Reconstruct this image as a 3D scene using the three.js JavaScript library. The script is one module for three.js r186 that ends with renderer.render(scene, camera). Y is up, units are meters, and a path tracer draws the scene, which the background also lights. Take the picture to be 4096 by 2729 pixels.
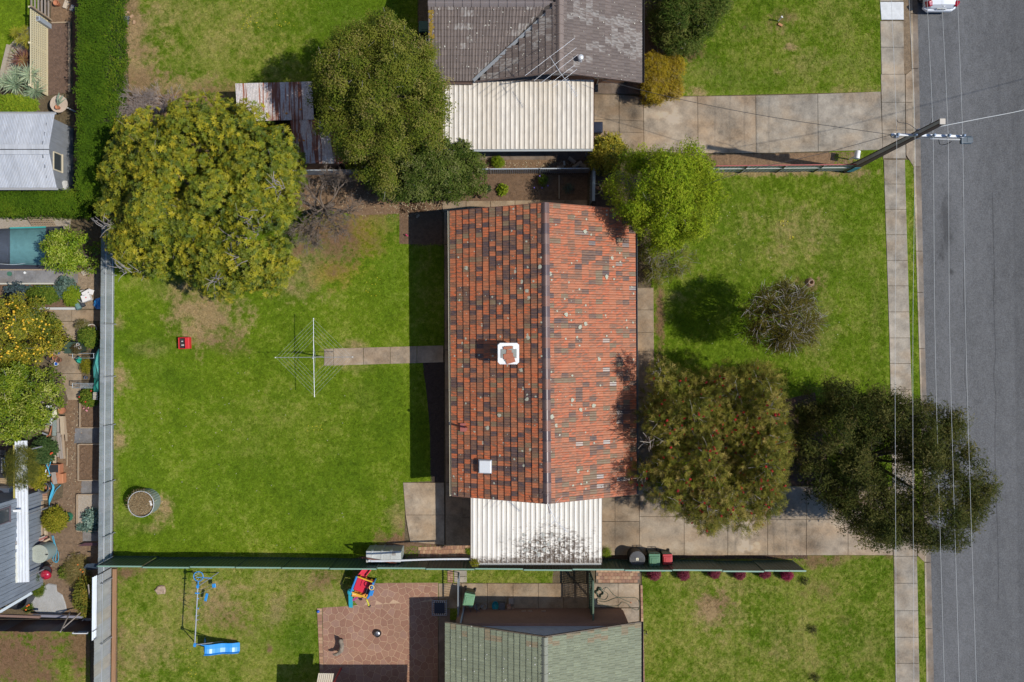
import * as THREE from 'three';
import { Sky } from 'three/addons/objects/Sky.js';
import { mergeGeometries } from 'three/addons/utils/BufferGeometryUtils.js';
import { MarchingCubes } from 'three/addons/objects/MarchingCubes.js';
import { RoundedBoxGeometry } from 'three/addons/geometries/RoundedBoxGeometry.js';

// ---------------------------------------------------------------- camera, sky, sun, exposure
const CAM_H = 42, FOCAL = 3186, CU = 2048, CV = 1364.5;          // a drone 42 m up, looking straight down
const scene = new THREE.Scene();
const camera = new THREE.PerspectiveCamera(2 * Math.atan(CV / FOCAL) * 180 / Math.PI, 4096 / 2729, 0.5, 4000);
camera.position.set(0, CAM_H, 0);
camera.up.set(0, 0, -1);
camera.lookAt(0, 0, 0);
const SUN = new THREE.Vector3(0.78, 1, 0.13).normalize();
const sky = new Sky();
sky.name = 'sky';
sky.scale.setScalar(3000);
sky.material.uniforms.sunPosition.value.copy(SUN);
sky.material.uniforms.turbidity.value = 5;
sky.material.uniforms.rayleigh.value = 0.7;
sky.material.uniforms.mieCoefficient.value = 0.004;
sky.material.uniforms.cloudCoverage.value = 0.45;
sky.userData.kind = 'structure';
scene.add(sky);
scene.environmentIntensity = 0.16;
const sun = new THREE.DirectionalLight(new THREE.Color(1, 0.93, 0.82), 4.2);
sun.name = 'sun';
sun.position.copy(SUN).multiplyScalar(80);
sun.castShadow = true;
sun.shadow.mapSize.set(4096, 4096);
Object.assign(sun.shadow.camera, { left: -34, right: 34, top: 30, bottom: -30, near: 10, far: 160 });
scene.add(sun);
const renderer = new THREE.WebGLRenderer({ antialias: true });
renderer.toneMapping = THREE.LinearToneMapping;
renderer.toneMappingExposure = 1.0;
renderer.shadowMap.enabled = true;

// ---------------------------------------------------------------- small helpers
const V = (x, y, z) => new THREE.Vector3(x, y, z);
const C = (r, g, b) => new THREE.Color().setRGB(r, g, b);
const { clamp, lerp, smoothstep } = THREE.MathUtils;
function RNG(a) { return () => { a = (a + 0x6D2B79F5) | 0; let t = Math.imul(a ^ (a >>> 15), 1 | a); t = (t + Math.imul(t ^ (t >>> 7), 61 | t)) ^ t; return ((t ^ (t >>> 14)) >>> 0) / 4294967296; }; }
// survey marks: a spot read off the aerial photograph (full size) and its height give a place in metres
const P = (u, v, h = 0) => V((u - CU) / FOCAL * (CAM_H - h), h, (v - CV) / FOCAL * (CAM_H - h));
const q = (c, r, x, y, h = 0) => P(1024 * c + x * 0.435, 682 * r + y * 0.4353, h);
const o = (x, y, h = 0) => P(x * 1.7405, y * 1.7405, h);
const zz = (v0, x, y, h = 0) => P(x * 0.17857, v0 + y * 0.17857, h);
const HT = (() => { const r = RNG(7), t = new Float32Array(65536); for (let i = 0; i < 65536; i++) t[i] = r(); return t; })();
const hash = (i, j) => HT[(Math.imul(i, 73856093) ^ Math.imul(j, 19349663)) & 65535];
function vn(x, y, p = 0) {
  let i = Math.floor(x), j = Math.floor(y); const fx = x - i, fy = y - j, a = fx * fx * (3 - 2 * fx), b = fy * fy * (3 - 2 * fy);
  let i1 = i + 1, j1 = j + 1;
  if (p) { i = ((i % p) + p) % p; j = ((j % p) + p) % p; i1 = ((i1 % p) + p) % p; j1 = ((j1 % p) + p) % p; }
  return (hash(i, j) * (1 - a) + hash(i1, j) * a) * (1 - b) + (hash(i, j1) * (1 - a) + hash(i1, j1) * a) * b;
}
function fbm(x, y, n, p = 0) { let s = 0, a = 0.5, t = 0; for (let k = 0; k < n; k++) { s += a * vn(x + k * 17, y + k * 31, p); t += a; a *= 0.55; x *= 2; y *= 2; p *= 2; } return s / t; }
const toS = (x) => { x = clamp(x, 0, 1); return Math.round(255 * (x <= 0.0031308 ? 12.92 * x : 1.055 * Math.pow(x, 1 / 2.4) - 0.055)); };
function tex(w, h, fn, srgb = true) {
  const d = new Uint8Array(w * h * 4), c = [0, 0, 0];
  for (let j = 0; j < h; j++) for (let i = 0; i < w; i++) {
    fn((i + 0.5) / w, (j + 0.5) / h, c); const k = (j * w + i) * 4;
    for (let n = 0; n < 3; n++) d[k + n] = srgb ? toS(c[n]) : Math.round(255 * clamp(c[n], 0, 1));
    d[k + 3] = 255;
  }
  const t = new THREE.DataTexture(d, w, h);
  t.wrapS = t.wrapT = THREE.RepeatWrapping; t.magFilter = THREE.LinearFilter; t.minFilter = THREE.LinearMipmapLinearFilter; t.generateMipmaps = true;
  if (srgb) t.colorSpace = THREE.SRGBColorSpace; t.needsUpdate = true; return t;
}
function rep(t, metres, my = metres) { const c = t.clone(); c.repeat.set(1 / metres, 1 / my); c.needsUpdate = true; return c; }
// grey texture maps, mean about 0.8
const gray = (fn) => (u, v, c) => { c[0] = c[1] = c[2] = clamp(fn(u, v), 0, 1); };
const tMottle = tex(512, 512, gray((u, v) => 0.8 + 0.28 * (fbm(u * 6, v * 6, 5, 6) - 0.5) + 0.16 * (vn(u * 128, v * 128, 128) - 0.5)));
const tGrain = tex(512, 512, gray((u, v) => 0.8 + 0.4 * (vn(u * 170, v * 170, 170) - 0.5) + 0.2 * (vn(u * 60, v * 60, 60) - 0.5)));
const tClod = tex(512, 512, gray((u, v) => 0.75 + 0.5 * (fbm(u * 22, v * 22, 4, 22) - 0.5) + 0.35 * (vn(u * 110, v * 110, 110) - 0.5)));
const tWood = tex(256, 512, gray((u, v) => 0.78 + 0.4 * (fbm(u * 40, v * 3, 3, 0) - 0.5) + 0.2 * (vn(u * 90, v * 8) - 0.5)));
const tStreak = tex(512, 512, gray((u, v) => 0.82 + 0.3 * (fbm(u * 60, v * 4, 3) - 0.5) + 0.25 * (fbm(u * 7, v * 7, 3, 7) - 0.5)));
const TX = { mottle: rep(tMottle, 3.1), grain: rep(tGrain, 1.9), clod: rep(tClod, 2.3), wood: rep(tWood, 0.5, 1.6), woodx: rep(tWood, 0.5, 1.6), streak: rep(tStreak, 1.3, 2.9), fine: rep(tMottle, 0.7) };
TX.woodx.rotation = Math.PI / 2;
function mat(c, rough = 0.8, opt = {}) {
  const { map, bump, metal = 0, phys, uv, ...rest } = opt;
  const base = Array.isArray(c) ? C(...c) : new THREE.Color(c);
  if (map && typeof map === 'string') base.multiplyScalar(1.25);
  const K = phys ? THREE.MeshPhysicalMaterial : THREE.MeshStandardMaterial;
  const m = new K({ color: base, roughness: rough, metalness: metal, side: THREE.DoubleSide, ...(phys || {}), ...rest });
  if (map) m.map = typeof map === 'string' ? TX[map] : map;
  if (bump) { m.bumpMap = TX[bump[0]]; m.bumpScale = bump[1]; }
  m.userData.uv = uv || 'm';
  return m;
}
// ---------------------------------------------------------------- geometry
function fin(g) { if (g.index) g = g.toNonIndexed(); for (const k of Object.keys(g.attributes)) if (!['position', 'normal', 'uv', 'color'].includes(k)) g.deleteAttribute(k); return g; }
const place = (g, x, y, z, ry = 0, rx = 0, rz = 0) => { if (rx) g.rotateX(rx); if (rz) g.rotateZ(rz); if (ry) g.rotateY(ry); return g.translate(x, y, z); };
const box = (w, h, d, x = 0, y = 0, z = 0, ry = 0, rx = 0, rz = 0) => place(new THREE.BoxGeometry(w, h, d), x, y, z, ry, rx, rz);
const rbox = (w, h, d, r, x = 0, y = 0, z = 0, ry = 0, rx = 0, rz = 0, s = 2) => place(new RoundedBoxGeometry(w, h, d, s, r), x, y, z, ry, rx, rz);
const cyl = (r1, r2, h, x = 0, y = 0, z = 0, seg = 20, open = false) => place(new THREE.CylinderGeometry(r1, r2, h, seg, 1, open), x, y, z);
const sph = (r, x, y, z, sy = 1, seg = 14) => { const g = new THREE.SphereGeometry(r, seg, Math.max(6, seg >> 1)); g.scale(1, sy, 1); return g.translate(x, y, z); };
const lathe = (pts, x = 0, y = 0, z = 0, seg = 24) => place(new THREE.LatheGeometry(pts.map((p) => new THREE.Vector2(p[0], p[1])), seg), x, y, z);
const ring = (r, t, x, y, z, seg = 28, flat = true) => { const g = new THREE.TorusGeometry(r, t, 6, seg); if (flat) g.rotateX(Math.PI / 2); return g.translate(x, y, z); };
function bar(a, b, r, seg = 6, r2 = r) { const d = b.clone().sub(a), g = new THREE.CylinderGeometry(r2, r, d.length(), seg); g.applyQuaternion(new THREE.Quaternion().setFromUnitVectors(V(0, 1, 0), d.clone().normalize())); const m = a.clone().add(b).multiplyScalar(0.5); return g.translate(m.x, m.y, m.z); }
function beam(a, b, w, h) { // a rectangular bar from a to b, w sideways and h upward
  const x = b.clone().sub(a), L = x.length(); x.normalize(); let z = x.clone().cross(V(0, 1, 0)); if (z.lengthSq() < 1e-6) z = V(0, 0, 1); z.normalize();
  const up = z.clone().cross(x).normalize(), g = new THREE.BoxGeometry(L, h, w); g.applyMatrix4(new THREE.Matrix4().makeBasis(x, up, z));
  const m = a.clone().add(b).multiplyScalar(0.5); return g.translate(m.x, m.y, m.z);
}
function raw(pos, uv, col) { const g = new THREE.BufferGeometry(); g.setAttribute('position', new THREE.Float32BufferAttribute(pos, 3)); if (uv) { g.setAttribute('uv', new THREE.Float32BufferAttribute(uv, 2)); g.userData.uv = true; } if (col) g.setAttribute('color', new THREE.Float32BufferAttribute(col, 3)); g.computeVertexNormals(); return g; }
const tri = (a, p, r, s) => a.push(p.x, p.y, p.z, r.x, r.y, r.z, s.x, s.y, s.z);
const quad = (a, p, r, s, t) => { tri(a, p, r, s); tri(a, p, s, t); };
function faces(list) { const a = []; for (const f of list) { for (let k = 1; k < f.length - 1; k++) tri(a, f[0], f[k], f[k + 1]); } return raw(a); }
function tube(pts, r, n = 0, seg = 6) { const c = new THREE.CatmullRomCurve3(pts); return new THREE.TubeGeometry(c, n || pts.length * 6, r, seg); }
function taper(pts, r0, r1, n = 8, seg = 6) {
  const c = new THREE.CatmullRomCurve3(pts), g = new THREE.TubeGeometry(c, n, 1, seg), p = g.attributes.position;
  for (let i = 0; i <= n; i++) { const m = c.getPointAt(i / n), r = lerp(r0, r1, i / n); for (let j = 0; j <= seg; j++) { const k = i * (seg + 1) + j; p.setXYZ(k, m.x + (p.getX(k) - m.x) * r, m.y + (p.getY(k) - m.y) * r, m.z + (p.getZ(k) - m.z) * r); } }
  return g;
}
function prism(pts, y0, y1, chamfer = 0) { // a slab with the outline pts (x, z), from y0 up to y1
  const c2 = pts.map((p) => new THREE.Vector2(p.x, p.z)); if (THREE.ShapeUtils.area(c2) < 0) c2.reverse();
  const a = [], n = c2.length, mid = c2.reduce((s, p) => s.add(p), new THREE.Vector2()).multiplyScalar(1 / n);
  const top = chamfer ? c2.map((p) => { const d = mid.clone().sub(p); return p.clone().add(d.multiplyScalar(chamfer / Math.max(d.length(), 1e-4))); }) : c2;
  const at = (p, y) => V(p.x, y, p.y);
  for (const [i, j, k] of THREE.ShapeUtils.triangulateShape(top, [])) tri(a, at(top[i], y1), at(top[k], y1), at(top[j], y1));
  const ym = chamfer ? y1 - chamfer : y1;
  for (let i = 0; i < n; i++) { const j = (i + 1) % n; if (y1 > y0) quad(a, at(c2[i], y0), at(c2[i], ym), at(c2[j], ym), at(c2[j], y0)); if (chamfer) quad(a, at(c2[i], ym), at(top[i], y1), at(top[j], y1), at(c2[j], ym)); }
  return raw(a);
}
const sheet = (pts, y) => prism(pts.map((p) => V(p.x, 0, p.z)), y, y);
// a ribbed sheet: A corner, U vector across the ribs, W vector along them; prof = [[share of pitch, height], ...]
function ribbed(A, U, W, pitch, prof, off = 0) {
  const L = U.length(), u = U.clone().normalize(), n = u.clone().cross(W.clone().normalize()).normalize(); if (n.y < -0.01) n.negate(); const flip = u.clone().cross(W).dot(n) > 0;
  const st = []; const k0 = Math.floor(-off / pitch) - 1;
  for (let k = k0; k * pitch + off < L; k++) for (const [s, h] of prof) { const d = off + (k + s) * pitch; if (d > 0 && d < L) st.push([d, h]); }
  st.unshift([0, st.length ? st[0][1] : 0]); st.push([L, st[st.length - 1][1]]);
  const pos = [], nor = [], idx = [];
  for (let i = 0; i < st.length; i++) {
    const a = st[Math.max(0, i - 1)], b = st[Math.min(st.length - 1, i + 1)], sl = (b[1] - a[1]) / Math.max(1e-5, b[0] - a[0]);
    const nn = n.clone().addScaledVector(u, -sl).normalize(), p = A.clone().addScaledVector(u, st[i][0]).addScaledVector(n, st[i][1]);
    for (const t of [0, 1]) { const r = p.clone().addScaledVector(W, t); pos.push(r.x, r.y, r.z); nor.push(nn.x, nn.y, nn.z); }
    if (i) { const k = 2 * i - 2; flip ? idx.push(k, k + 2, k + 1, k + 1, k + 2, k + 3) : idx.push(k, k + 1, k + 2, k + 1, k + 3, k + 2); }
  }
  const g = new THREE.BufferGeometry(); g.setAttribute('position', new THREE.Float32BufferAttribute(pos, 3)); g.setAttribute('normal', new THREE.Float32BufferAttribute(nor, 3)); g.setIndex(idx); return g;
}
const CORR = [0, 1, 2, 3, 4, 5].map((k) => [k / 6, 0.009 * Math.cos(k / 3 * Math.PI)]);
const DECK = [[0, 0.03], [0.1, 0.03], [0.16, 0], [0.5, 0], [0.53, 0.006], [0.56, 0], [0.84, 0], [0.9, 0.03]];
const CLAD = [[0, 0], [0.36, 0], [0.42, 0.028], [0.58, 0.028], [0.64, 0]];
// ---------------------------------------------------------------- things, parts, pieces
const used = {};
const numbered = (n) => { const k = used[n] = (used[n] || 0) + 1; return k === 1 ? n : n + '_' + String(k - 1).padStart(3, '0'); };
function uvs(g, mode) {
  if (g.userData.uv && mode !== 'world') return g;
  const p = g.attributes.position, n = g.attributes.normal, a = new Float32Array(p.count * 2);
  for (let i = 0; i < p.count; i++) {
    const x = p.getX(i), y = p.getY(i), z = p.getZ(i);
    if (mode === 'world') { a[2 * i] = (x + 30) / 60; a[2 * i + 1] = (z + 20) / 40; continue; }
    const nx = Math.abs(n.getX(i)), ny = Math.abs(n.getY(i)), nz = Math.abs(n.getZ(i));
    if (ny >= nx && ny >= nz) { a[2 * i] = x; a[2 * i + 1] = z; } else if (nx >= nz) { a[2 * i] = z; a[2 * i + 1] = y; } else { a[2 * i] = x; a[2 * i + 1] = y; }
  }
  g.setAttribute('uv', new THREE.BufferAttribute(a, 2)); return g;
}
function meshOf(geos, m, shift) {
  geos = [].concat(geos).filter(Boolean).map((g) => uvs(fin(g), m.userData.uv));
  const anyCol = geos.some((g) => g.attributes.color);
  if (anyCol) for (const g of geos) if (!g.attributes.color) g.setAttribute('color', new THREE.BufferAttribute(new Float32Array(g.attributes.position.count * 3).fill(1), 3));
  const g = geos.length > 1 ? mergeGeometries(geos) : geos[0];
  if (shift) g.translate(-shift.x, -shift.y, -shift.z);
  if (anyCol && !m.vertexColors) { m.vertexColors = true; }
  const me = new THREE.Mesh(g, m); me.castShadow = me.receiveShadow = true; return me;
}
function tag(t, label, category, group, kind) { if (label) t.userData.label = label; if (category) t.userData.category = category; if (group) t.userData.group = group; if (kind) t.userData.kind = kind; return t; }
function thing(name, label, category, pos = V(0, 0, 0), ry = 0, group) { const t = new THREE.Group(); t.name = numbered(name); t.position.copy(pos); t.rotation.y = ry; scene.add(t); return tag(t, label, category, group); }
function part(t, name, geos, m, label) { const me = meshOf(geos, m); me.name = name; t.add(me); if (label) me.userData.label = label; return me; }      // shapes in the thing's own space
function partW(t, name, geos, m, label) { let r = t; while (r.parent && r.parent !== scene) r = r.parent; const me = meshOf(geos, m, r.position); me.name = name; t.add(me); if (label) me.userData.label = label; return me; } // shapes in world space
function struct(name, label, geos, m) { let t; if (geos) { t = meshOf(geos, m); } else t = new THREE.Group(); t.name = numbered(name); scene.add(t); t.userData.kind = 'structure'; if (label) t.userData.label = label; return t; }
function solo(name, label, category, geos, m, pos, group, kind) { const me = meshOf(geos, m, pos); me.name = numbered(name); if (pos) me.position.copy(pos); scene.add(me); return tag(me, label, category, group, kind); }
function copyOf(t, pos, ry, label, group) { const c = t.clone(); c.name = numbered(t.name.replace(/_\d+$/, '')); c.position.copy(pos); if (ry !== undefined) c.rotation.y = ry; c.userData = { ...t.userData }; if (label) c.userData.label = label; if (group) c.userData.group = group; scene.add(c); return c; }

// ---------------------------------------------------------------- the ground: painted once, in metres
const BL = [ // patches on the lawns: u, v, radius u, radius v, strength, kind (d dry straw, s bare soil, y moss, g lush, b bright)
  [515, 90, 60, 110, 1.1, 's'], [545, 150, 90, 160, 0.8, 'd'], [520, 290, 90, 110, 1, 'd'], [600, 350, 150, 60, 0.9, 's'], [720, 350, 170, 50, 0.8, 'd'], [880, 375, 120, 40, 0.8, 's'], [640, 60, 120, 80, 0.45, 'd'], [590, 210, 60, 40, 0.5, 's'],
  [900, 190, 160, 70, 0.35, 'd'], [800, 60, 140, 80, 0.25, 'd'], [1250, 60, 120, 60, 0.3, 'g'], [1450, 130, 180, 140, 0.5, 'g'], [1080, 150, 90, 60, 0.3, 'd'], [760, 250, 140, 60, 0.25, 'g'],
  [830, 1270, 125, 110, 1.15, 'd'], [770, 1200, 90, 90, 0.6, 'd'], [900, 1390, 90, 40, 0.6, 's'], [880, 1330, 60, 50, 0.5, 's'], [700, 1140, 120, 50, 0.5, 'd'], [1200, 1080, 110, 100, 0.75, 'd'], [1270, 1020, 130, 90, 0.8, 'd'], [1180, 1160, 60, 40, 0.6, 'd'],
  [1320, 1080, 80, 60, 0.8, 'y'], [1445, 910, 90, 120, 0.9, 'y'], [1480, 850, 120, 80, 0.6, 'd'], [1400, 1080, 60, 40, 0.4, 'y'], [1310, 930, 150, 110, 1.0, 's'], [1330, 1000, 110, 60, 0.7, 's'], [1350, 790, 240, 60, 1.2, 's'], [1230, 780, 90, 90, 1.1, 's'],
  [1560, 1030, 70, 200, 0.5, 'b'], [1600, 1500, 60, 300, 0.4, 'b'], [480, 1520, 28, 45, 1, 'd'], [478, 1760, 26, 45, 1, 'd'], [475, 1300, 18, 30, 0.8, 'd'], [575, 1400, 60, 25, 0.5, 'd'], [640, 1390, 60, 30, 0.4, 'd'], [462, 1900, 14, 260, 0.5, 'd'],
  [660, 1500, 110, 60, 0.4, 'g'], [560, 1740, 60, 240, 0.4, 'g'], [800, 1950, 260, 160, 0.35, 'b'], [1300, 1980, 160, 120, 0.3, 'g'], [1180, 1700, 200, 140, 0.25, 'd'], [960, 1720, 120, 120, 0.25, 'd'], [640, 2035, 48, 52, 1, 'd'], [600, 2110, 50, 22, 0.6, 'd'], [500, 2080, 50, 50, 0.4, 'd'],
  [1420, 1470, 90, 20, 0.5, 'd'], [1410, 1380, 40, 18, 0.8, 'd'], [1440, 1590, 60, 60, 0.3, 'd'], [1590, 2110, 40, 130, 0.7, 'd'], [1570, 2160, 70, 30, 1, 's'], [1600, 2180, 40, 50, 1.2, 's'],
  [500, 2290, 60, 30, 1, 's'], [560, 2600, 130, 90, 0.7, 'd'], [870, 2420, 110, 80, 0.8, 'd'], [920, 2480, 70, 60, 0.7, 's'], [1100, 2440, 50, 60, 0.7, 'd'], [1120, 2390, 40, 30, 0.5, 'd'], [1210, 2360, 20, 40, 0.8, 's'], [1290, 2310, 40, 40, 0.9, 's'], [1350, 2300, 60, 40, 0.6, 's'], [1150, 2300, 160, 40, 0.5, 'd'], [480, 2600, 22, 200, 0.6, 's'], [760, 2380, 100, 60, 0.4, 'd'], [700, 2520, 120, 100, 0.3, 'd'], [1180, 2560, 120, 120, 0.5, 'g'], [1075, 2600, 14, 14, 1, 's'], [1330, 2375, 50, 20, 0.5, 'd'],
  [2860, 2425, 55, 45, 1.3, 's'], [2830, 2470, 60, 60, 0.7, 'd'], [2880, 2460, 90, 80, 0.6, 'd'], [2960, 2340, 90, 50, 0.45, 'd'], [2790, 2330, 60, 40, 0.5, 'd'], [2900, 2650, 120, 90, 0.35, 'd'], [3280, 2360, 60, 40, 0.6, 's'], [3150, 2550, 140, 90, 0.4, 'd'], [3380, 2480, 30, 30, 0.5, 's'], [3250, 2660, 120, 60, 0.4, 'd'], [3480, 2600, 60, 120, 0.4, 'd'], [3110, 2620, 30, 60, 0.5, 'd'],
  [3260, 2250, 110, 18, 0.9, 's'], [3000, 2230, 500, 10, 0.9, 's'], [3100, 690, 300, 14, 1.2, 'd'], [3420, 690, 60, 50, 0.5, 's'], [3150, 900, 140, 90, 0.5, 'd'], [3180, 1020, 90, 130, 0.5, 'd'], [3320, 940, 60, 200, 0.35, 'd'], [3010, 1000, 160, 120, 0.3, 'd'], [3240, 1140, 40, 30, 1, 's'], [3270, 1300, 80, 120, 0.5, 'd'], [2660, 1180, 60, 40, 0.6, 'd'], [2640, 1250, 16, 160, 1.1, 's'], [3450, 1100, 120, 300, 0.35, 'g'], [3500, 1300, 22, 300, 0.35, 'd'], [2900, 760, 150, 90, 0.25, 'g'],
  [2770, 215, 40, 30, 1, 's'], [2790, 370, 40, 24, 1, 'd'], [2830, 250, 60, 50, 0.4, 'd'], [3130, 70, 40, 40, 0.8, 's'], [3170, 150, 60, 60, 0.4, 'd'], [3160, 190, 24, 14, 1, 'd'], [3110, 290, 24, 12, 0.9, 'd'], [3240, 250, 60, 60, 0.5, 'd'], [2990, 120, 60, 60, 0.4, 'd'], [2980, 110, 14, 12, 1, 's'], [3350, 60, 120, 90, 0.35, 'd'], [3400, 250, 120, 100, 0.45, 'g'], [2920, 320, 100, 60, 0.5, 'g'], [3090, 330, 100, 40, 0.5, 'g'], [3400, 360, 80, 16, 0.6, 'd'],
  [90, 2660, 110, 90, 1.6, 's'], [30, 2580, 60, 60, 1.2, 's'], [160, 2570, 50, 60, 1, 's'], [320, 2600, 50, 90, 1.2, 's'], [250, 2560, 30, 20, 1, 's'], [200, 2720, 40, 30, 0.6, 's'], [60, 2620, 60, 60, 1, 's'], [190, 2650, 40, 60, 0.7, 's'],
];
const KIND = { d: [0.29, 0.205, 0.10], s: [0.17, 0.10, 0.055], y: [0.24, 0.185, 0.018], g: [0.045, 0.105, 0.010], b: [0.10, 0.18, 0.012] };
function zoneDry(u, v) { // how dry each garden keeps its lawn
  if (u < 160 && v < 300) return -0.15;
  if (v < 420 && u < 1700) return 0.34 - 0.26 * smoothstep(u, 900, 1500);
  if (u > 2500 && v > 2200) return 0.27;
  if (v > 2240) return 0.30 - 0.12 * smoothstep(u, 900, 1250) * smoothstep(v, 2400, 2600);
  if (u > 2500 && v < 400) return 0.20;
  if (u > 2500) return 0.10;
  return 0.0;
}
function lawnAt(u, v, c) { // base colour of the ground cover at a survey mark; returns how much grass grows there
  const x = (u - CU) / 75.86, z = (v - CV) / 75.86;
  const w1 = fbm(x * 0.45 + 9, z * 0.45, 3) - 0.5, w2 = fbm(x * 1.7, z * 1.7 + 5, 3) - 0.5, w3 = fbm(x * 6 + 3, z * 6, 3) - 0.5, w4 = vn(x * 26, z * 26) - 0.5, w5 = vn(x * 60, z * 60) - 0.5;
  let g = clamp(0.52 + 1.0 * w1 + 0.5 * w2 + 0.5 * w3, 0, 1);
  let r = lerp(0.070, 0.142, g), gg = lerp(0.122, 0.210, g), b = lerp(0.006, 0.010, g), grass = 1;
  const dry = clamp((zoneDry(u, v) + 0.55 * w1 + 0.4 * w2 + 0.7 * w3 + 0.35 * w4 - 0.06) * 1.15, 0, 0.7);
  r = lerp(r, 0.26, dry); gg = lerp(gg, 0.22, dry); b = lerp(b, 0.07, dry);
  for (const [bu, bv, ru, rv, s, k] of BL) {
    const du = (u - bu) / ru, dv = (v - bv) / rv, d = du * du + dv * dv; if (d > 4) continue;
    const f = clamp(s * (1.25 - Math.sqrt(d) * 0.9 + 1.5 * w2 + 1.2 * w3 + 0.5 * w4), 0, 1) * clamp(s, 0, 1) * 0.92, K = KIND[k];
    r = lerp(r, K[0], f); gg = lerp(gg, K[1], f); b = lerp(b, K[2], f);
    if (k === 's') grass *= 1 - f; else if (k === 'd') grass *= 1 - 0.6 * f;
  }
  const l = 1 + 0.5 * w4 + 0.5 * w5 + 0.3 * w3;
  c[0] = r * l; c[1] = gg * l; c[2] = b * l; return grass;
}
const tLawn = tex(2048, 1366, (s, t, c) => lawnAt((s * 60 - 30) * 75.86 + CU, (t * 40 - 20) * 75.86 + CV, c));
const lawnMat = mat([1, 1, 1], 0.95, { map: tLawn, uv: 'world', phys: { specularIntensity: 0.2 } });
lawnMat.bumpMap = TX.clod.clone(); lawnMat.bumpMap.repeat.set(60 / 1.1, 40 / 1.1); lawnMat.bumpScale = 0.02;
// paving: pale grey with brown bleeding, darker traffic and light scrapes
const STAIN = [[2540, 470, 30, 60, -0.3], [2620, 470, 70, 30, 0.25], [2700, 470, 60, 30, 0.2], [3250, 440, 20, 130, -0.12], [2850, 430, 90, 60, -0.15], [2960, 520, 60, 60, -0.1], [2500, 440, 60, 40, -0.2], [3120, 2190, 40, 25, -0.3], [3260, 2180, 60, 30, -0.3], [2480, 2150, 50, 60, -0.22], [2620, 2150, 60, 30, -0.15], [2985, 2140, 40, 70, 0.45], [3000, 2190, 40, 20, 0.5], [2700, 2120, 60, 40, -0.08], [1640, 2130, 40, 40, 0.2], [1180, 1430, 40, 30, -0.1], [2575, 1300, 20, 60, -0.2], [3580, 2300, 30, 40, -0.1], [3620, 2400, 40, 40, -0.12], [3600, 180, 40, 60, -0.1], [2470, 2400, 60, 40, -0.2], [2430, 2340, 60, 14, -0.25]];
const tPave = tex(2048, 1366, (s, t, c) => {
  const x = s * 60, z = t * 40, u = (x - 30) * 75.86 + CU, v = (z - 20) * 75.86 + CV;
  const w1 = fbm(x * 0.7, z * 0.7, 4) - 0.5, w2 = fbm(x * 3, z * 3 + 8, 4) - 0.5, w3 = vn(x * 24, z * 24) - 0.5, br = clamp(fbm(x * 0.9 + 40, z * 1.4, 4) * 2.6 - 0.95, 0, 1);
  let l = 0.70 + 0.5 * w1 + 0.55 * w2 + 0.2 * w3;
  for (const [bu, bv, ru, rv, k] of STAIN) { const d = Math.hypot((u - bu) / ru, (v - bv) / rv); if (d < 1.6) l += k * clamp(1.15 - d + 1.6 * w2, 0, 1); }
  if (hash(Math.floor(x * 36), Math.floor(z * 36)) > 0.9965) l += 0.25;
  c[0] = l; c[1] = l * (0.985 - 0.1 * br); c[2] = l * (0.95 - 0.2 * br);
});
const pave = (c, bump = 0.004) => { const m = mat(c, 0.9, { map: tPave, uv: 'world' }); m.bumpMap = TX.grain.clone(); m.bumpMap.repeat.set(60 / 1.2, 40 / 1.2); m.bumpScale = bump; return m; };
const soilMat = (c, map = 'clod', b = 0.03) => mat(c, 0.97, { map, bump: [map, b] });
const M = {
  conc: pave([0.435, 0.355, 0.265]), concGrey: pave([0.42, 0.375, 0.31]), concWhite: mat([0.60, 0.62, 0.62], 0.85, { map: 'fine' }), concDark: pave([0.26, 0.205, 0.165]), concWarm: pave([0.38, 0.295, 0.205]),
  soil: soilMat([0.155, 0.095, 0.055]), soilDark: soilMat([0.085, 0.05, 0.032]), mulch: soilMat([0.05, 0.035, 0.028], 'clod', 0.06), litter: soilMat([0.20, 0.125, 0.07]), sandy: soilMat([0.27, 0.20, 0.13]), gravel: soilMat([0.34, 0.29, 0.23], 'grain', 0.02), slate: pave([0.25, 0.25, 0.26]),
};
// wide ground: two sheets so that the road bed lies open between them
const WALK_L = [[3518, 0], [3535, 682], [3557, 1364], [3571, 2046], [3581, 2729]], WALK_R = [[3613, 0], [3620, 682], [3640, 1364], [3664, 2046], [3678, 2729]];
const KERB_T = [[3641, 0], [3655, 682], [3676, 1364], [3696, 2046], [3706, 2729]], KERB_F = [[3650, 0], [3663, 682], [3682, 1364], [3702, 2046], [3713, 2729]], ROAD_E = [[3670, 0], [3684.5, 682], [3700, 1364], [3719, 2046], [3736, 2729]];
const along = (L, v) => { let k = 0; while (k < L.length - 2 && v > L[k + 1][1]) k++; const [a, b] = [L[k], L[k + 1]]; return a[0] + (b[0] - a[0]) * (v - a[1]) / (b[1] - a[1]); };
const edge = (L, h, f = 1) => [-8200, ...L.map((p) => p[1]), 11000].map((v) => P(along(L, v), v, h));
const eK = edge(KERB_T, 0);
struct('ground', 'brown soil of the gardens reaching to the horizon', [prism([...eK.map((p) => V(p.x + 0.02, 0, p.z)), V(-140, 0, eK[6].z), V(-140, 0, eK[0].z)], -0.02, -0.02), prism([V(-140, 0, -1500), V(-1500, 0, -1500), V(-1500, 0, 1500), V(-140, 0, 1500)], -0.02, -0.02)], soilMat([0.12, 0.09, 0.05]));
struct('ground', 'verge across the road', [sheet([V(31.5, 0, -1500), V(1500, 0, -1500), V(1500, 0, 1500), V(31.5, 0, 1500)], 0)], soilMat([0.10, 0.11, 0.04]));
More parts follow.
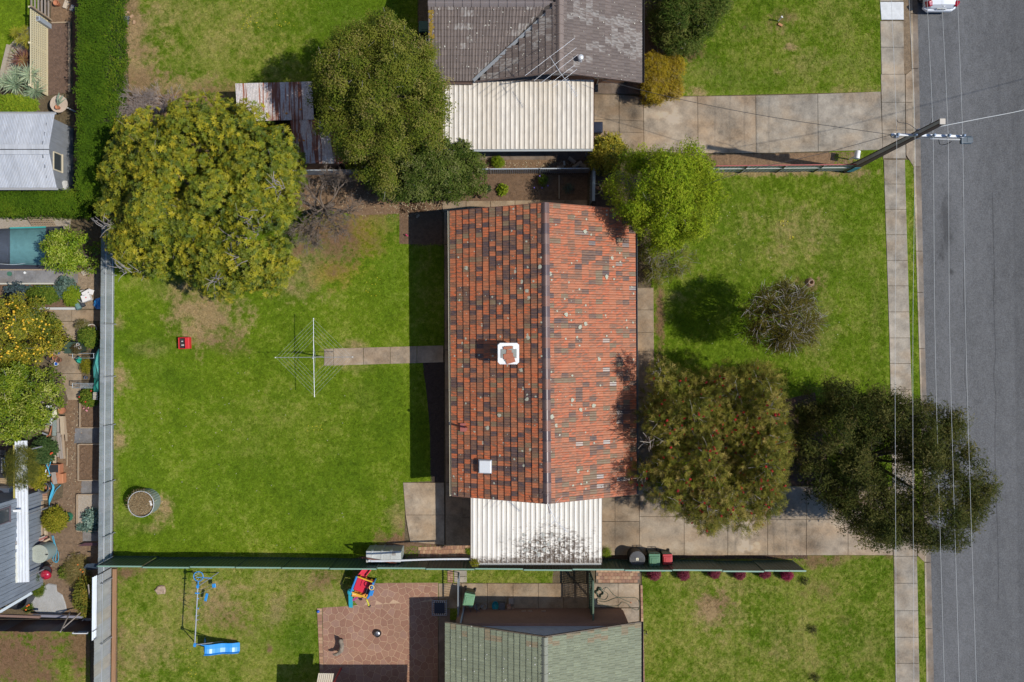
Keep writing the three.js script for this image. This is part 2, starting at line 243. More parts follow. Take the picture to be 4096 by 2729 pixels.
// road
const tRoad = tex(512, 2048, (s, t, c) => {
  const x = s * 10 + 20.5, z = t * 42 - 21, u = x * 74 + CU, v = z * 74 + CV, w1 = fbm(x * 1.3, z * 0.25, 3) - 0.5, w2 = vn(x * 30, z * 30) - 0.5, w3 = fbm(x * 4, z * 2.2, 3) - 0.5, w4 = vn(x * 48, z * 48) - 0.5;
  let l = 0.105 + 0.028 * w1 + 0.055 * w2 + 0.035 * w3 + 0.05 * w4;
  const off = (v - CV) * 0.014; // lengthwise joints and the darker middle strip follow the kerb
  l *= 1 - 0.12 * smoothstep(u - off, 4010, 4020) - 0.05 * smoothstep(u - off, 3925, 3935) + 0.07 * (1 - smoothstep(Math.abs(u - off - 3780), 40, 120));
  for (const [s0, a, b] of [[3935, 780, 2400], [3822, 800, 1650]]) if (v > a && v < b && Math.abs(u - off - s0 - 10 * (vn(v * 0.01, s0) - 0.5)) < 1.8) l *= 0.62;
  const dx = (u - 3752 + 6 - (v - CV) * 0.006) / 30, dz = (v - 940) / 125, st = clamp(1.35 - Math.hypot(dx, dz) + 2.4 * w3, 0, 1); l *= 1 - 0.5 * st;
  const dz2 = (v - 1060) / 60; l *= 1 - 0.35 * clamp(1.1 - Math.hypot(dx * 1.6, dz2) + 5 * w3 - 0.5, 0, 1);
  c[0] = l * 0.98; c[1] = l; c[2] = l * 1.02;
});
{
  const e = edge(ROAD_E, -0.1), R = [...e.map((p) => V(p.x - 0.05, 0, p.z)), V(31.5, 0, e[6].z), V(31.5, 0, e[0].z)], g = sheet(R, -0.1), p = g.attributes.position, a = [];
  for (let i = 0; i < p.count; i++) a.push((p.getX(i) - 20.5) / 10, (p.getZ(i) + 21) / 42);
  g.setAttribute('uv', new THREE.Float32BufferAttribute(a, 2)); g.userData.uv = true;
  const m = mat([1, 1, 1], 0.88, { map: tRoad }); m.bumpMap = TX.grain.clone(); m.bumpMap.repeat.set(10 / 0.9, 42 / 0.9); m.bumpScale = 0.006;
  struct('road', 'grey asphalt road with a dark oil stain', g, m);
  // gutter and kerb in cast lengths
  const gut = struct('gutter', 'concrete gutter along the road edge'), kerb = struct('kerb', 'concrete kerb beside the road'), cuts = [-120, 55, 275, 668, 1005, 1170, 1395, 1630, 1870, 2080, 2250, 2515, 2880];
  const gm = pave([0.27, 0.235, 0.20]), km = pave([0.47, 0.41, 0.32]);
  for (let i = 0; i + 1 < cuts.length; i++) {
    const a = cuts[i] + 1.2, b = cuts[i + 1] - 1.2, Q = (L, h) => [a, b].map((v) => P(along(L, v), v, h));
    const f = Q(KERB_F, -0.1), r = Q(ROAD_E, -0.1), k = Q(KERB_T, 0.02), low = (a > 260 && b < 680) || (a > 2000 && b < 2260) ? 0.06 : 0, kf = Q(KERB_F, 0.02);
    part(gut, 'slab', [faces([[f[0], f[1], r[1], r[0]]]).translate(0, 0.012, 0), faces([[r[0], r[1], r[1].clone().setY(-0.2), r[0].clone().setY(-0.2)]])], gm);
    const T = (p, y) => p.clone().setY(y), y = 0.03 - low;
    part(kerb, 'stone', faces([[T(k[0], y), T(k[1], y), T(kf[1], y), T(kf[0], y)], [T(kf[0], y), T(kf[1], y), T(f[1], -0.09), T(f[0], -0.09)], [T(k[0], y), T(k[1], y), T(k[1], -0.2), T(k[0], -0.2)], [T(k[0], y), T(kf[0], y), T(f[0], -0.09)], [T(k[1], y), T(kf[1], y), T(f[1], -0.09)]]), km);
  }
}
{ const L = edge(KERB_T, -0.16), Q = edge(ROAD_E, -0.16), g = []; for (let i = 0; i + 1 < L.length; i++) g.push(faces([[L[i], L[i + 1], Q[i + 1].clone().add(V(0.3, 0, 0)), Q[i].clone().add(V(0.3, 0, 0))]])); struct('ground', 'earth bed under kerb and gutter', g, M.soilDark); }
// lawns
const lawn = (label, pts, y = 0.012) => struct('lawn', label, sheet(pts, y), lawnMat);
const U = (...a) => { const r = []; for (let i = 0; i < a.length; i += 2) r.push(P(a[i], a[i + 1])); return r; };
lawn('back lawn behind the red tiled house', U(455, 1000, 700, 760, 1150, 660, 1420, 660, 1590, 760, 1640, 985, 1776, 985, 1776, 1380, 1720, 1452, 1690, 1470, 1720, 1640, 1724, 1925, 1620, 1930, 1618, 2170, 1400, 2240, 455, 2240));
lawn('patchy lawn beside the hedge', U(490, -160, 1670, -160, 1670, 300, 1500, 420, 520, 420));
lawn('front lawn of the red tiled house', U(2608, 690, 3545, 690, 3571, 1960, 2608, 1960));
lawn('front lawn of the brown roofed house', U(2700, -160, 3525, -160, 3524, 367, 2790, 384, 2700, 384));
lawn('lawn with the blue swing set', U(470, 2262, 1840, 2262, 1840, 2480, 1275, 2480, 1275, 2900, 470, 2900));
lawn('front lawn beyond the green fence', U(2568, 2222, 3582, 2222, 3596, 2900, 2568, 2900));
lawn('small lawn strip under the green fence', U(1860, 2262, 2210, 2262, 2210, 2332, 1860, 2332));
lawn('clipped lawn in the far corner', U(-200, -160, 155, -160, 155, 40, 80, 200, 10, 320, -200, 360));
lawn('weedy ground in the bottom corner', U(-200, 2520, 360, 2520, 360, 2900, -200, 2900));
lawn('grass verge between footpath and kerb', [...[640, 900, 1364, 1700, 2110].map((v) => P(along(WALK_R, v) - 2, v)), ...[2110, 1700, 1364, 900, 640].map((v) => P(along(KERB_T, v), v))]);
lawn('narrow grass verge by the lower driveway', [...[2226, 2500, 2900].map((v) => P(along(WALK_R, v) - 2, v)), ...[2900, 2500, 2226].map((v) => P(along(KERB_T, v), v))]);
lawn('dry grass at the foot of the power pole', U(3330, 600, 3534, 600, 3534, 690, 3200, 690), 0.008);
struct('verge', 'bare earth strip between footpath and kerb', sheet([P(along(WALK_R, -90), -90), P(along(WALK_R, 300), 300), P(along(KERB_T, 285), 285), P(along(KERB_T, -90), -90)], 0.008), soilMat([0.20, 0.145, 0.09]));
// cast slabs: quads with open joints
function slabs(t, m, list, y = 0.05, inset = 0.012) { for (const p of list) { const mid = p.reduce((s, a) => s.add(a), V(0, 0, 0)).multiplyScalar(1 / p.length); part(t, 'slab', prism(p.map((a) => { const d = mid.clone().sub(a); return a.clone().add(d.multiplyScalar(inset / d.length())); }), -0.05, y, 0.008), m); } }
{ // footpath
  const t = struct('footpath', 'concrete footpath along the street'), cuts = [-90, 6], rows = [[-90, 6], [85, 190], [190, 298], [298, 410], [410, 521], [521, 635], [639, 737], [737, 838], [838, 939.5], [939.5, 1042], [1042, 1144], [1144, 1248], [1248, 1352], [1352, 1454.5], [1454.5, 1559], [1559, 1664], [1664, 1768], [1768, 1873], [1873, 1977], [1977, 2080], [2080, 2225], [2225, 2333], [2333, 2443], [2443, 2549], [2549, 2653], [2653, 2765], [2765, 2890]];
  for (const [a, b] of rows) { const wide = a > 290 && b < 640 ? 3 : 0; slabs(t, M.concGrey, [[P(along(WALK_L, a) - wide, a), P(along(WALK_R, a) + wide, a), P(along(WALK_R, b) + wide, b), P(along(WALK_L, b) - wide, b)]], 0.04); }
  slabs(t, M.concWhite, [U(3519, 8, 3614, 8, 3615, 80, 3524, 80)], 0.045);
  const x = struct('crossover', 'concrete driveway crossover between footpath and kerb');
  for (const [a, b] of [[300, 410], [410, 521], [521, 668]]) slabs(x, M.conc, [[P(along(WALK_R, a) + 5, a), P(along(KERB_T, a) - 1, a - (a === 300 ? 20 : 0)), P(along(KERB_T, b) - 1, b), P(along(WALK_R, b) + 5, b - (b === 668 ? 45 : 0))]], 0.035);
  slabs(x, M.conc, [[P(along(WALK_R, 2080) + 2, 2080), P(along(KERB_T, 2080) - 1, 2080), P(along(KERB_T, 2250) - 1, 2250), P(along(WALK_R, 2222) + 2, 2222)]], 0.035);
}
{ // upper driveway
  const t = struct('driveway', 'concrete driveway of the brown roofed house'), top = [[2376, 378], [2476, 380], [2573, 389], [2790, 386], [3022, 383], [3270, 377], [3522, 367]], bot = [[2376, 609], [2476, 609], [2576, 609], [2792, 613], [3024, 614], [3272, 607], [3530, 600]];
  const A = (L, k) => P(...L[k]), mix = (k, f) => A(top, k).lerp(A(bot, k), f);
  for (let k = 0; k < 6; k++) { const cut = k < 2 ? [0, 0.44, 0.65, 1] : [0, 1]; for (let i = 0; i + 1 < cut.length; i++) slabs(t, k < 2 ? M.concWarm : k < 4 ? M.conc : M.concGrey, [[mix(k, cut[i]), mix(k + 1, cut[i]), mix(k + 1, cut[i + 1]), mix(k, cut[i + 1])]]); }
  for (const [a, b] of [[1760, 1900], [1900, 2040], [2040, 2180], [2180, 2372]]) slabs(t, M.concDark, [U(a, 330, b, 330, b, 640, a, 640)], 0.03);
  slabs(t, M.concDark, [U(2376, 300, 2560, 300, 2560, 376, 2376, 376)], 0.03);
}
{ // lower driveway
  const t = struct('driveway', 'concrete driveway under the bottlebrush tree'), xs = [2407, 2459.6, 2557, 2736, 2910.5, 3070, 3224.5, 3391, 3571];
  for (let k = 0; k + 1 < xs.length; k++) { const [a, b] = [xs[k], xs[k + 1]], ym = k < 2 ? 2086 : k < 3 ? 2066 : 2077, yt = k < 2 ? 1985 : 1946; slabs(t, k < 2 ? M.concWarm : M.conc, [U(a, yt, b, yt, b, ym, a, ym), U(a, ym, b, ym, b, 2221, a, 2221)]); }
}
{ // paths round the red house
  const t = struct('garden_path', 'concrete path from the back door to the clothes hoist'), xs = [1297, 1334, 1454, 1561, 1668, 1774], f = (x, s) => s ? 1464 - (x - 1297) * 0.03 : 1395 - (x - 1297) * 0.028;
  for (let k = 0; k < 5; k++) slabs(t, M.conc, [U(xs[k], f(xs[k], 0), xs[k + 1], f(xs[k + 1], 0), xs[k + 1], f(xs[k + 1], 1), xs[k], f(xs[k], 1))], 0.05);
  const w = struct('house_path', 'narrow concrete path along the back wall'), ys = [806, 978, 1180, 1400, 1560, 1740, 1930, 2060, 2182];
  for (let k = 0; k + 1 < ys.length; k++) slabs(w, M.concWarm, [[P(1776 + 0.006 * (ys[k] - 800), ys[k]), P(1850, ys[k]), P(1850, ys[k + 1]), P(1776 + 0.006 * (ys[k + 1] - 800), ys[k + 1])]], 0.06);
  const n = struct('house_path', 'concrete path along the garden end of the house'), nx = [1770, 1864, 1962, 2060, 2160, 2260, 2350];
  for (let k = 0; k + 1 < nx.length; k++) slabs(n, M.concWarm, [U(nx[k], 806 - k, nx[k + 1], 805 - k, nx[k + 1], 850, nx[k], 850)], 0.055);
  const e = struct('house_path', 'concrete path along the front wall'), ey = [1151, 1240, 1330, 1405, 1572, 1665, 1790, 1900, 1984];
  for (let k = 0; k + 1 < ey.length; k++) slabs(e, M.concWarm, [U(2500, ey[k], 2614 + 0.008 * (ey[k] - 1151), ey[k], 2614 + 0.008 * (ey[k + 1] - 1151), ey[k + 1], 2500, ey[k + 1])], 0.055);
  const r = struct('patio', 'cracked concrete slab behind the carport');
  slabs(r, M.conc, [U(1612, 1930, 1776, 1931, 1778, 2060, 1622, 2060), U(1622, 2060, 1778, 2060, 1778, 2180, 1640, 2168)], 0.05);
  slabs(r, M.concWarm, [U(1782, 1985, 1880, 1985, 1880, 2070, 1782, 2070), U(1782, 2070, 1880, 2070, 1880, 2184, 1782, 2184)], 0.05); slabs(r, M.concDark, [U(1884, 1985, 2404, 1985, 2404, 2250, 1884, 2250)], 0.045);
}
// beds
const bed = (label, m, pts, y = 0.02) => struct('garden_bed', label, sheet(pts, y), m);
bed('dark bark mulch bed along the back wall', M.mulch, U(1692, 1452, 1776, 1450, 1776, 1930, 1722, 1930, 1720, 1720, 1706, 1570));
bed('brown soil bed at the corner of the house', M.soil, [q(1, 1, 1318, 270), q(1, 1, 1712, 240), q(1, 1, 1712, 690), q(1, 1, 1318, 675)], 0.016);
bed('soil bed between the fence and the house path', M.soil, U(1500, 694, 2350, 694, 2350, 812, 1500, 830), 0.014);
bed('leaf litter beneath the bare tree', M.litter, U(1180, 690, 1700, 690, 1700, 850, 1440, 862, 1240, 830), 0.016);
bed('bark chips beside the upper carport', M.litter, U(1900, 635, 2360, 635, 2360, 694, 1900, 694), 0.016);
bed('dry strip along the picket fence', M.litter, [q(2, 0, 1790, 1425), q(3, 0, 460, 1405), q(3, 0, 800, 1395), q(3, 0, 760, 1568), q(2, 0, 1790, 1568)], 0.014);
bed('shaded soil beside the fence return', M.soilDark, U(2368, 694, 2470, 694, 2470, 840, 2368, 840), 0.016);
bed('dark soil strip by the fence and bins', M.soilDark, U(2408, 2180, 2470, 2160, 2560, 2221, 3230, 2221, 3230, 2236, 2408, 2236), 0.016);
bed('bare soil by the tool box', M.soil, U(1560, 2160, 1640, 2168, 1885, 2186, 1885, 2250, 1440, 2250, 1500, 2200), 0.016);
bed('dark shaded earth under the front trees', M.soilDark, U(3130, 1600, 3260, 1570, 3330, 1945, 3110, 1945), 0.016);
bed('earth under the dead bush', M.litter, U(500, 380, 900, 375, 900, 520, 500, 520), 0.016);

// ---------------------------------------------------------------- tiled roofs
const MARSEILLE = [[0, 0.012], [0.07, 0.03], [0.16, 0.006], [0.44, 0.006], [0.5, 0.022], [0.56, 0.006], [0.9, 0.006], [1, 0.012]];
const ROMAN = [[0, 0.018], [0.14, 0.03], [0.3, 0.004], [0.48, 0.004], [0.62, 0.03], [0.78, 0.004], [1, 0.018]];
function tileSlope(eA, eB, rA, rB, cols, rows, opt, sink) {
  const W = eB.clone().sub(eA), T = rA.clone().sub(eA), n = W.clone().normalize().cross(T.clone().normalize()); if (n.y < 0) n.negate(); n.normalize();
  const at = (s, t, h) => eA.clone().lerp(eB, s).lerp(rA.clone().lerp(rB, s), t).addScaledVector(n, h), R = opt.rng;
  for (let i = opt.stagger ? -1 : 0; i < cols; i++) for (let j = 0; j < rows; j++) {
    if (i < 0 && j % 2 === 0) continue; const shift = opt.stagger && j % 2 ? 0.5 : 0, mid = at((i + 0.5 + shift) / cols, (j + 0.5) / rows, 0);
    const r1 = R(), r2 = R(), r3 = R(), r4 = R();
    if (opt.keep && !opt.keep(mid)) continue;
    const tone = opt.tone(r1, r2, mid), jit = (r3 - 0.5) * 0.006, seed = r4 * 50;
    const st = [], pos = [], col = [], ts = [-0.03, 0.35, 0.72, 1.02];
    for (const t of ts) { const row = []; for (const [s, h] of opt.prof) { const S = clamp((i + s + shift) / cols, 0, 1); row.push(at(S, (j + t) / rows, h + opt.lift * (1 - t) + jit)); } st.push(row); }
    const lip = opt.prof.map(([s]) => at(clamp((i + s + shift) / cols, 0, 1), (j - 0.03) / rows, -0.01));
    const shade = (a, b) => { const f = clamp((vn(seed + b * 1.6, seed * 2 + a * 1.4) - 0.36) * 3.2, 0, 1) * tone.mix, g = 1 + 0.22 * (vn(seed + a * 5, b * 7 + seed) - 0.5); return [lerp(tone.a[0], tone.b[0], f) * g, lerp(tone.a[1], tone.b[1], f) * g, lerp(tone.a[2], tone.b[2], f) * g]; };
    const put = (p, a, b) => { pos.push(p.x, p.y, p.z); col.push(...shade(a, b)); };
    const K = opt.prof.length;
    for (let b = 0; b < 3; b++) for (let a = 0; a + 1 < K; a++) { const A = st[b][a], B = st[b][a + 1], D = st[b + 1][a], E = st[b + 1][a + 1]; put(A, a, b); put(B, a + 1, b); put(E, a + 1, b + 1); put(A, a, b); put(E, a + 1, b + 1); put(D, a, b + 1); }
    for (let a = 0; a + 1 < K; a++) { const c0 = col.length; put(lip[a], a, 0); put(lip[a + 1], a + 1, 0); put(st[0][a + 1], a + 1, 0); put(lip[a], a, 0); put(st[0][a + 1], a + 1, 0); put(st[0][a], a, 0); for (let n = c0; n < col.length; n++) col[n] *= 0.35; }  // lip colours darkened: painted shadow line, along with dirt, under each tile course
    sink.push({ g: raw(pos, null, col), kind: tone.kind || 0, d: Math.hypot(mid.x, mid.z), mid, n });
  }
  return { at, n };
}
function layTiles(roof, sink, mats) { // the 300 nearest the middle of the view as single tiles, the rest as one part
  sink.sort((a, b) => a.d - b.d);
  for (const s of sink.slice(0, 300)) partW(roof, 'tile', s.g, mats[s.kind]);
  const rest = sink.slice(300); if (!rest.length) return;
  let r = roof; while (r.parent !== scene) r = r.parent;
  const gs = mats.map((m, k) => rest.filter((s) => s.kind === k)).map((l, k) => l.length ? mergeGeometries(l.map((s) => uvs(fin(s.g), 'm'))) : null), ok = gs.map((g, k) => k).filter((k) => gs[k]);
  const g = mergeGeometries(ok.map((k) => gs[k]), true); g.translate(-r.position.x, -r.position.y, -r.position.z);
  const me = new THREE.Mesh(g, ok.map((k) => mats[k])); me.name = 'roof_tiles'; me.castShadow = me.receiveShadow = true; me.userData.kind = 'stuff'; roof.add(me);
}
function ridgeCaps(roof, a, b, n, m, r = 0.15, rise = 0.1) {
  const d = b.clone().sub(a), L = d.length() / n, ang = Math.atan2(d.x, d.z), pitch = -Math.asin(d.y / d.length());
  for (let k = 0; k < n; k++) {
    const p = [], f = (x, y, z) => V(x, y, z), s = [], st = [[-r, -rise * 0.55], [-r * 0.62, -rise * 0.02], [-r * 0.25, rise * 0.42], [0, rise * 0.5], [r * 0.25, rise * 0.42], [r * 0.62, -rise * 0.02], [r, -rise * 0.55]];
    for (const [x, y] of st) s.push([f(x, y, -L / 2), f(x, y + 0.008, L * 0.4), f(x * 1.1, y + 0.035, L * 0.4), f(x * 1.1, y + 0.035, L / 2)]);
    for (let i = 0; i + 1 < s.length; i++) for (let j = 0; j < 3; j++) quad(p, s[i][j], s[i][j + 1], s[i + 1][j + 1], s[i + 1][j]);
    for (let i = 0; i + 1 < s.length; i++) quad(p, s[i][3], s[i][3].clone().add(f(0, -0.03, 0)), s[i + 1][3].clone().add(f(0, -0.03, 0)), s[i + 1][3]);
    const g = raw(p); g.rotateX(pitch); g.rotateY(ang); const c = a.clone().addScaledVector(d, (k + 0.5) / n); g.translate(c.x, c.y + 0.03, c.z);
    partW(roof, 'ridge_cap', g, Array.isArray(m) ? m[(k * 7) % m.length] : m);
  }
}
const blot = (c, n, u, r, rng, h) => { // an irregular crust of lichen lying on a tile
  const x = u.clone(), z = x.clone().cross(n).normalize(), p = [], N = 9, pts = [];
  for (let k = 0; k < N; k++) { const a = k / N * 6.283, q0 = r * (0.75 + 0.5 * rng()); pts.push(c.clone().addScaledVector(n, h).addScaledVector(x, Math.cos(a) * q0).addScaledVector(z, Math.sin(a) * q0)); }
  const m = c.clone().addScaledVector(n, h + 0.004); for (let k = 0; k < N; k++) tri(p, m, pts[k], pts[(k + 1) % N]); return raw(p);
};
const gutterGeo = (a, b, w = 0.12, h = 0.1, side = 1) => { const d = b.clone().sub(a).normalize(), s = d.clone().cross(V(0, 1, 0)).multiplyScalar(side); return [beam(a.clone().addScaledVector(s, w), b.clone().addScaledVector(s, w), 0.016, h), beam(a.clone().addScaledVector(s, w / 2).add(V(0, -h / 2, 0)), b.clone().addScaledVector(s, w / 2).add(V(0, -h / 2, 0)), w, 0.008), beam(a, b, 0.012, h)]; };
const brickWall = mat([0.40, 0.25, 0.17], 0.9, { map: 'mottle', bump: ['grain', 0.006] });
function wallRun(t, pts, y, m, name = 'wall') { for (let k = 0; k < pts.length; k++) { const a = pts[k], b = pts[(k + 1) % pts.length]; partW(t, name, beam(a.clone().setY(y / 2), b.clone().setY(y / 2), 0.2, y), m); } }
function windowIn(t, c, along, w, h, out, frame, glass) { // frame, sill and panes standing 3 cm proud of a wall
  const a = along.clone().normalize(), wd = partW(t, 'window', [beam(c.clone().addScaledVector(a, -w / 2).addScaledVector(out, 0.03).add(V(0, h / 2, 0)), c.clone().addScaledVector(a, w / 2).addScaledVector(out, 0.03).add(V(0, h / 2, 0)), 0.08, 0.06), beam(c.clone().addScaledVector(a, -w / 2).addScaledVector(out, 0.05).add(V(0, -h / 2, 0)), c.clone().addScaledVector(a, w / 2).addScaledVector(out, 0.05).add(V(0, -h / 2, 0)), 0.14, 0.06), ...[-1, 0, 1].map((k) => { const p = c.clone().addScaledVector(a, k * (w / 2 - 0.03)).addScaledVector(out, 0.03); return beam(p.clone().add(V(0, -h / 2 + 0.03, 0)), p.clone().add(V(0, h / 2 - 0.03, 0)), 0.06, 0.06); })], frame);
  for (const k of [-0.25, 0.25]) { const p = c.clone().addScaledVector(a, k * w).addScaledVector(out, 0.02); partW(wd, 'pane', beam(p.clone().add(V(0, -h / 2 + 0.03, 0)).addScaledVector(a, 0), p.clone().add(V(0, h / 2 - 0.03, 0)), 0.01, w * 0.46).rotateY(0), glass); }
  return wd;
}
const creamPaint = mat([0.62, 0.55, 0.40], 0.5), whitePaint = mat([0.78, 0.78, 0.76], 0.45), darkPaint = mat([0.05, 0.045, 0.045], 0.45), glassDark = mat([0.05, 0.06, 0.065], 0.08), galv = mat([0.50, 0.52, 0.54], 0.42, { metal: 0.55, map: 'streak' }), steel = mat([0.42, 0.44, 0.46], 0.4, { metal: 0.7 }), zincPipe = mat([0.52, 0.54, 0.56], 0.35, { metal: 0.6 });

// ---------------------------------------------------------------- the red tiled house
const RED = {};
{
  const t = thing('brick_house', 'house with an orange terracotta tiled gable roof and white chimney cap', 'house', V(1.55, 0, 0.6));
  const he = 3, hr = 4.85, eNW = P(1802, 845, he), eSW = P(1810, 1984, he), eSE = P(2544, 1977, he), eNE = P(2538, 841, he), rN = P(2181, 811, hr), rS = P(2189, 2015, hr);
  Object.assign(RED, { eNW, eSW, eSE, eNE, rN, rS });
  const ins = (p, dx, dz) => V(p.x + dx, 0, p.z + dz), w = [ins(eNW, 0.5, 0.25), ins(eSW, 0.5, -0.25), ins(eSE, -0.5, -0.25), ins(eNE, -0.5, 0.25)];
  wallRun(t, w, 2.72, brickWall);
  for (const [a, b, r, s] of [[w[0], w[3], rN, 0.25], [w[1], w[2], rS, -0.25]]) partW(t, 'gable', faces([[a.clone().setY(2.75), b.clone().setY(2.75), V(r.x, 4.6, (a.z + b.z) / 2)]]), creamPaint);
  windowIn(t, V(w[0].x - 0.1, 1.5, -3.5), V(0, 0, 1), 1.6, 1.1, V(-1, 0, 0), creamPaint, glassDark); windowIn(t, V(w[1].x - 0.1, 1.5, 4.6), V(0, 0, 1), 1.6, 1.1, V(-1, 0, 0), creamPaint, glassDark);
  windowIn(t, V(w[3].x + 0.1, 1.4, -3), V(0, 0, 1), 2.2, 1.4, V(1, 0, 0), creamPaint, glassDark); windowIn(t, V(w[3].x + 0.1, 1.4, 3.4), V(0, 0, 1), 2.2, 1.4, V(1, 0, 0), creamPaint, glassDark);
  const dr = partW(t, 'door', rbox(0.06, 2.05, 0.85, 0.015, w[0].x - 0.13, 1.05, 0.95), mat([0.30, 0.12, 0.07], 0.5)); partW(dr, 'handle', sph(0.035, w[0].x - 0.19, 1.0, 0.65), steel);
  const under = (a, b, c, d) => [a, b, c, d].map((p) => p.clone().add(V(0, -0.06, 0)));
  const roof = partW(t, 'roof', faces([under(eNW, eSW, rS, rN), under(eNE, eSE, rS, rN)]), mat([0.12, 0.09, 0.07], 0.9));
  const R = RNG(11), sink = [], OR = [0.50, 0.125, 0.042], OR2 = [0.45, 0.145, 0.06], BR = [0.19, 0.098, 0.055], PU = [0.075, 0.052, 0.055], GR = [0.20, 0.15, 0.085];
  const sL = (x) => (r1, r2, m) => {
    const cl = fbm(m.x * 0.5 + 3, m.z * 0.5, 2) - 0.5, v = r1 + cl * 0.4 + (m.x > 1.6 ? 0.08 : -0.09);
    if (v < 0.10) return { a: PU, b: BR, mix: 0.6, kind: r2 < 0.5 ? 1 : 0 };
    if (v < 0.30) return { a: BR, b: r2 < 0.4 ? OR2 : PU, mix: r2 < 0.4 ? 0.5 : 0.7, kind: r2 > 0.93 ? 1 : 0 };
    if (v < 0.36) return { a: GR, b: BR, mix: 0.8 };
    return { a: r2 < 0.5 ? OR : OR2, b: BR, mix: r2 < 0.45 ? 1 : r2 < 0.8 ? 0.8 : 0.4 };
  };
  const opt = { prof: MARSEILLE, lift: 0.055, rng: R, tone: sL(0) };
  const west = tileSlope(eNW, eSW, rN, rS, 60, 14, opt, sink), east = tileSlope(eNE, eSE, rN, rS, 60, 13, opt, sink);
  const clay = mat([1, 1, 1], 0.62), glazed = mat([1, 1, 1], 0.4);
  const keep = sink.slice(); layTiles(roof, sink, [clay, glazed]);
  ridgeCaps(roof, rN.clone().add(V(0, 0.02, 0)), rS.clone().add(V(0, 0.02, 0)), 29, [mat([0.15, 0.10, 0.09], 0.32), mat([0.20, 0.13, 0.11], 0.4), mat([0.12, 0.085, 0.085], 0.3), mat([0.23, 0.12, 0.09], 0.45)], 0.19, 0.14);
  const li = []; for (let k = 0; k < 330; k++) { const s = keep[Math.floor(R() * keep.length)], big = R(); li.push(blot(s.mid.clone().add(V((R() - 0.5) * 0.2, 0, (R() - 0.5) * 0.2)), s.n, V(0, 0, 1), big < 0.12 ? 0.1 : big < 0.5 ? 0.05 : 0.025, R, 0.042)); }
  const lc = partW(roof, 'lichen', li, mat([0.42, 0.42, 0.32], 0.95)); lc.userData.kind = 'stuff';
  // verge mortar along the two gable ends
  for (const [a, b] of [[eNW, rN], [eNE, rN], [eSW, rS], [eSE, rS]]) partW(roof, 'verge', beam(a.clone().add(V(0, -0.03, 0)), b.clone().add(V(0, -0.03, 0)), 0.05, 0.07), mat([0.22, 0.10, 0.07], 0.8));
  partW(t, 'gutter', gutterGeo(eNW.clone().add(V(-0.02, -0.06, -0.02)), eSW.clone().add(V(-0.02, -0.06, 0.02)), 0.11, 0.1, 1), creamPaint);
  partW(t, 'gutter', gutterGeo(eNE.clone().add(V(0.02, -0.07, -0.02)), eSE.clone().add(V(0.02, -0.07, 0.02)), 0.11, 0.1, -1), mat([0.10, 0.12, 0.13], 0.35));
  // chimney with a pale cap and loose broken tiles on it
  const cx = -0.17, cz = 0.585, ch = partW(t, 'chimney', [box(0.62, 1.5, 0.62, cx, 4.1, cz)], mat([0.20, 0.13, 0.10], 0.9, { map: 'mottle' }));
  const cc = 0.1, hw = 0.5, cap = [[-hw + cc, -hw], [hw - cc, -hw], [hw, -hw + cc], [hw, hw - cc], [hw - cc, hw], [-hw + cc, hw], [-hw, hw - cc], [-hw, -hw + cc]].map(([x, z]) => V(cx + x, 0, cz + z));
  partW(ch, 'chimney_cap', prism(cap, 4.86, 4.95, 0.015), mat([0.80, 0.80, 0.78], 0.7, { map: 'fine' }));
  partW(ch, 'chimney_mouth', [rbox(0.42, 0.05, 0.72, 0.02, cx + 0.02, 4.965, cz), rbox(0.74, 0.045, 0.42, 0.02, cx + 0.02, 4.965, cz)], mat([0.27, 0.28, 0.25], 0.9, { map: 'mottle' }));
  for (const [dx, dz, w2, d2, a] of [[-0.02, -0.27, 0.42, 0.12, 0.1], [0.03, -0.08, 0.24, 0.2, -0.2], [0.0, 0.12, 0.46, 0.26, 0.15], [0.1, 0.32, 0.42, 0.24, 0.28]]) partW(ch, 'broken_tile', [rbox(w2, 0.035, d2, 0.01, cx + dx, 5.01, cz + dz, a, 0, 0.05), rbox(w2, 0.03, 0.04, 0.01, cx + dx, 5.03, cz + dz - d2 * 0.4, a)], mat([0.40, 0.14, 0.075], 0.75, { map: 'fine' }));
  // roof window and the clay vent pipe
  const k0 = west.at(0.888, 0.36, 0), sk = partW(t, 'skylight', [rbox(0.66, 0.16, 0.66, 0.02, k0.x, k0.y + 0.1, k0.z, 0, 0, 0.2)], mat([0.34, 0.37, 0.38], 0.5)); partW(sk, 'skylight_dome', rbox(0.6, 0.12, 0.6, 0.05, k0.x, k0.y + 0.22, k0.z, 0, 0, 0.2, 4), mat([0.70, 0.72, 0.72], 0.18));
  const v0 = west.at(0.757, 0.165, 0.03), vp = partW(t, 'vent_pipe', [cyl(0.05, 0.05, 0.85, v0.x, v0.y + 0.4, v0.z, 14), cyl(0.08, 0.08, 0.08, v0.x, v0.y + 0.82, v0.z, 14)], mat([0.30, 0.09, 0.07], 0.7)); partW(vp, 'flashing', [beam(west.at(0.743, 0.15, 0.05), west.at(0.772, 0.15, 0.05), 0.5, 0.02)], mat([0.30, 0.085, 0.07], 0.75));
}
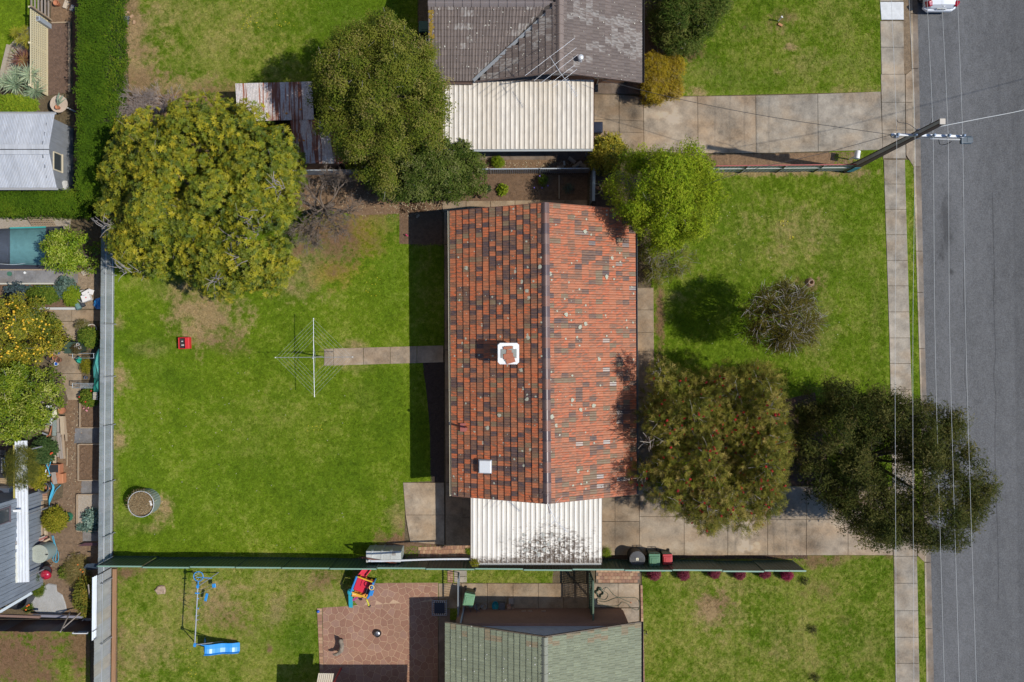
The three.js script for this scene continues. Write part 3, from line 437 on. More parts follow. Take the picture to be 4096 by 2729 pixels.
// ---------------------------------------------------------------- the brown roofed house at the top
{
  const t = thing('brick_house', 'house with a weathered brown tiled roof and grey gable', 'house', V(2.3, 0, -14));
  const he = 2.7, hr = 4.25, eW = P(1898, 325, he), eE = P(2566, 328, he), ap = P(2239, 285, hr), Zn = V(0, 0, -9);
  const eWn = eW.clone().add(Zn), eEn = eE.clone().add(Zn), apn = ap.clone().add(Zn);
  const a0 = P(1716, 323, he), b0 = P(2200, 323, he), ra = P(1712, 12, 3.95), rb = V(ap.x, 3.95, ra.z), na = V(ra.x, he, 2 * ra.z - a0.z), nb = V(ap.x, he, na.z);
  const brown = mat([0.17, 0.115, 0.085], 0.9, { map: 'mottle' }), wallM = mat([0.33, 0.19, 0.12], 0.9, { map: 'mottle', bump: ['grain', 0.006] });
  wallRun(t, [V(eW.x + 0.5, 0, eW.z - 0.9), V(eE.x - 0.5, 0, eE.z - 0.9), V(eE.x - 0.5, 0, eEn.z), V(eW.x + 0.5, 0, eEn.z)], 2.55, wallM);
  wallRun(t, [V(a0.x + 0.3, 0, a0.z - 0.5), V(eW.x + 0.6, 0, a0.z - 0.5), V(eW.x + 0.6, 0, na.z + 0.5), V(a0.x + 0.3, 0, na.z + 0.5)], 2.55, wallM);
  partW(t, 'gable', faces([[V(eW.x + 0.2, 2.6, eW.z - 0.32), V(eE.x - 0.2, 2.6, eW.z - 0.32), V(ap.x, 4.18, eW.z - 0.32)]]), mat([0.50, 0.46, 0.40], 0.7, { map: 'mottle' }));
  const under = (l) => l.map((p) => p.clone().add(V(0, -0.07, 0)));
  const roof = partW(t, 'roof', faces([under([eW, eWn, apn, ap]), under([eE, eEn, apn, ap]), under([a0, b0, rb, ra]), under([na, nb, rb, ra])]), mat([0.09, 0.075, 0.065], 0.9));
  const R = RNG(21), sink = [], tone = (r1, r2, m) => { const k = 0.85 + 0.3 * r1, pale = fbm(m.x * 0.9, m.z * 0.9 + 4, 3) > 0.56; const A = [0.150 * k, 0.118 * k, 0.100 * k]; return { a: A, b: pale && r2 < 0.7 ? [0.34, 0.32, 0.29] : [0.11, 0.085, 0.075], mix: pale ? 0.7 : 0.5 }; };
  const opt = { prof: ROMAN, lift: 0.035, rng: R, tone };
  const vx = (p) => eW.x + (eW.z - p.z) * (ap.x - eW.x) / (eW.z - (ap.z - 3.3)); // the valley between the two wings
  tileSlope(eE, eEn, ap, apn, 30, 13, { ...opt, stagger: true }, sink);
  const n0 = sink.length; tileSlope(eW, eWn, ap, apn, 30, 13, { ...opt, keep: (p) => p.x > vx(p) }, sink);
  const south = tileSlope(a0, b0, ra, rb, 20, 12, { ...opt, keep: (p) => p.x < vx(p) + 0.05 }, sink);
  const all = sink.slice(); layTiles(roof, sink, [mat([1, 1, 1], 0.72)]);
  ridgeCaps(roof, ap.clone(), apn.clone(), 20, mat([0.20, 0.155, 0.13], 0.7), 0.2, 0.14); ridgeCaps(roof, ra.clone(), rb.clone().add(V(-0.3, 0, 0)), 14, mat([0.19, 0.16, 0.15], 0.7), 0.18, 0.12);
  partW(roof, 'valley_flashing', beam(V(eW.x - 0.05, he + 0.09, eW.z), V(ap.x - 0.05, 4.12, ap.z - 3.3), 0.16, 0.03), mat([0.36, 0.38, 0.39], 0.45, { metal: 0.4 }));
  const li = []; for (let k = 0; k < 420; k++) { const s = all[Math.floor(R() * all.length)]; if (s.mid.z < -18) continue; li.push(blot(s.mid.clone().add(V((R() - 0.5) * 0.3, 0, (R() - 0.5) * 0.3)), s.n, V(0, 0, 1), 0.014 + 0.03 * R() * R(), R, 0.045)); }
  partW(roof, 'lichen', li, mat([0.52, 0.50, 0.42], 0.95)).userData.kind = 'stuff';
  const yl = []; for (let k = 0; k < 60; k++) { const tt = R(), f = R() < 0.75; const p = f ? south.at(0.012 + 0.03 * R() * R(), tt, 0) : eW.clone().lerp(eE, 0.06 + 0.42 * R()).setY(0); if (f) yl.push(blot(p, south.n, V(0, 0, 1), 0.06 + 0.05 * R(), R, 0.04)); }
  partW(roof, 'moss', yl, mat([0.24, 0.16, 0.02], 0.95)).userData.kind = 'stuff';
  for (const [a, b] of [[eW, ap], [eE, ap]]) partW(roof, 'verge', beam(a.clone().add(V(0, -0.04, 0.02)), b.clone().add(V(0, -0.04, 0.02)), 0.05, 0.12), mat([0.14, 0.10, 0.085], 0.7));
  partW(t, 'gutter', gutterGeo(eE.clone().add(V(0.02, -0.06, 0)), eEn.clone().add(V(0.02, -0.06, 0)), 0.12, 0.1, 1), mat([0.045, 0.04, 0.04], 0.4));
  partW(t, 'gutter', gutterGeo(a0.clone().add(V(0, -0.05, 0.02)), eW.clone().add(V(-0.1, -0.05, 0.02)), 0.12, 0.1, 1), mat([0.10, 0.06, 0.045], 0.6));
  const fl = P(2327, 246, 3.7), f = partW(t, 'roof_vent', [cyl(0.11, 0.11, 0.7, fl.x - 0.1, fl.y + 0.2, fl.z, 18), lathe([[0, 0.12], [0.1, 0.1], [0.14, 0.04], [0.14, 0]], fl.x - 0.1, fl.y + 0.55, fl.z)], mat([0.66, 0.67, 0.66], 0.4, { metal: 0.3 })); partW(f, 'flashing', rbox(0.3, 0.02, 0.4, 0.006, fl.x, fl.y - 0.02, fl.z + 0.15, 0, 0, -0.37), zincPipe);
  // meter cupboard on the street wall
  const mb = P(2396, 350, 1.2); partW(t, 'meter_box', [rbox(0.5, 0.7, 0.2, 0.02, mb.x, 1.5, eW.z - 0.72)], creamPaint); partW(t, 'downpipe', bar(V(eW.x + 6.3, 2.5, eW.z - 0.7), V(eW.x + 6.3, 0, eW.z - 0.7), 0.04), creamPaint);
}
// ---------------------------------------------------------------- the green roofed house at the bottom
{
  const t = thing('brick_house', 'house with an olive green tiled roof at the bottom edge', 'house', V(1.6, 0, 16));
  const he = 2.7, hr = 4.3, eW = P(1782, 2491, he), eE = P(2563, 2491, he), ap = P(2179, 2550, hr), Zs = V(0, 0, 7);
  const eWs = eW.clone().add(Zs), eEs = eE.clone().add(Zs), aps = ap.clone().add(Zs);
  const wz = P(2048, 2440, 0).z; // the end wall stands well under the gable
  const wallM = mat([0.30, 0.175, 0.125], 0.9, { map: 'mottle', bump: ['grain', 0.006] });
  wallRun(t, [V(eW.x + 0.55, 0, wz), V(eE.x - 0.6, 0, wz), V(eE.x - 0.6, 0, eWs.z), V(eW.x + 0.55, 0, eWs.z)], 2.3, wallM);
  partW(t, 'gable', faces([[V(eW.x + 0.6, 2.32, wz + 0.03), V(eE.x - 0.6, 2.32, wz + 0.03), V(eE.x - 0.6, 2.6, wz + 0.03), V(ap.x, 4.2, wz + 0.03), V(eW.x + 0.6, 2.6, wz + 0.03)]]), mat([0.42, 0.46, 0.52], 0.7, { map: 'fine' }));
  const under = (l) => l.map((p) => p.clone().add(V(0, -0.07, 0)));
  const roof = partW(t, 'roof', faces([under([eW, eWs, aps, ap]), under([eE, eEs, aps, ap])]), mat([0.08, 0.09, 0.07], 0.9));
  const R = RNG(31), sink = [], tone = (r1, r2, m) => { const k = 0.88 + 0.24 * r1, e = m.z < eW.z + 0.55 && r2 < 0.35; return { a: e ? [0.25, 0.19, 0.11] : [0.215 * k, 0.235 * k, 0.150 * k], b: [0.15, 0.165, 0.11], mix: 0.5 }; };
  const opt = { prof: ROMAN, lift: 0.036, rng: R, tone };
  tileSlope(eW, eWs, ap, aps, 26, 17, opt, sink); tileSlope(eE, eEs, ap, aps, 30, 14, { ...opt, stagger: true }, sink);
  const all = sink.slice(); layTiles(roof, sink, [mat([1, 1, 1], 0.7)]);
  ridgeCaps(roof, ap.clone(), aps.clone(), 16, mat([0.22, 0.225, 0.17], 0.7), 0.17, 0.12);
  const li = []; for (let k = 0; k < 200; k++) { const s = all[Math.floor(R() * all.length)]; if (s.mid.x > ap.x + 0.2) continue; li.push(blot(s.mid.clone().add(V((R() - 0.5) * 0.3, 0, (R() - 0.5) * 0.3)), s.n, V(0, 0, 1), 0.018 + 0.03 * R() * R(), R, 0.045)); }
  partW(roof, 'lichen', li, mat([0.56, 0.55, 0.48], 0.95)).userData.kind = 'stuff';
  for (const [a, b] of [[eW, ap], [eE, ap]]) partW(roof, 'verge', beam(a.clone().add(V(0, -0.04, -0.02)), b.clone().add(V(0, -0.04, -0.02)), 0.05, 0.12), mat([0.13, 0.10, 0.07], 0.7));
  partW(t, 'gutter', gutterGeo(eW.clone().add(V(-0.02, -0.05, 0)), eWs.clone().add(V(-0.02, -0.05, 0)), 0.12, 0.1, -1), mat([0.40, 0.42, 0.40], 0.5));
  partW(t, 'gutter', gutterGeo(eE.clone().add(V(0.02, -0.06, 0)), eEs.clone().add(V(0.02, -0.06, 0)), 0.11, 0.1, -1), mat([0.08, 0.06, 0.06], 0.4));
  const dp = q(1, 3, 1905, 960, 1.2); partW(t, 'downpipe', bar(V(eW.x + 0.75, 0, wz - 0.16), V(eW.x + 0.72, 2.6, wz - 0.16), 0.045, 10), mat([0.40, 0.46, 0.50], 0.5));
  for (const x of [2175, 2120, 2095]) { const b = P(x, 2452, 0.5); partW(t, 'wall_vent', rbox(0.24, 0.14, 0.03, 0.006, b.x, 0.5, wz - 0.115), mat([0.36, 0.26, 0.20], 0.9)); }
}

// ---------------------------------------------------------------- carports and sheds
const flat = (p, y) => V(p.x, y, p.z);
function sheetRoof(t, A, B, W, n, mats, pitch, prof, drop = 0, name = 'roof_sheet') { // n overlapping sheets between A and B, ribs along W
  const U = B.clone().sub(A);
  for (let k = 0; k < n; k++) { const a = A.clone().addScaledVector(U, k / n).add(V(0, k % 2 ? drop : 0, 0)); partW(t, name, ribbed(a, U.clone().multiplyScalar(1 / n + 0.002), W, pitch, prof, 0), mats[k % mats.length]); }
}
const soot = tex(512, 512, (u, v, c) => { const f = fbm(u * 34, v * 34, 4), st = fbm(u * 40, v * 3, 3), e = clamp(1.15 - Math.hypot((u - 0.62) / 0.36, (v - 0.93) / 0.42) + 1.4 * (f - 0.5), 0, 1), e2 = clamp(1.1 - (1 - v) / 0.1 + 1.2 * (f - 0.5), 0, 1), k = clamp(Math.max(e * 1.3 * smoothstep(fbm(u * 60, v * 60, 2), 0.3, 0.55), e2), 0, 0.93) * 0.95, l = 0.93 - 0.25 * clamp(st * 2 - 0.9, 0, 1); c[0] = lerp(l, 0.11, k); c[1] = lerp(l * 0.985, 0.075, k); c[2] = lerp(l * 0.95, 0.05, k); });
{ // lower carport: white ribbed sheets with a dirty low edge
  const y = 2.55, A = P(1884, 1968, y + 0.06), B = P(2406, 1968, y + 0.06), Wd = P(1884, 2253, y).sub(P(1884, 1968, y + 0.06));
  const t = thing('carport', 'white ribbed metal carport with dirt and leaf litter on its low edge', 'carport', V(1.2, 0, 9.3));
  const m = mat([0.76, 0.73, 0.67], 0.5, { map: soot }), U = B.clone().sub(A), n = 9;
  for (let k = 0; k < n; k++) {
    const g = ribbed(A.clone().addScaledVector(U, k / n).add(V(0, k % 2 ? 0.004 : 0, 0)), U.clone().multiplyScalar(1 / n + 0.003), Wd, U.length() / 27, CLAD.map(([s, h]) => [s, h * 1.25])).toNonIndexed(), p = g.attributes.position, a = [];
    for (let i = 0; i < p.count; i++) a.push((p.getX(i) - A.x) / U.length(), (p.getZ(i) - A.z) / Wd.z);
    g.setAttribute('uv', new THREE.Float32BufferAttribute(a, 2)); g.userData.uv = true; partW(t, 'roof_sheet', g, m);
  }
  const E = A.clone().add(Wd), F = B.clone().add(Wd);
  partW(t, 'gutter', gutterGeo(E.clone().add(V(0, -0.05, -0.02)), F.clone().add(V(0, -0.05, -0.02)), 0.1, 0.09, 1), mat([0.50, 0.50, 0.47], 0.5));
  partW(t, 'fascia', [beam(B.clone().add(V(0.02, -0.07, 0)), F.clone().add(V(0.02, -0.07, 0)), 0.03, 0.13), beam(A.clone().add(V(-0.02, -0.07, 0)), E.clone().add(V(-0.02, -0.07, 0)), 0.03, 0.13)], mat([0.16, 0.12, 0.09], 0.6));
  for (const p of [A, B, E, F]) { const b = V(p.x + (p === A || p === E ? 0.15 : -0.15), 0, p.z + (p === E || p === F ? -0.2 : 0.5)); partW(t, 'post', bar(b, b.clone().setY(2.45), 0.045, 8), galv); }
  const lit = [], R = RNG(5); for (let k = 0; k < 900; k++) { const s = R(), d = R() * R(); const w = 0.15 + 0.85 * Math.max(0, 1 - Math.abs(s - 0.62) / 0.35); if (d > w * 0.42) continue; const c = A.clone().addScaledVector(U, s).addScaledVector(Wd, 0.99 - d).add(V(0, 0.012 + R() * 0.02, 0)); lit.push(blot(c, V(0, 1, 0), V(1, 0, 0), 0.012 + 0.02 * R(), R, 0)); }
  partW(t, 'leaf_litter', lit, mat([0.10, 0.065, 0.04], 0.95)).userData.kind = 'stuff';
  const ms = []; for (let k = 0; k < 26; k++) { const c = A.clone().addScaledVector(U, 0.38 + 0.33 * R()).addScaledVector(Wd, 0.5 + 0.4 * R()).add(V(0, 0.03, 0)); ms.push(blot(c, V(0, 1, 0), V(1, 0, 0), 0.05 + 0.06 * R(), R, 0)); }
  partW(t, 'moss', ms, mat([0.40, 0.40, 0.36], 0.95)).userData.kind = 'stuff';
}
{ // upper carport
  const y = 2.45, A = P(1772, 322, y + 0.05), B = P(2373, 319, y + 0.05), E = P(1772, 598, y), Wd = E.clone().sub(A), U = B.clone().sub(A), n = 8;
  const t = thing('carport', 'cream ribbed metal carport between the olive tree and the driveway', 'carport', V(0.2, 0, -11.8));
  const cr = [0, 1, 2].map((k) => mat([0.60 - 0.02 * k, 0.55 - 0.025 * k, 0.47 - 0.03 * k], 0.55, { map: 'streak' }));
  sheetRoof(t, A, B, Wd, n, cr, U.length() / 32, CLAD.map(([s, h]) => [s, h * 1.35]), 0.004);
  const F = B.clone().add(Wd);
  partW(t, 'gutter', gutterGeo(E.clone().add(V(0, -0.05, 0)), F.clone().add(V(0, -0.05, 0)), 0.1, 0.09, 1), mat([0.36, 0.38, 0.38], 0.5));
  partW(t, 'fascia', [beam(B.clone().add(V(0.02, -0.06, 0)), F.clone().add(V(0.02, -0.06, 0)), 0.03, 0.12)], mat([0.17, 0.07, 0.05], 0.6));
  for (const p of [A, B, E, F]) { const b = V(p.x + (p === A || p === E ? 0.2 : -0.15), 0, p.z + (p === E || p === F ? -0.2 : 0.2)); partW(t, 'post', bar(b, b.clone().setY(2.4), 0.045, 8), galv); }
}
const rustTex = (seed, bare, red) => tex(256, 512, (u, v, c) => { const f = fbm(u * 9 + seed, v * 4 + seed, 4), s = fbm(u * 34 + seed, v * 1.5, 2), k = clamp((f * 0.45 + s * 0.55 - bare) * 6, 0, 1), l = 0.50 + 0.2 * (vn(u * 60, v * 60) - 0.5); c[0] = lerp(l, red[0], k); c[1] = lerp(l * 0.93, red[1], k); c[2] = lerp(l * 0.9, red[2], k); for (let n = 0; n < 3; n++) c[n] *= 0.85 + 0.3 * vn(u * 40 + seed, v * 50); });
const RUST = [rustTex(1, 0.44, [0.27, 0.095, 0.055]), rustTex(9, 0.49, [0.30, 0.11, 0.06]), rustTex(17, 0.33, [0.20, 0.07, 0.04]), rustTex(33, 0.62, [0.26, 0.10, 0.05])].map((t) => mat([1, 1, 1], 0.75, { map: rep(t, 1.3, 2.6) }));
{ // rusty shed under the trees
  const y = 2.15, t = thing('shed', 'shed with a rusty corrugated iron roof between two trees', 'shed', o(660, 290));
  const Q = (x, z, h) => P(x, z, h), rows = [[[941, 334], [1246, 326], [955, 486], [1268, 486], [0, 3, 1, 2, 1, 2, 3]], [[1160, 480], [1345, 480], [1212, 654], [1350, 652], [2, 1, 2, 3, 2]]];
  for (const [a, b, c, d, ms] of rows) {
    const h = y + (a[1] > 400 ? -0.09 : 0.06), A = Q(...a, h + 0.1), B = Q(...b, h + 0.1), D = Q(...c, h - 0.02), U = B.clone().sub(A), Wd = D.clone().sub(A), n = ms.length; Wd.x *= 0.5;
    for (let k = 0; k < n; k++) partW(t, 'roof_sheet', ribbed(A.clone().addScaledVector(U, k / n).add(V(0, (k % 2) * 0.008, 0)), U.clone().multiplyScalar(1.04 / n), Wd, 0.076, CORR), RUST[ms[k]]);
  }
  const cs = [Q(955, 345, 2), Q(1330, 345, 2), Q(1340, 640, 2), Q(1000, 640, 2)]; wallRun(t, cs.map((p) => flat(p, 0)), 2.0, mat([0.16, 0.09, 0.06], 0.85, { map: 'streak' }));
  const R = RNG(3); for (const [x, z] of [[1202, 438], [1146, 454], [1196, 562], [1215, 562]]) { const p = Q(x, z, y + 0.13); partW(t, 'rust_spot', blot(p, V(0, 1, 0), V(1, 0, 0), 0.06, R, 0.01), mat([0.55, 0.24, 0.05], 0.9)); }
}
{ // grey garden shed at the left
  const he = 2.2, hr = 2.8, t = thing('shed', 'grey weatherboard garden shed with corrugated gable roof', 'shed', P(100, 600));
  const eN = P(219, 456, he), rE = P(194, 598, hr), eS = P(227, 751, he), L = V(-5, 0, 0), xw = P(292, 600, 0).x;
  for (const [a, b, ms] of [[eN, rE, [0, 1, 0, 2, 1, 0]], [eS, rE, [1, 0, 2, 0, 1, 0]]]) {
    const U = L.clone(), Wd = b.clone().sub(a); const A = a.clone().add(V(0, 0, 0));
    for (let k = 0; k < 6; k++) partW(t, 'roof_sheet', ribbed(A.clone().addScaledVector(U, k / 6).add(V(0, (k % 2) * 0.006, 0)), U.clone().multiplyScalar(1.03 / 6), Wd, 0.076, CORR), [mat([0.40, 0.42, 0.45], 0.5, { map: 'streak' }), mat([0.43, 0.45, 0.48], 0.5, { map: 'streak' }), mat([0.37, 0.39, 0.42], 0.5, { map: 'streak' })][ms[k]]);
  }
  partW(t, 'ridge_capping', [beam(rE.clone().add(V(0.02, 0.0, -0.11)), rE.clone().add(L).add(V(0, 0.0, -0.11)), 0.26, 0.02), beam(rE.clone().add(V(0.02, 0.0, 0.11)), rE.clone().add(L).add(V(0, 0.0, 0.11)), 0.26, 0.02)].map((g, k) => g), mat([0.45, 0.47, 0.49], 0.5, { map: 'streak' }));
  const wallG = mat([0.20, 0.215, 0.235], 0.7, { map: 'streak' });
  const zN = eN.z + 0.15, zS = eS.z - 0.15, prof = (y) => y < he ? [zN, zS] : [zN + (rE.z - zN) * (y - he) / (hr - he), zS + (rE.z - zS) * (y - he) / (hr - he)];
  for (let y = 0.02; y < hr - 0.1; y += 0.17) { const [a, b] = prof(Math.min(y + 0.085, hr)); partW(t, 'board', box(0.03, 0.172, Math.max(0.05, b - a), xw, y + 0.085, (a + b) / 2, 0, 0, 0.06), wallG); }
  for (const z of [zN, zS]) partW(t, 'wall', box(5, he - 0.02, 0.06, xw - 2.5, he / 2 - 0.01, z), wallG);
  const wz = P(240, 650, 1.4).z, wd = partW(t, 'window', [box(0.05, 0.06, 0.9, xw + 0.03, 1.85, wz), box(0.09, 0.07, 0.95, xw + 0.04, 1.1, wz), box(0.05, 0.7, 0.06, xw + 0.03, 1.47, wz - 0.44), box(0.05, 0.7, 0.06, xw + 0.03, 1.47, wz + 0.44)], creamPaint); partW(wd, 'pane', box(0.02, 0.68, 0.82, xw + 0.02, 1.47, wz), glassDark);
  partW(t, 'gutter', [...gutterGeo(eN.clone().add(V(-5, -0.04, 0)), eN.clone().add(V(0.02, -0.04, 0)), 0.1, 0.08, -1), ...gutterGeo(eS.clone().add(V(-5, -0.04, 0)), eS.clone().add(V(0.02, -0.04, 0)), 0.1, 0.08, 1)], mat([0.36, 0.37, 0.38], 0.5));
  const R = RNG(8); for (const [x, z, h, r] of [[279, 745, 0.7, 0.3], [237, 737, 0.9, 0.14]]) { const p = P(x, z, h); partW(t, 'paint_patch', blot(V(xw + 0.03, h + 0.1, p.z), V(1, 0, 0), V(0, 1, 0), r, R, 0.01), whitePaint); }
}
// ---------------------------------------------------------------- fences
const CB = { green: mat([0.040, 0.085, 0.068], 0.45), rail: mat([0.20, 0.33, 0.25], 0.45), post: mat([0.05, 0.10, 0.08], 0.45) };
{ // green panel fence, ribs upright
  const xs = [388, 568, 758, 941, 1126, 1318, 1507, 1703, 1899, 2094, 2290, 2499, 2690, 2891, 3058, 3227], h = 1.9, t = thing('panel_fence', 'long dark green metal panel fence between the two gardens', 'fence', P(1800, 2235)), top = (u) => P(u, 2266 + (u - 388) * 0.0067, h);
  for (let k = 0; k + 1 < xs.length; k++) {
    const a = flat(top(xs[k]), 0), b = flat(top(xs[k + 1]), 0), z = (k % 2) * 0.02 + [0, 0.02, 0.01, 0, 0.03, 0.03, 0, 0.01, 0, 0.02, 0, 0.01, 0, 0.02, 0][k]; a.z += z; b.z += z; a.x += 0.02; b.x -= 0.02;
    const g = ribbed(a.clone().add(V(0, 0.06, 0)), b.clone().sub(a), V(0, h - 0.12, 0), 0.19, [[0, 0], [0.28, 0], [0.38, -0.025], [0.62, -0.025], [0.72, 0]]);
    const me = partW(t, 'panel', g, CB.green);
    partW(me, 'rail', [beam(a.clone().setY(h - 0.03), b.clone().setY(h - 0.03), 0.07, 0.06)], CB.rail); partW(me, 'rail', [beam(a.clone().setY(0.06), b.clone().setY(0.06), 0.05, 0.06)], CB.green);
    partW(t, 'post', rbox(0.07, h + 0.02, 0.07, 0.01, a.x - 0.02, h / 2, a.z), CB.post);
  }
}
function corrFence(t, list, mats, h0) { // upright corrugated sheets along a line of [x, z, height]
  for (let k = 0; k + 1 < list.length; k++) { const [ax, az, ah] = list[k], [bx, bz] = list[k + 1], a = V(ax, 0.02, az), b = V(bx, 0.02, bz); partW(t, 'sheet', ribbed(a.clone().add(V(0, 0, 0)), b.clone().sub(a).multiplyScalar(1.04), V(0, ah, 0), 0.076, CORR), mats[k % mats.length]); }
}
{ // long galvanised corrugated fence
  const X = (v) => P(459 - (v - 900) * 0.006, v).x, t = thing('corrugated_fence', 'long galvanised corrugated iron fence dividing the left gardens', 'fence', V(X(1500), 0, 2)), L = [], R = RNG(14);
  const v0 = 905, n = 24; for (let k = 0; k <= n; k++) { const v = v0 + (2262 - v0) * k / n; L.push([X(v) - (k % 2) * 0.006, P(0, v).z, 1.36 + 0.02 * R() + (v - 900) * 0.00008]); }
  const g3 = [[0.34, 0.37, 0.39], [0.38, 0.40, 0.42], [0.31, 0.34, 0.36]].map((c) => mat(c, 0.5, { map: 'streak', metal: 0.25 })); corrFence(t, L, g3);
  partW(t, 'rail', [beam(V(X(v0) + 0.045, 0.98, P(0, v0).z), V(X(2262) + 0.045, 1.02, P(0, 2262).z), 0.04, 0.05), beam(V(X(v0) + 0.045, 0.3, P(0, v0).z), V(X(2262) + 0.045, 0.3, P(0, 2262).z), 0.04, 0.05)], mat([0.42, 0.44, 0.45], 0.5));
  for (const v of [930, 1102, 1297, 1505, 1697, 1920, 2130]) { const p = V(X(v) + 0.1, 0, P(0, v).z); partW(t, 'post', [bar(p, p.clone().setY(1.12), 0.03, 8), sph(0.045, p.x, 1.13, p.z)], mat([0.30, 0.31, 0.32], 0.5)); }
}
{ // taller patched fence below the green one
  const X = (v) => P(446 - (v - 2270) * 0.008, v).x, t = thing('corrugated_fence', 'patched corrugated fence with white and rust stained sheets', 'fence', V(X(2500), 0, 15));
  const L = [], vs = [2272, 2320, 2368, 2416, 2464, 2512, 2560, 2608, 2656, 2704, 2752, 2800]; vs.forEach((v, k) => L.push([X(v) - 0.01 * (k % 2), P(0, v).z, k < 5 ? 1.42 : 1.68]));
  corrFence(t, L, [mat([0.35, 0.36, 0.35], 0.55, { map: 'streak' }), mat([0.37, 0.37, 0.34], 0.6, { map: 'streak' }), mat([0.33, 0.34, 0.33], 0.6, { map: 'streak' }), mat([0.38, 0.35, 0.29], 0.65, { map: 'streak' })]);
  for (let k = 0; k < 3; k++) { const a = V(X(2276 + 80 * k) - 0.06, 1.02, P(0, 2272 + 80 * k).z), b = V(X(2355 + 80 * k) - 0.06, 1.02, P(0, 2355 + 80 * k).z); partW(t, 'sheet', ribbed(a, V(-0.04, 0.72, 0), b.clone().sub(a), 0.15, CORR.map(([s, h]) => [s, h * 2])), mat([0.72, 0.76, 0.80], 0.45)); }
  partW(t, 'kickboard', beam(V(X(2275) + 0.2, 0.06, P(0, 2275).z), V(X(2800) + 0.18, 0.06, P(0, 2800).z), 0.2, 0.1), mat([0.30, 0.165, 0.085], 0.85, { map: 'wood' }));
  partW(t, 'rail', beam(V(X(2272) + 0.045, 1.0, P(0, 2272).z), V(X(2800) + 0.045, 1.0, P(0, 2800).z), 0.04, 0.05), galv);
  for (const v of [2310, 2545]) { const p = V(X(v) + 0.1, 0, P(0, v).z); partW(t, 'post', bar(p, p.clone().setY(1.25), 0.03, 8), mat([0.30, 0.31, 0.32], 0.5)); }
}
{ // upper garden fences
  const t = thing('corrugated_fence', 'low grey ribbed fence behind the shrubs and soil bed', 'fence', P(1800, 690)), p5 = [[0, 0], [0.3, 0], [0.4, 0.02], [0.6, 0.02], [0.7, 0]], gm = mat([0.30, 0.33, 0.36], 0.5, { map: 'streak' });
  const a = P(1180, 700), b = P(2352, 692); for (let k = 0; k < 6; k++) { const A = a.clone().lerp(b, k / 6), B = a.clone().lerp(b, (k + 1) / 6), me = partW(t, 'panel', ribbed(A, B.clone().sub(A), V(0, 1.1, 0), 0.11, p5), gm); partW(me, 'rail', beam(A.clone().setY(1.12), B.clone().setY(1.12), 0.05, 0.05), mat([0.40, 0.44, 0.48], 0.45)); partW(t, 'post', bar(A, A.clone().setY(1.2), 0.035, 8), steel); }
  const r = thing('corrugated_fence', 'short blue grey fence return between bed and green tree', 'fence', P(2360, 760)), c = P(2362, 694), d = P(2360, 822);
  for (let k = 0; k < 2; k++) { const A = c.clone().lerp(d, k / 2), B = c.clone().lerp(d, (k + 1) / 2), me = partW(r, 'panel', ribbed(A, B.clone().sub(A), V(0, 1.35, 0), 0.15, p5), mat([0.22, 0.27, 0.32], 0.5)); partW(me, 'rail', [beam(A.clone().add(V(0.05, 1.36, 0)), B.clone().add(V(0.05, 1.36, 0)), 0.14, 0.05)], mat([0.25, 0.31, 0.36], 0.5)); }
  const f = thing('panel_fence', 'pale ribbed fence with red capping beside the upper driveway', 'fence', P(3100, 688)), e = P(2810, 690), g = P(3400, 684), pg = mat([0.44, 0.47, 0.42], 0.5);
  for (let k = 0; k < 4; k++) { const A = e.clone().lerp(g, k / 4), B = e.clone().lerp(g, (k + 1) / 4), me = partW(f, 'panel', ribbed(A, B.clone().sub(A), V(0, 1.5, 0), 0.2, p5), pg); partW(me, 'rail', beam(A.clone().setY(1.55), B.clone().setY(1.55), 0.05, 0.05), mat([0.34, 0.07, 0.06], 0.5)); partW(me, 'rail', beam(A.clone().add(V(0, 1.05, 0.05)), B.clone().add(V(0, 1.05, 0.05)), 0.04, 0.05), pg); partW(f, 'post', rbox(0.06, 1.55, 0.06, 0.01, A.x, 0.77, A.z + 0.04), mat([0.12, 0.12, 0.12], 0.6)); }
}
{ // dark corrugated fence across the far left garden
  const t = thing('corrugated_fence', 'shaded dark purple corrugated fence beside the rubble yard', 'fence', P(200, 2470)), a = P(-70, 2478), b = P(440, 2478), ms = [[0.055, 0.05, 0.06], [0.075, 0.05, 0.055], [0.09, 0.09, 0.10], [0.08, 0.045, 0.04]].map((c) => mat(c, 0.5, { map: 'streak' })), L = [], n = 9;
  for (let k = 0; k <= n; k++) { const p = a.clone().lerp(b, k / n); L.push([p.x, p.z + 0.008 * (k % 2), 1.75 + 0.06 * Math.sin(k * 2)]); } corrFence(t, L, ms);
  for (const [x0, x1, y, m] of [[0, 160, 0.9, [0.22, 0.14, 0.11]], [130, 330, 0.35, [0.22, 0.22, 0.27]]]) partW(t, 'rail', beam(P(x0, 2462, y), P(x1, 2468, y), 0.12, 0.14), mat(m, 0.6));
}
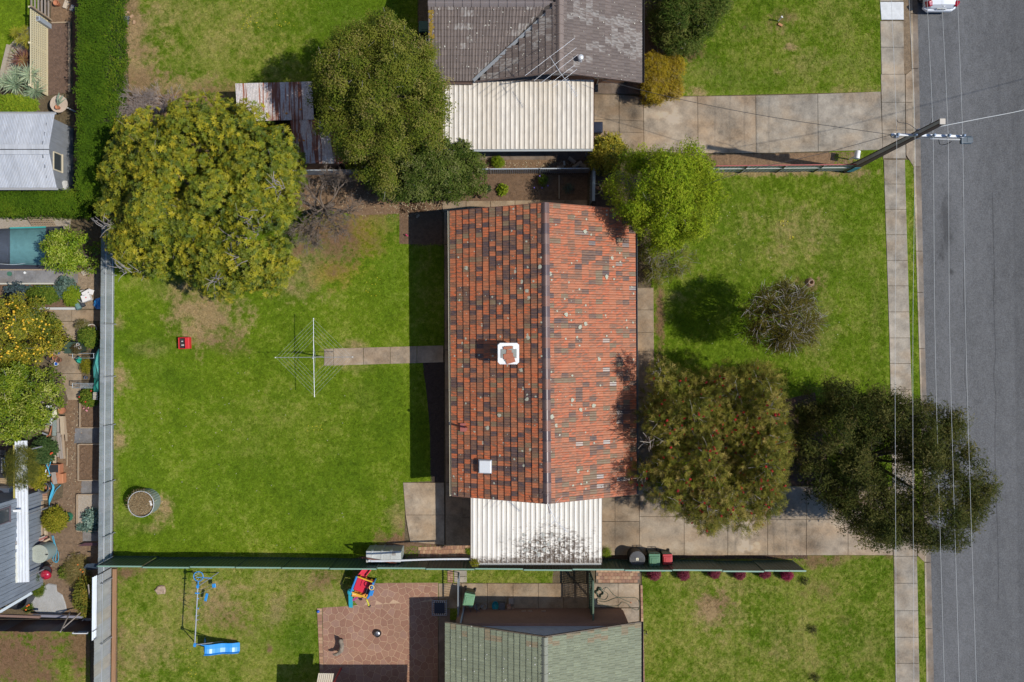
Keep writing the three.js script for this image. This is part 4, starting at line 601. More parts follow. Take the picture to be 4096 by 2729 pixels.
{ // lattice gate with its diagonal braces, and the side fence line by the green house
  const x = P(2358, 2300).x, z0 = P(0, 2283).z, z1 = P(0, 2490).z, h = 1.9, t = thing('lattice_gate', 'dark green lattice gate standing open beside the brick paving', 'gate', V(x, 0, (z0 + z1) / 2)), R = RNG(2);
  const gm = mat([0.075, 0.12, 0.075], 0.6), fr = [[V(x, 0.1, z0), V(x, 0.1, z1)], [V(x, h, z0), V(x, h, z1)], [V(x, 0.1, z0), V(x, h, z0)], [V(x, 0.1, z1), V(x, h, z1)], [V(x, 1.0, z0), V(x, 1.0, z1)], [V(x, 0.1, (z0 + z1) / 2), V(x, h, z0)], [V(x, 0.1, (z0 + z1) / 2), V(x, h, z1)]];
  for (const [p, r] of fr) partW(t, 'frame_bar', beam(p, r, 0.07, 0.07), gm);
  for (let k = 1; k < 30; k++) { const z = z0 + (z1 - z0) * k / 30; partW(t, 'slat', box(0.008, h - 0.1, 0.045, x + 0.045, h / 2 + 0.05, z), gm); }
  for (let k = 1; k < 20; k++) partW(t, 'slat', box(0.008, 0.045, z1 - z0, x + 0.055, 0.1 + (h - 0.1) * k / 20, (z0 + z1) / 2), gm);
}
{
  const t = thing('pool_fence', 'thin grey tube gate across the concrete path', 'gate', P(1841, 2380)), m = mat([0.22, 0.25, 0.27], 0.5), a = P(1836, 2290), b = P(1840, 2440), hh = 1.15; a.x = b.x = P(1838, 2350).x;
  partW(t, 'rail', [beam(a.clone().setY(hh), b.clone().setY(hh), 0.05, 0.05), beam(a.clone().setY(0.12), b.clone().setY(0.12), 0.04, 0.04)], m);
  for (let k = 0; k <= 16; k++) { const p = a.clone().lerp(b, k / 16); partW(t, 'bar', bar(p.clone().setY(0.1), p.clone().setY(hh), k % 16 ? 0.009 : 0.025, 6), m); }
}
// ---------------------------------------------------------------- brick and stone paving
const brickTones = [[0.34, 0.19, 0.115], [0.30, 0.16, 0.10], [0.38, 0.23, 0.14], [0.42, 0.27, 0.16], [0.27, 0.15, 0.10]].map((c) => mat(c, 0.9, { map: 'fine', bump: ['grain', 0.004] }));
function brickField(t, pt, cols, rows, rng, turn) { for (let i = 0; i < cols; i++) for (let j = 0; j < rows; j++) { const off = turn && j % 2 ? 0.5 : 0, x0 = (i + off) / cols, x1 = (i + 1 + off) / cols; if (x1 > 1.01) continue; const q4 = [pt(x0, j / rows), pt(x1, j / rows), pt(x1, (j + 1) / rows), pt(x0, (j + 1) / rows)], mid = q4.reduce((s, a) => s.add(a), V(0, 0, 0)).multiplyScalar(0.25); partW(t, 'brick', prism(q4.map((a) => a.clone().lerp(mid, 0.05)), -0.03, 0.05 + 0.006 * rng(), 0.006), brickTones[Math.floor(rng() * 5)]); } }
{
  const R = RNG(41), bil = (a, b, c, d) => (s, u) => a.clone().lerp(b, s).lerp(d.clone().lerp(c, s), u);
  const bf = (name, label, pts, cols, rows, turn) => { const t = struct(name, label), [a, b, c, d] = pts; partW(t, 'bedding', prism(pts, -0.04, 0.032), mat([0.16, 0.12, 0.09], 0.95, { map: 'clod' })); brickField(t, bil(a, b, c, d), cols, rows, R, turn); };
  bf('brick_path', 'tan brick paving beside the lattice gate', U(2384, 2276, 2558, 2278, 2558, 2331, 2384, 2331), 11, 4, true);
  bf('brick_path', 'narrow brick path beside the lower carport', U(1673, 2188, 1884, 2180, 1884, 2226, 1673, 2228), 18, 3, true);
  bf('brick_edging', 'brick edging line along the front lawn', U(2561, 2340, 2570, 2340, 2582, 2860, 2571, 2860), 1, 32);
  bf('brick_edging', 'brick header course along the patio edge', U(1268, 2433, 1288, 2433, 1294, 2690, 1280, 2690), 1, 20);
  bf('brick_path', 'small brick strip by the tube gate', U(1790, 2280, 1812, 2280, 1812, 2330, 1790, 2330), 2, 6);
  const st = struct('garden_path', 'concrete path between the green fence and the house'), xs = [1754, 1846, 1950, 2052, 2153, 2255, 2352, 2472, 2556];
  for (let k = 0; k + 1 < xs.length; k++) slabs(st, k > 5 ? M.conc : M.concWarm, [U(xs[k], 2333, xs[k + 1], 2333, xs[k + 1], k > 5 ? 2430 : 2434, xs[k], k > 5 ? 2430 : 2434)], 0.045);
  slabs(st, M.conc, [U(2352, 2432, 2472, 2432, 2472, 2500, 2352, 2500), U(2474, 2432, 2556, 2432, 2556, 2500, 2474, 2500)], 0.045); slabs(st, M.concGrey, [U(1816, 2282, 1868, 2282, 1868, 2306, 1816, 2306), U(1816, 2307, 1868, 2307, 1868, 2330, 1816, 2330)], 0.04);
  slabs(st, M.concDark, [U(1754, 2436, 1800, 2436, 1800, 2900, 1754, 2900)], 0.03);
}
{ // crazy paving: cells of uneven stone with mortar between
  const t = struct('patio', 'red crazy paved patio behind the green roofed house'), out = U(1290, 2431, 1406, 2424, 1440, 2418, 1490, 2378, 1512, 2346, 1540, 2332, 1752, 2331, 1752, 2760, 1296, 2760), R = RNG(77);
  partW(t, 'mortar', prism(out, -0.04, 0.034), mat([0.46, 0.31, 0.20], 0.95, { map: 'mottle' }));
  const inside = (p) => { let k = false; for (let i = 0, j = out.length - 1; i < out.length; j = i++) { const a = out[i], b = out[j]; if ((a.z > p.z) !== (b.z > p.z) && p.x < (b.x - a.x) * (p.z - a.z) / (b.z - a.z) + a.x) k = !k; } return k; };
  const seeds = [], x0 = out[0].x, x1 = out[6].x, z0 = out[5].z, z1 = out[7].z; let guard = 0;
  while (seeds.length < 262 && guard++ < 9000) { const p = V(lerp(x0, x1, R()), 0, lerp(z0, z1, R())); if (!inside(p)) continue; if (seeds.some((s) => s.distanceTo(p) < (guard < 7000 ? 0.3 : 0.24))) continue; seeds.push(p); }
  const stones = [0, 1, 2, 3].map((k) => mat([[0.275, 0.145, 0.095], [0.29, 0.16, 0.105], [0.26, 0.135, 0.09], [0.295, 0.17, 0.12]][k], 0.85, { map: 'mottle', bump: ['mottle', 0.012] }));
  for (const s of seeds) {
    let poly = [V(s.x - 0.7, 0, s.z - 0.7), V(s.x + 0.7, 0, s.z - 0.7), V(s.x + 0.7, 0, s.z + 0.7), V(s.x - 0.7, 0, s.z + 0.7)];
    const clip = (c, n) => { const r = []; for (let i = 0; i < poly.length; i++) { const a = poly[i], b = poly[(i + 1) % poly.length], da = a.clone().sub(c).dot(n), db = b.clone().sub(c).dot(n); if (da <= 0) r.push(a); if ((da < 0 && db > 0) || (da > 0 && db < 0)) r.push(a.clone().lerp(b, da / (da - db))); } poly = r; };
    for (const e of seeds) if (e !== s && e.distanceTo(s) < 1.4) { const n = e.clone().sub(s), m = s.clone().addScaledVector(n, 0.5); n.normalize(); clip(m.addScaledVector(n, -0.011), n); }
    for (let i = 0; i < out.length; i++) { const a = out[i], b = out[(i + 1) % out.length], n = V(b.z - a.z, 0, a.x - b.x).normalize(); if ((i < 1 || i > 4 || true) && a.clone().sub(s).dot(n) > 0 && a.clone().add(b).multiplyScalar(0.5).distanceTo(s) < 6 && !(i === 2 || i === 1 || i === 3 || i === 4)) clip(a.clone().addScaledVector(n, -0.01), n); }
    if (poly.length > 2) partW(t, 'paver', prism(poly, -0.02, 0.042 + 0.004 * R(), 0.006), stones[Math.floor(R() * 4)]);
  }
}

// ---------------------------------------------------------------- foliage
function leafFan(list) { // leaves: [base, direction, length, width, fold] as folded lozenges
  const a = []; for (const [b, d, L, w, fold = 0.2] of list) {
    const x = d.clone().normalize(); let s = V(0, 1, 0).cross(x); if (s.lengthSq() < 1e-4) s = V(1, 0, 0); s.normalize(); const up = x.clone().cross(s).normalize(); if (up.y < 0) up.negate();
    const m = b.clone().addScaledVector(x, L * 0.5), tip = b.clone().addScaledVector(x, L).addScaledVector(up, -L * 0.12), l = m.clone().addScaledVector(s, w).addScaledVector(up, w * fold * 2), r = m.clone().addScaledVector(s, -w).addScaledVector(up, w * fold * 2);
    tri(a, b, m, l); tri(a, m, tip, l); tri(a, b, r, m); tri(a, r, tip, m);
  } return fin(raw(a));
}
const dirOf = (az, el) => V(Math.cos(az) * Math.cos(el), Math.sin(el), Math.sin(az) * Math.cos(el));
const CL = {};
{
  const R = RNG(60), rosette = (n, L, w, el) => { const l = []; for (let k = 0; k < n; k++) l.push([V(0, 0, 0), dirOf(k * 2.4 + R() * 0.4, el + (R() - 0.5) * 0.6), L * (0.8 + 0.4 * R()), w]); return leafFan(l); };
  const sprig = (n, L, w, reach) => { const l = []; for (let k = 0; k < n; k++) { const f = k / n; l.push([V(0, reach * f, 0), dirOf(k * 2.4 + R(), 0.25 + 0.5 * R()), L * (0.7 + 0.5 * R()), w]); } return leafFan(l); };
  const spray = (n, L, w, reach) => { const l = []; for (let k = 0; k < n; k++) { const c = V((R() - 0.5) * reach, (R() - 0.5) * reach * 0.6, (R() - 0.5) * reach); l.push([c, dirOf(R() * 6.3, (R() - 0.35) * 1.6), L * (0.7 + 0.6 * R()), w]); } return leafFan(l); };
  CL.rosette = rosette(9, 0.17, 0.026, 0.35); CL.small = spray(16, 0.085, 0.02, 0.3); CL.sprig = spray(18, 0.10, 0.016, 0.34); CL.needle = sprig(18, 0.13, 0.011, 0.26); CL.broad = spray(10, 0.10, 0.032, 0.26); CL.bamboo = spray(14, 0.17, 0.013, 0.3); CL.tiny = spray(18, 0.045, 0.012, 0.26); CL.sword = rosette(26, 0.55, 0.018, 0.45); CL.tuft = spray(9, 0.06, 0.007, 0.09); CL.dry = spray(12, 0.16, 0.004, 0.3);
}
const leafMat = (rough = 0.6, back = 0.35) => mat([1, 1, 1], rough, { phys: { transmission: back, thickness: 0, ior: 1.4, specularIntensity: 0.25 } });
const LM = { matt: leafMat(0.85, 0.3), satin: mat([1, 1, 1], 0.5, { phys: { specularIntensity: 0.5 } }), gloss: mat([1, 1, 1], 0.42, { phys: { specularIntensity: 0.4 } }) };
LM.satin.name = 'leaf';
const bark = mat([0.17, 0.13, 0.10], 0.95, { map: 'clod' }), barkGrey = mat([0.30, 0.265, 0.235], 0.95, { map: 'clod' }), barkDark = mat([0.08, 0.06, 0.05], 0.95);
const _m = new THREE.Matrix4(), _q = new THREE.Quaternion(), _q2 = new THREE.Quaternion(), UP = V(0, 1, 0);
function scatter(parent, name, geo, m, list, kind) { // list: [position, up, scale, colour, spin]
  const im = new THREE.InstancedMesh(geo, m, list.length); let r = parent; while (r.parent && r.parent !== scene) r = r.parent; const sh = parent === scene ? V(0, 0, 0) : r.position;
  list.forEach(([p, up, s, c, spin], k) => { _q.setFromUnitVectors(UP, up); _q2.setFromAxisAngle(UP, spin); _q.multiply(_q2); _m.compose(p.clone().sub(sh), _q, V(s, s, s)); im.setMatrixAt(k, _m); im.setColorAt(k, c); });
  im.name = name; im.castShadow = im.receiveShadow = true; parent.add(im); if (kind) im.userData.kind = kind; return im;
}
const mixC = (cols, f) => { const k = clamp(f, 0, 0.999) * (cols.length - 1), i = Math.floor(k); return C(...cols[i].map((x, n) => lerp(x, cols[i + 1][n], k - i))); };
// a crown from its outline (survey marks at mid height): clumps of leaf sprays over an uneven dome
function crownOf(t, op) {
  const R = RNG(op.seed), pts = op.pts.map(([x, y]) => o(x, y, op.hm)), c = op.c ? o(...op.c, op.hm) : pts.reduce((s, p) => s.add(p), V(0, 0, 0)).multiplyScalar(1 / pts.length), N = 96, rad = [];
  for (let k = 0; k < N; k++) { const a = k / N * Math.PI * 2, d = V(Math.cos(a), 0, Math.sin(a)); let best = 0.3; for (let i = 0; i < pts.length; i++) { const p = pts[i].clone().sub(c), e = pts[(i + 1) % pts.length].clone().sub(pts[i]), det = d.x * -e.z + e.x * d.z; if (Math.abs(det) < 1e-9) continue; const s = (p.x * -e.z + e.x * p.z) / det, u = (d.x * p.z - d.z * p.x) / det; if (s > 0 && u >= 0 && u <= 1) best = Math.max(best, s); } rad.push(best); }
  const rOf = (a) => { a = ((a / (Math.PI * 2)) % 1 + 1) % 1 * N; const i = Math.floor(a); return lerp(rad[i % N], rad[(i + 1) % N], a - i); };
  const holes = (op.holes || []).map(([x, y, r]) => [o(x, y, op.ht * 0.8), r]);
  const boughs = []; for (let k = 0; k < 160; k++) { const a = R() * 6.2832, r = rOf(a) * Math.sqrt(R()), p = [c.x + Math.cos(a) * r, c.z + Math.sin(a) * r]; if (boughs.every((q0) => Math.hypot(q0[0] - p[0], q0[1] - p[1]) > (op.bough || 1.15))) boughs.push(p); }
  const list = [], clumps = [], area = rad.reduce((s, r) => s + Math.PI * r * r / N, 0), cr0 = op.cr || 0.5, n = Math.round(area / (cr0 * cr0) * (op.density || 1.5));
  for (let k = 0; k < n; k++) {
    const low = R() < (op.low ?? 0.3), a = R() * Math.PI * 2, tt = low ? (R() < 0.5 ? Math.sqrt(R()) : 0.72 + 0.28 * R()) : Math.sqrt(R()), cr = cr0 * (0.6 + 0.75 * R()), r = Math.max(0, rOf(a) - cr * (0.35 + 0.7 * vn(a * 5, op.seed))) * tt;
    const dome = Math.pow(Math.max(0, 1 - tt * tt), op.flat || 0.5), y = low ? lerp(op.hm, op.hb, R()) : op.hm + (op.ht - op.hm - cr * 0.5) * dome + (vn(Math.cos(a) * r * 1.1 + op.seed, Math.sin(a) * r * 1.1) - 0.5) * (op.rough ?? 1.0);
    const p = V(c.x + Math.cos(a) * r, y, c.z + Math.sin(a) * r); if (!low && boughs.length > 3) { let b = 9; for (const [x, z] of boughs) b = Math.min(b, Math.hypot(x - p.x, z - p.z)); p.y -= (op.dip ?? 0.8) * Math.pow(b / (op.bough || 1.15), 2); } let skip = false; for (const [h, hr] of holes) if (Math.hypot(h.x - p.x, h.z - p.z) < hr * (0.75 + 0.5 * R())) skip = true;
    if (skip) continue; clumps.push([p, cr, R()]);
  }
  for (const [p, cr, tone] of clumps) {
    const per = Math.round((op.per || 24) * cr * cr / (cr0 * cr0) * (0.8 + 0.4 * R()));
    for (let k = 0; k < per; k++) {
      const d = dirOf(R() * 6.2832, Math.asin(clamp(lerp(-0.35, 1, R()), -1, 1))), rr = cr * (op.fuzz ? 0.25 + 0.85 * R() : 0.7 + 0.38 * R());
      const pos = V(p.x + d.x * rr, p.y + d.y * rr * 0.85, p.z + d.z * rr), up = d.clone().lerp(UP, op.rise ?? 0.35).add(V(R() - 0.5, R() - 0.5, R() - 0.5).multiplyScalar(0.5)).normalize();
      const col = mixC(op.cols, 0.42 * tone + 0.72 * (R() - 0.5) + 0.29), g = 0.82 + 0.36 * R(); col.multiplyScalar(g);
      list.push([pos, up, (op.size || 1) * (0.75 + 0.5 * R()), col, R() * 6.28]);
    }
  }
  scatter(t, 'crown', CL[op.leaf], op.mat || LM.matt, list, 'stuff');
  const base = op.base ? P(op.base[0], op.base[1], 0) : V(c.x, 0, c.z), fork = V(lerp(base.x, c.x, 0.5), op.hb * 0.9 + 0.2, lerp(base.z, c.z, 0.5)), tr = op.tr || 0.16, g = [taper([base, base.clone().lerp(fork, 0.5).add(V(0.05, 0, 0.04)), fork], tr * 1.25, tr * 0.8, 6, 8)], tw = [];
  const limbs = op.limbs ?? 12; for (let k = 0; k < limbs && clumps.length; k++) { const [p] = clumps[Math.floor(R() * clumps.length)], m = fork.clone().lerp(p, 0.5).add(V((R() - 0.5) * 0.5, 0.15 * (p.y - fork.y), (R() - 0.5) * 0.5)); g.push(taper([fork, m, p], tr * 0.55, 0.012, 7, 5)); }
  for (const [h, hr] of holes) for (let k = 0; k < 60 * hr * hr + 12; k++) { const a = R() * 6.28, r0 = Math.sqrt(R()) * hr, y = op.ht * (0.6 + 0.3 * R()), s = V(h.x + Math.cos(a) * r0, y, h.z + Math.sin(a) * r0), e = s.clone().add(V((R() - 0.5) * 1.1, 0.25 + 0.4 * R(), (R() - 0.5) * 1.1)); tw.push(taper([s, s.clone().lerp(e, 0.5).add(V((R() - 0.5) * 0.15, 0.1, (R() - 0.5) * 0.15)), e], 0.026, 0.008, 4, 4)); }
  for (let k = 0; k < (op.twigs || 0) && clumps.length; k++) { const [p, cr] = clumps[Math.floor(R() * clumps.length)], s = p.clone(), e = s.clone().add(dirOf(R() * 6.28, 0.2 + 0.9 * R()).multiplyScalar(cr * (1 + 0.5 * R()))); tw.push(taper([s, s.clone().lerp(e, 0.5).add(V((R() - 0.5) * 0.12, 0.05, (R() - 0.5) * 0.12)), e], op.tk || 0.014, 0.005, 4, 4)); }
  partW(t, 'trunk', g, op.bark || bark); if (tw.length) { const w = partW(t, 'twigs', tw, op.twig || barkGrey); w.userData.kind = 'stuff'; }
  return { clumps, R, c, rOf };
}
const tree = (name, label, cat, op) => { const t = thing(name, label, cat, op.at ? P(...op.at) : o(...(op.c || op.pts[0]), 0)); return [t, crownOf(t, op)]; };
// a leafless branching plant
function branching(out, p, d, L, r, depth, R, spread) {
  const e = p.clone().addScaledVector(d, L), m = p.clone().lerp(e, 0.5).add(V(R() - 0.5, R() - 0.5, R() - 0.5).multiplyScalar(L * 0.22)); out.push(taper([p, m, e], r, r * 0.62, depth > 2 ? 5 : 3, depth > 3 ? 6 : 4));
  if (depth <= 0) return; const n = depth > 3 ? 4 : 2 + Math.floor(R() * 2.2);
  for (let k = 0; k < n; k++) { const nd = d.clone().add(V(R() - 0.5, (R() - 0.42) * 0.75, R() - 0.5).multiplyScalar(spread)).normalize(); branching(out, k ? m.clone().lerp(e, R()) : e, nd, L * (0.62 + 0.24 * R()), r * 0.68, depth - 1, R, spread); }
}
// ---- the big trees
tree('evergreen_tree', 'broad yellow green tree with whorled leaves beside the rusty shed', 'tree', { seed: 101, hm: 3.9, ht: 6.4, hb: 1.3, c: [462, 450], cr: 0.55, density: 1.9, per: 34, rise: 0.45, rough: 1.3, flat: 0.42, leaf: 'rosette', mat: LM.satin, size: 0.92, bough: 1.45, dip: 1.5,
  pts: [[252, 330], [300, 282], [355, 258], [410, 232], [480, 213], [560, 222], [622, 250], [668, 280], [690, 345], [692, 420], [672, 480], [682, 540], [652, 590], [658, 640], [640, 680], [580, 692], [530, 678], [490, 694], [450, 670], [420, 642], [370, 652], [310, 632], [262, 580], [238, 520], [232, 450], [238, 392]],
  cols: [[0.045, 0.075, 0.008], [0.11, 0.14, 0.008], [0.21, 0.205, 0.010], [0.34, 0.28, 0.014]], holes: [[588, 512, 0.62], [540, 555, 0.55], [560, 590, 0.4], [640, 430, 0.25], [300, 620, 0.25], [500, 645, 0.25], [245, 520, 0.25]], tr: 0.24, twigs: 150 });
tree('olive_tree', 'tall rounded olive green tree between the brown house and rusty shed', 'tree', { seed: 102, hm: 4.4, ht: 7.4, hb: 1.6, c: [875, 240], cr: 0.5, density: 1.8, per: 24, rough: 1.5, leaf: 'small', mat: LM.matt, size: 1.2, flat: 0.5, fuzz: true,
  pts: [[712, 150], [755, 108], [805, 62], [855, 26], [905, 30], [940, 58], [988, 88], [1004, 150], [1026, 180], [1036, 250], [1022, 300], [1036, 335], [990, 350], [955, 370], [930, 420], [880, 455], [840, 440], [815, 400], [790, 378], [758, 342], [735, 310], [742, 270], [712, 218]],
  cols: [[0.05, 0.08, 0.008], [0.12, 0.155, 0.012], [0.20, 0.21, 0.025], [0.30, 0.25, 0.08]], dip: 0.5, tr: 0.26, twigs: 70 });
tree('shrub', 'dark leafy shrub spilling over the low grey fence', 'shrub', { seed: 103, hm: 2.2, ht: 3.4, hb: 0.4, c: [985, 395], cr: 0.38, density: 2.1, per: 26, leaf: 'broad', mat: LM.matt, size: 0.95, rough: 0.8, fuzz: true,
  pts: [[815, 410], [850, 380], [900, 335], [960, 325], [1020, 318], [1085, 335], [1122, 365], [1126, 400], [1100, 440], [1050, 458], [980, 455], [930, 462], [870, 452]], cols: [[0.035, 0.065, 0.008], [0.085, 0.13, 0.014], [0.16, 0.19, 0.04], [0.25, 0.25, 0.10]], tr: 0.1, twigs: 30 });
tree('willow_tree', 'bright lime green tree overhanging the red tiled roof corner', 'tree', { seed: 104, hm: 4.0, ht: 6.4, hb: 1.4, c: [1532, 455], cr: 0.5, density: 1.5, per: 30, rough: 1.4, leaf: 'sprig', mat: LM.matt, size: 1.15, fuzz: true, rise: 0.1,
  pts: [[1393, 395], [1430, 350], [1480, 332], [1530, 345], [1572, 322], [1622, 350], [1655, 400], [1680, 455], [1648, 505], [1612, 552], [1560, 578], [1500, 572], [1462, 552], [1440, 512], [1410, 482], [1390, 440]], cols: [[0.15, 0.24, 0.010], [0.25, 0.34, 0.012], [0.33, 0.40, 0.018], [0.42, 0.44, 0.04]], tr: 0.17, twigs: 30 });
tree('shrub', 'thin yellowish twiggy shrub below the lime green tree', 'shrub', { seed: 105, hm: 1.2, ht: 2.0, hb: 0.2, c: [1525, 600], cr: 0.3, density: 1.4, per: 9, leaf: 'tiny', mat: LM.matt, size: 1.1, fuzz: true, pts: [[1468, 570], [1520, 555], [1590, 560], [1622, 590], [1590, 640], [1530, 652], [1480, 655], [1464, 620]], cols: [[0.09, 0.13, 0.015], [0.20, 0.20, 0.03], [0.30, 0.27, 0.07]], tr: 0.05, twigs: 330, tk: 0.011, twig: barkGrey, limbs: 20 });
tree('street_tree', 'sparse grey twigged tree standing alone on the front lawn', 'tree', { seed: 106, hm: 4.0, ht: 5.4, hb: 2.4, at: [3130, 1245], base: [3130, 1245], c: [1806, 728], cr: 0.5, density: 2.2, per: 26, leaf: 'tiny', mat: LM.matt, size: 1.25, fuzz: true, rough: 1.0, low: 0.5,
  pts: [[1704, 720], [1740, 665], [1790, 645], [1850, 648], [1895, 685], [1908, 740], [1880, 795], [1820, 815], [1765, 808], [1712, 770]], cols: [[0.055, 0.05, 0.010], [0.115, 0.10, 0.014], [0.20, 0.16, 0.03]], tr: 0.11, twigs: 520, tk: 0.012, twig: mat([0.42, 0.38, 0.34], 0.9), limbs: 30, bark: barkGrey });
{
  const [t, k] = tree('bottlebrush_tree', 'bottlebrush tree with red flowers by the lower driveway', 'tree', { seed: 107, hm: 4.0, ht: 6.3, hb: 1.2, c: [1650, 1020], cr: 0.46, density: 1.75, per: 25, leaf: 'needle', mat: LM.matt, size: 1.15, rough: 2.0, rise: 0.25,
    pts: [[1482, 838], [1520, 826], [1580, 868], [1640, 850], [1700, 823], [1760, 828], [1792, 860], [1802, 920], [1830, 985], [1812, 1060], [1802, 1120], [1782, 1190], [1722, 1217], [1640, 1222], [1570, 1202], [1530, 1172], [1482, 1152], [1452, 1112], [1460, 1078], [1512, 1060], [1500, 1000], [1478, 960], [1502, 900]],
    cols: [[0.06, 0.08, 0.010], [0.15, 0.155, 0.02], [0.27, 0.24, 0.035], [0.40, 0.31, 0.09]], dip: 1.1, bough: 1.0, holes: [[1505, 1015, 0.4]], tr: 0.2, twigs: 900, tk: 0.012, twig: mat([0.46, 0.40, 0.33], 0.9), limbs: 22, bark: barkGrey });
  const R = k.R, fl = []; for (let i = 0; i < 420; i++) { const [p, cr] = k.clumps[Math.floor(R() * k.clumps.length)]; if (p.y < 3 || (p.z > 9.8 && R() < 0.3) || (p.x < 0 && R() < 0.5)) continue; const d = dirOf(R() * 6.28, 0.5 + R()), e = p.clone().addScaledVector(d, cr * 1.12); fl.push([e, d.add(V(R() - 0.5, 0, R() - 0.5)).normalize(), 0.8 + 0.5 * R(), mixC([[0.34, 0.010, 0.010], [0.44, 0.02, 0.015], [0.22, 0.01, 0.012]], R()), 0]); }
  const brush = []; for (let i = 0; i < 70; i++) brush.push([V(0, 0.12 * i / 70, 0), dirOf(i * 2.4, 0.3), 0.045, 0.009]); scatter(t, 'flowers', leafFan(brush), mat([1, 1, 1], 0.8), fl, 'stuff');
}
tree('street_tree', 'large dark green street tree under the power lines', 'tree', { seed: 108, hm: 4.6, ht: 6.9, hb: 1.8, at: [3500, 1860], c: [2045, 1070], cr: 0.52, density: 1.65, per: 25, leaf: 'sprig', mat: LM.matt, size: 1.15, rough: 2.6, fuzz: true, low: 0.32,
  pts: [[1830, 960], [1850, 920], [1872, 888], [1922, 862], [1980, 870], [2035, 902], [2100, 925], [2150, 900], [2205, 940], [2236, 1000], [2245, 1060], [2262, 1090], [2282, 1145], [2262, 1190], [2240, 1225], [2160, 1262], [2060, 1262], [1985, 1250], [1935, 1212], [1885, 1150], [1842, 1100], [1828, 1040]],
  cols: [[0.020, 0.032, 0.006], [0.05, 0.066, 0.010], [0.10, 0.105, 0.02], [0.19, 0.165, 0.05]], dip: 1.2, bough: 1.0, holes: [[2110, 1185, 0.25]], tr: 0.2, twigs: 180, twig: barkDark, bark: barkDark });
tree('shrub', 'square clipped yellow shrub at the house corner', 'shrub', { seed: 109, hm: 1.3, ht: 1.7, hb: 0.15, c: [1523, 172], cr: 0.26, density: 2.4, per: 26, flat: 0.18, leaf: 'tiny', mat: LM.matt, size: 1.2, rough: 0.25, low: 0.35, pts: [[1477, 128], [1500, 121], [1556, 126], [1571, 142], [1572, 205], [1560, 222], [1500, 227], [1478, 218]], cols: [[0.22, 0.19, 0.05], [0.36, 0.27, 0.015], [0.46, 0.33, 0.02], [0.42, 0.30, 0.12]], tr: 0.05, twigs: 60, twig: mat([0.40, 0.33, 0.28], 0.9) });
tree('bamboo_shrub', 'dark feathery bamboo like shrub against the brown house', 'shrub', { seed: 110, hm: 1.9, ht: 3.2, hb: 0.3, c: [1580, 30], cr: 0.42, density: 1.9, per: 22, leaf: 'bamboo', mat: LM.matt, size: 1.1, rough: 0.9, fuzz: true, pts: [[1488, -60], [1690, -60], [1685, 10], [1662, 55], [1610, 100], [1560, 132], [1515, 112], [1490, 50]], cols: [[0.025, 0.055, 0.006], [0.065, 0.11, 0.012], [0.14, 0.175, 0.03], [0.24, 0.23, 0.06]], tr: 0.07, twigs: 40 });
tree('shrub', 'golden green shrub touching the carport corner post', 'shrub', { seed: 111, hm: 1.5, ht: 2.5, hb: 0.2, c: [1395, 352], cr: 0.3, density: 2, per: 24, leaf: 'broad', mat: LM.satin, size: 0.85, rough: 0.6, fuzz: true, pts: [[1346, 345], [1372, 312], [1412, 312], [1438, 342], [1432, 385], [1385, 404], [1348, 388]], cols: [[0.07, 0.10, 0.01], [0.20, 0.19, 0.012], [0.33, 0.26, 0.015], [0.36, 0.27, 0.03]], tr: 0.05, twigs: 20 });
tree('citrus_tree', 'glossy green citrus tree beside the teal shade cloth', 'tree', { seed: 112, hm: 1.9, ht: 3.0, hb: 0.4, c: [158, 580], cr: 0.32, density: 1.4, per: 15, bough: 0.6, dip: 0.6, leaf: 'broad', mat: LM.gloss, size: 1.0, rough: 0.7, fuzz: true, pts: [[92, 572], [120, 548], [150, 524], [180, 535], [205, 565], [206, 610], [182, 628], [140, 632], [112, 612]], cols: [[0.06, 0.11, 0.006], [0.13, 0.21, 0.008], [0.23, 0.29, 0.016], [0.34, 0.36, 0.08]], tr: 0.08, twigs: 14 });
{
  const [t, k] = tree('lemon_tree', 'lemon tree covered in yellow fruit at the left edge', 'tree', { seed: 113, hm: 2.2, ht: 3.3, hb: 0.4, at: [60, 1330], c: [45, 760], cr: 0.34, density: 1.4, per: 15, bough: 0.7, dip: 0.7, leaf: 'broad', mat: LM.satin, size: 0.95, rough: 0.9, fuzz: true, pts: [[-70, 690], [0, 672], [45, 680], [80, 702], [112, 735], [128, 775], [136, 805], [112, 832], [50, 842], [-70, 845]], cols: [[0.05, 0.075, 0.006], [0.125, 0.145, 0.010], [0.22, 0.2, 0.014], [0.34, 0.26, 0.02]], tr: 0.1, twigs: 40 });
  const R = k.R, fr = []; for (let i = 0; i < 260; i++) { const [p, cr] = k.clumps[Math.floor(R() * k.clumps.length)]; if (p.y < 1.8) continue; const d = dirOf(R() * 6.28, 0.2 + 1.2 * R()); fr.push([p.clone().addScaledVector(d, cr * (1 + 0.25 * R())), d, 0.85 + 0.4 * R(), mixC([[0.62, 0.34, 0.015], [0.70, 0.42, 0.02], [0.66, 0.5, 0.05]], R()), R()]); }
  scatter(t, 'lemons', fin(sph(0.045, 0, 0, 0, 1.25, 8)), mat([1, 1, 1], 0.45), fr, 'stuff');
}
tree('camellia_tree', 'glossy leaved green tree below the lemon tree', 'tree', { seed: 114, hm: 2.4, ht: 3.7, hb: 0.4, at: [60, 1600], c: [30, 915], cr: 0.36, density: 1.35, per: 15, bough: 0.7, dip: 0.7, leaf: 'broad', mat: LM.gloss, size: 1.0, rough: 1.1, fuzz: true, pts: [[-80, 838], [0, 830], [55, 828], [92, 842], [98, 872], [128, 862], [152, 888], [140, 915], [106, 930], [104, 978], [62, 1002], [25, 1032], [-80, 1020]], cols: [[0.04, 0.08, 0.006], [0.11, 0.165, 0.008], [0.2, 0.245, 0.014], [0.34, 0.34, 0.09]], tr: 0.12, twigs: 26 });
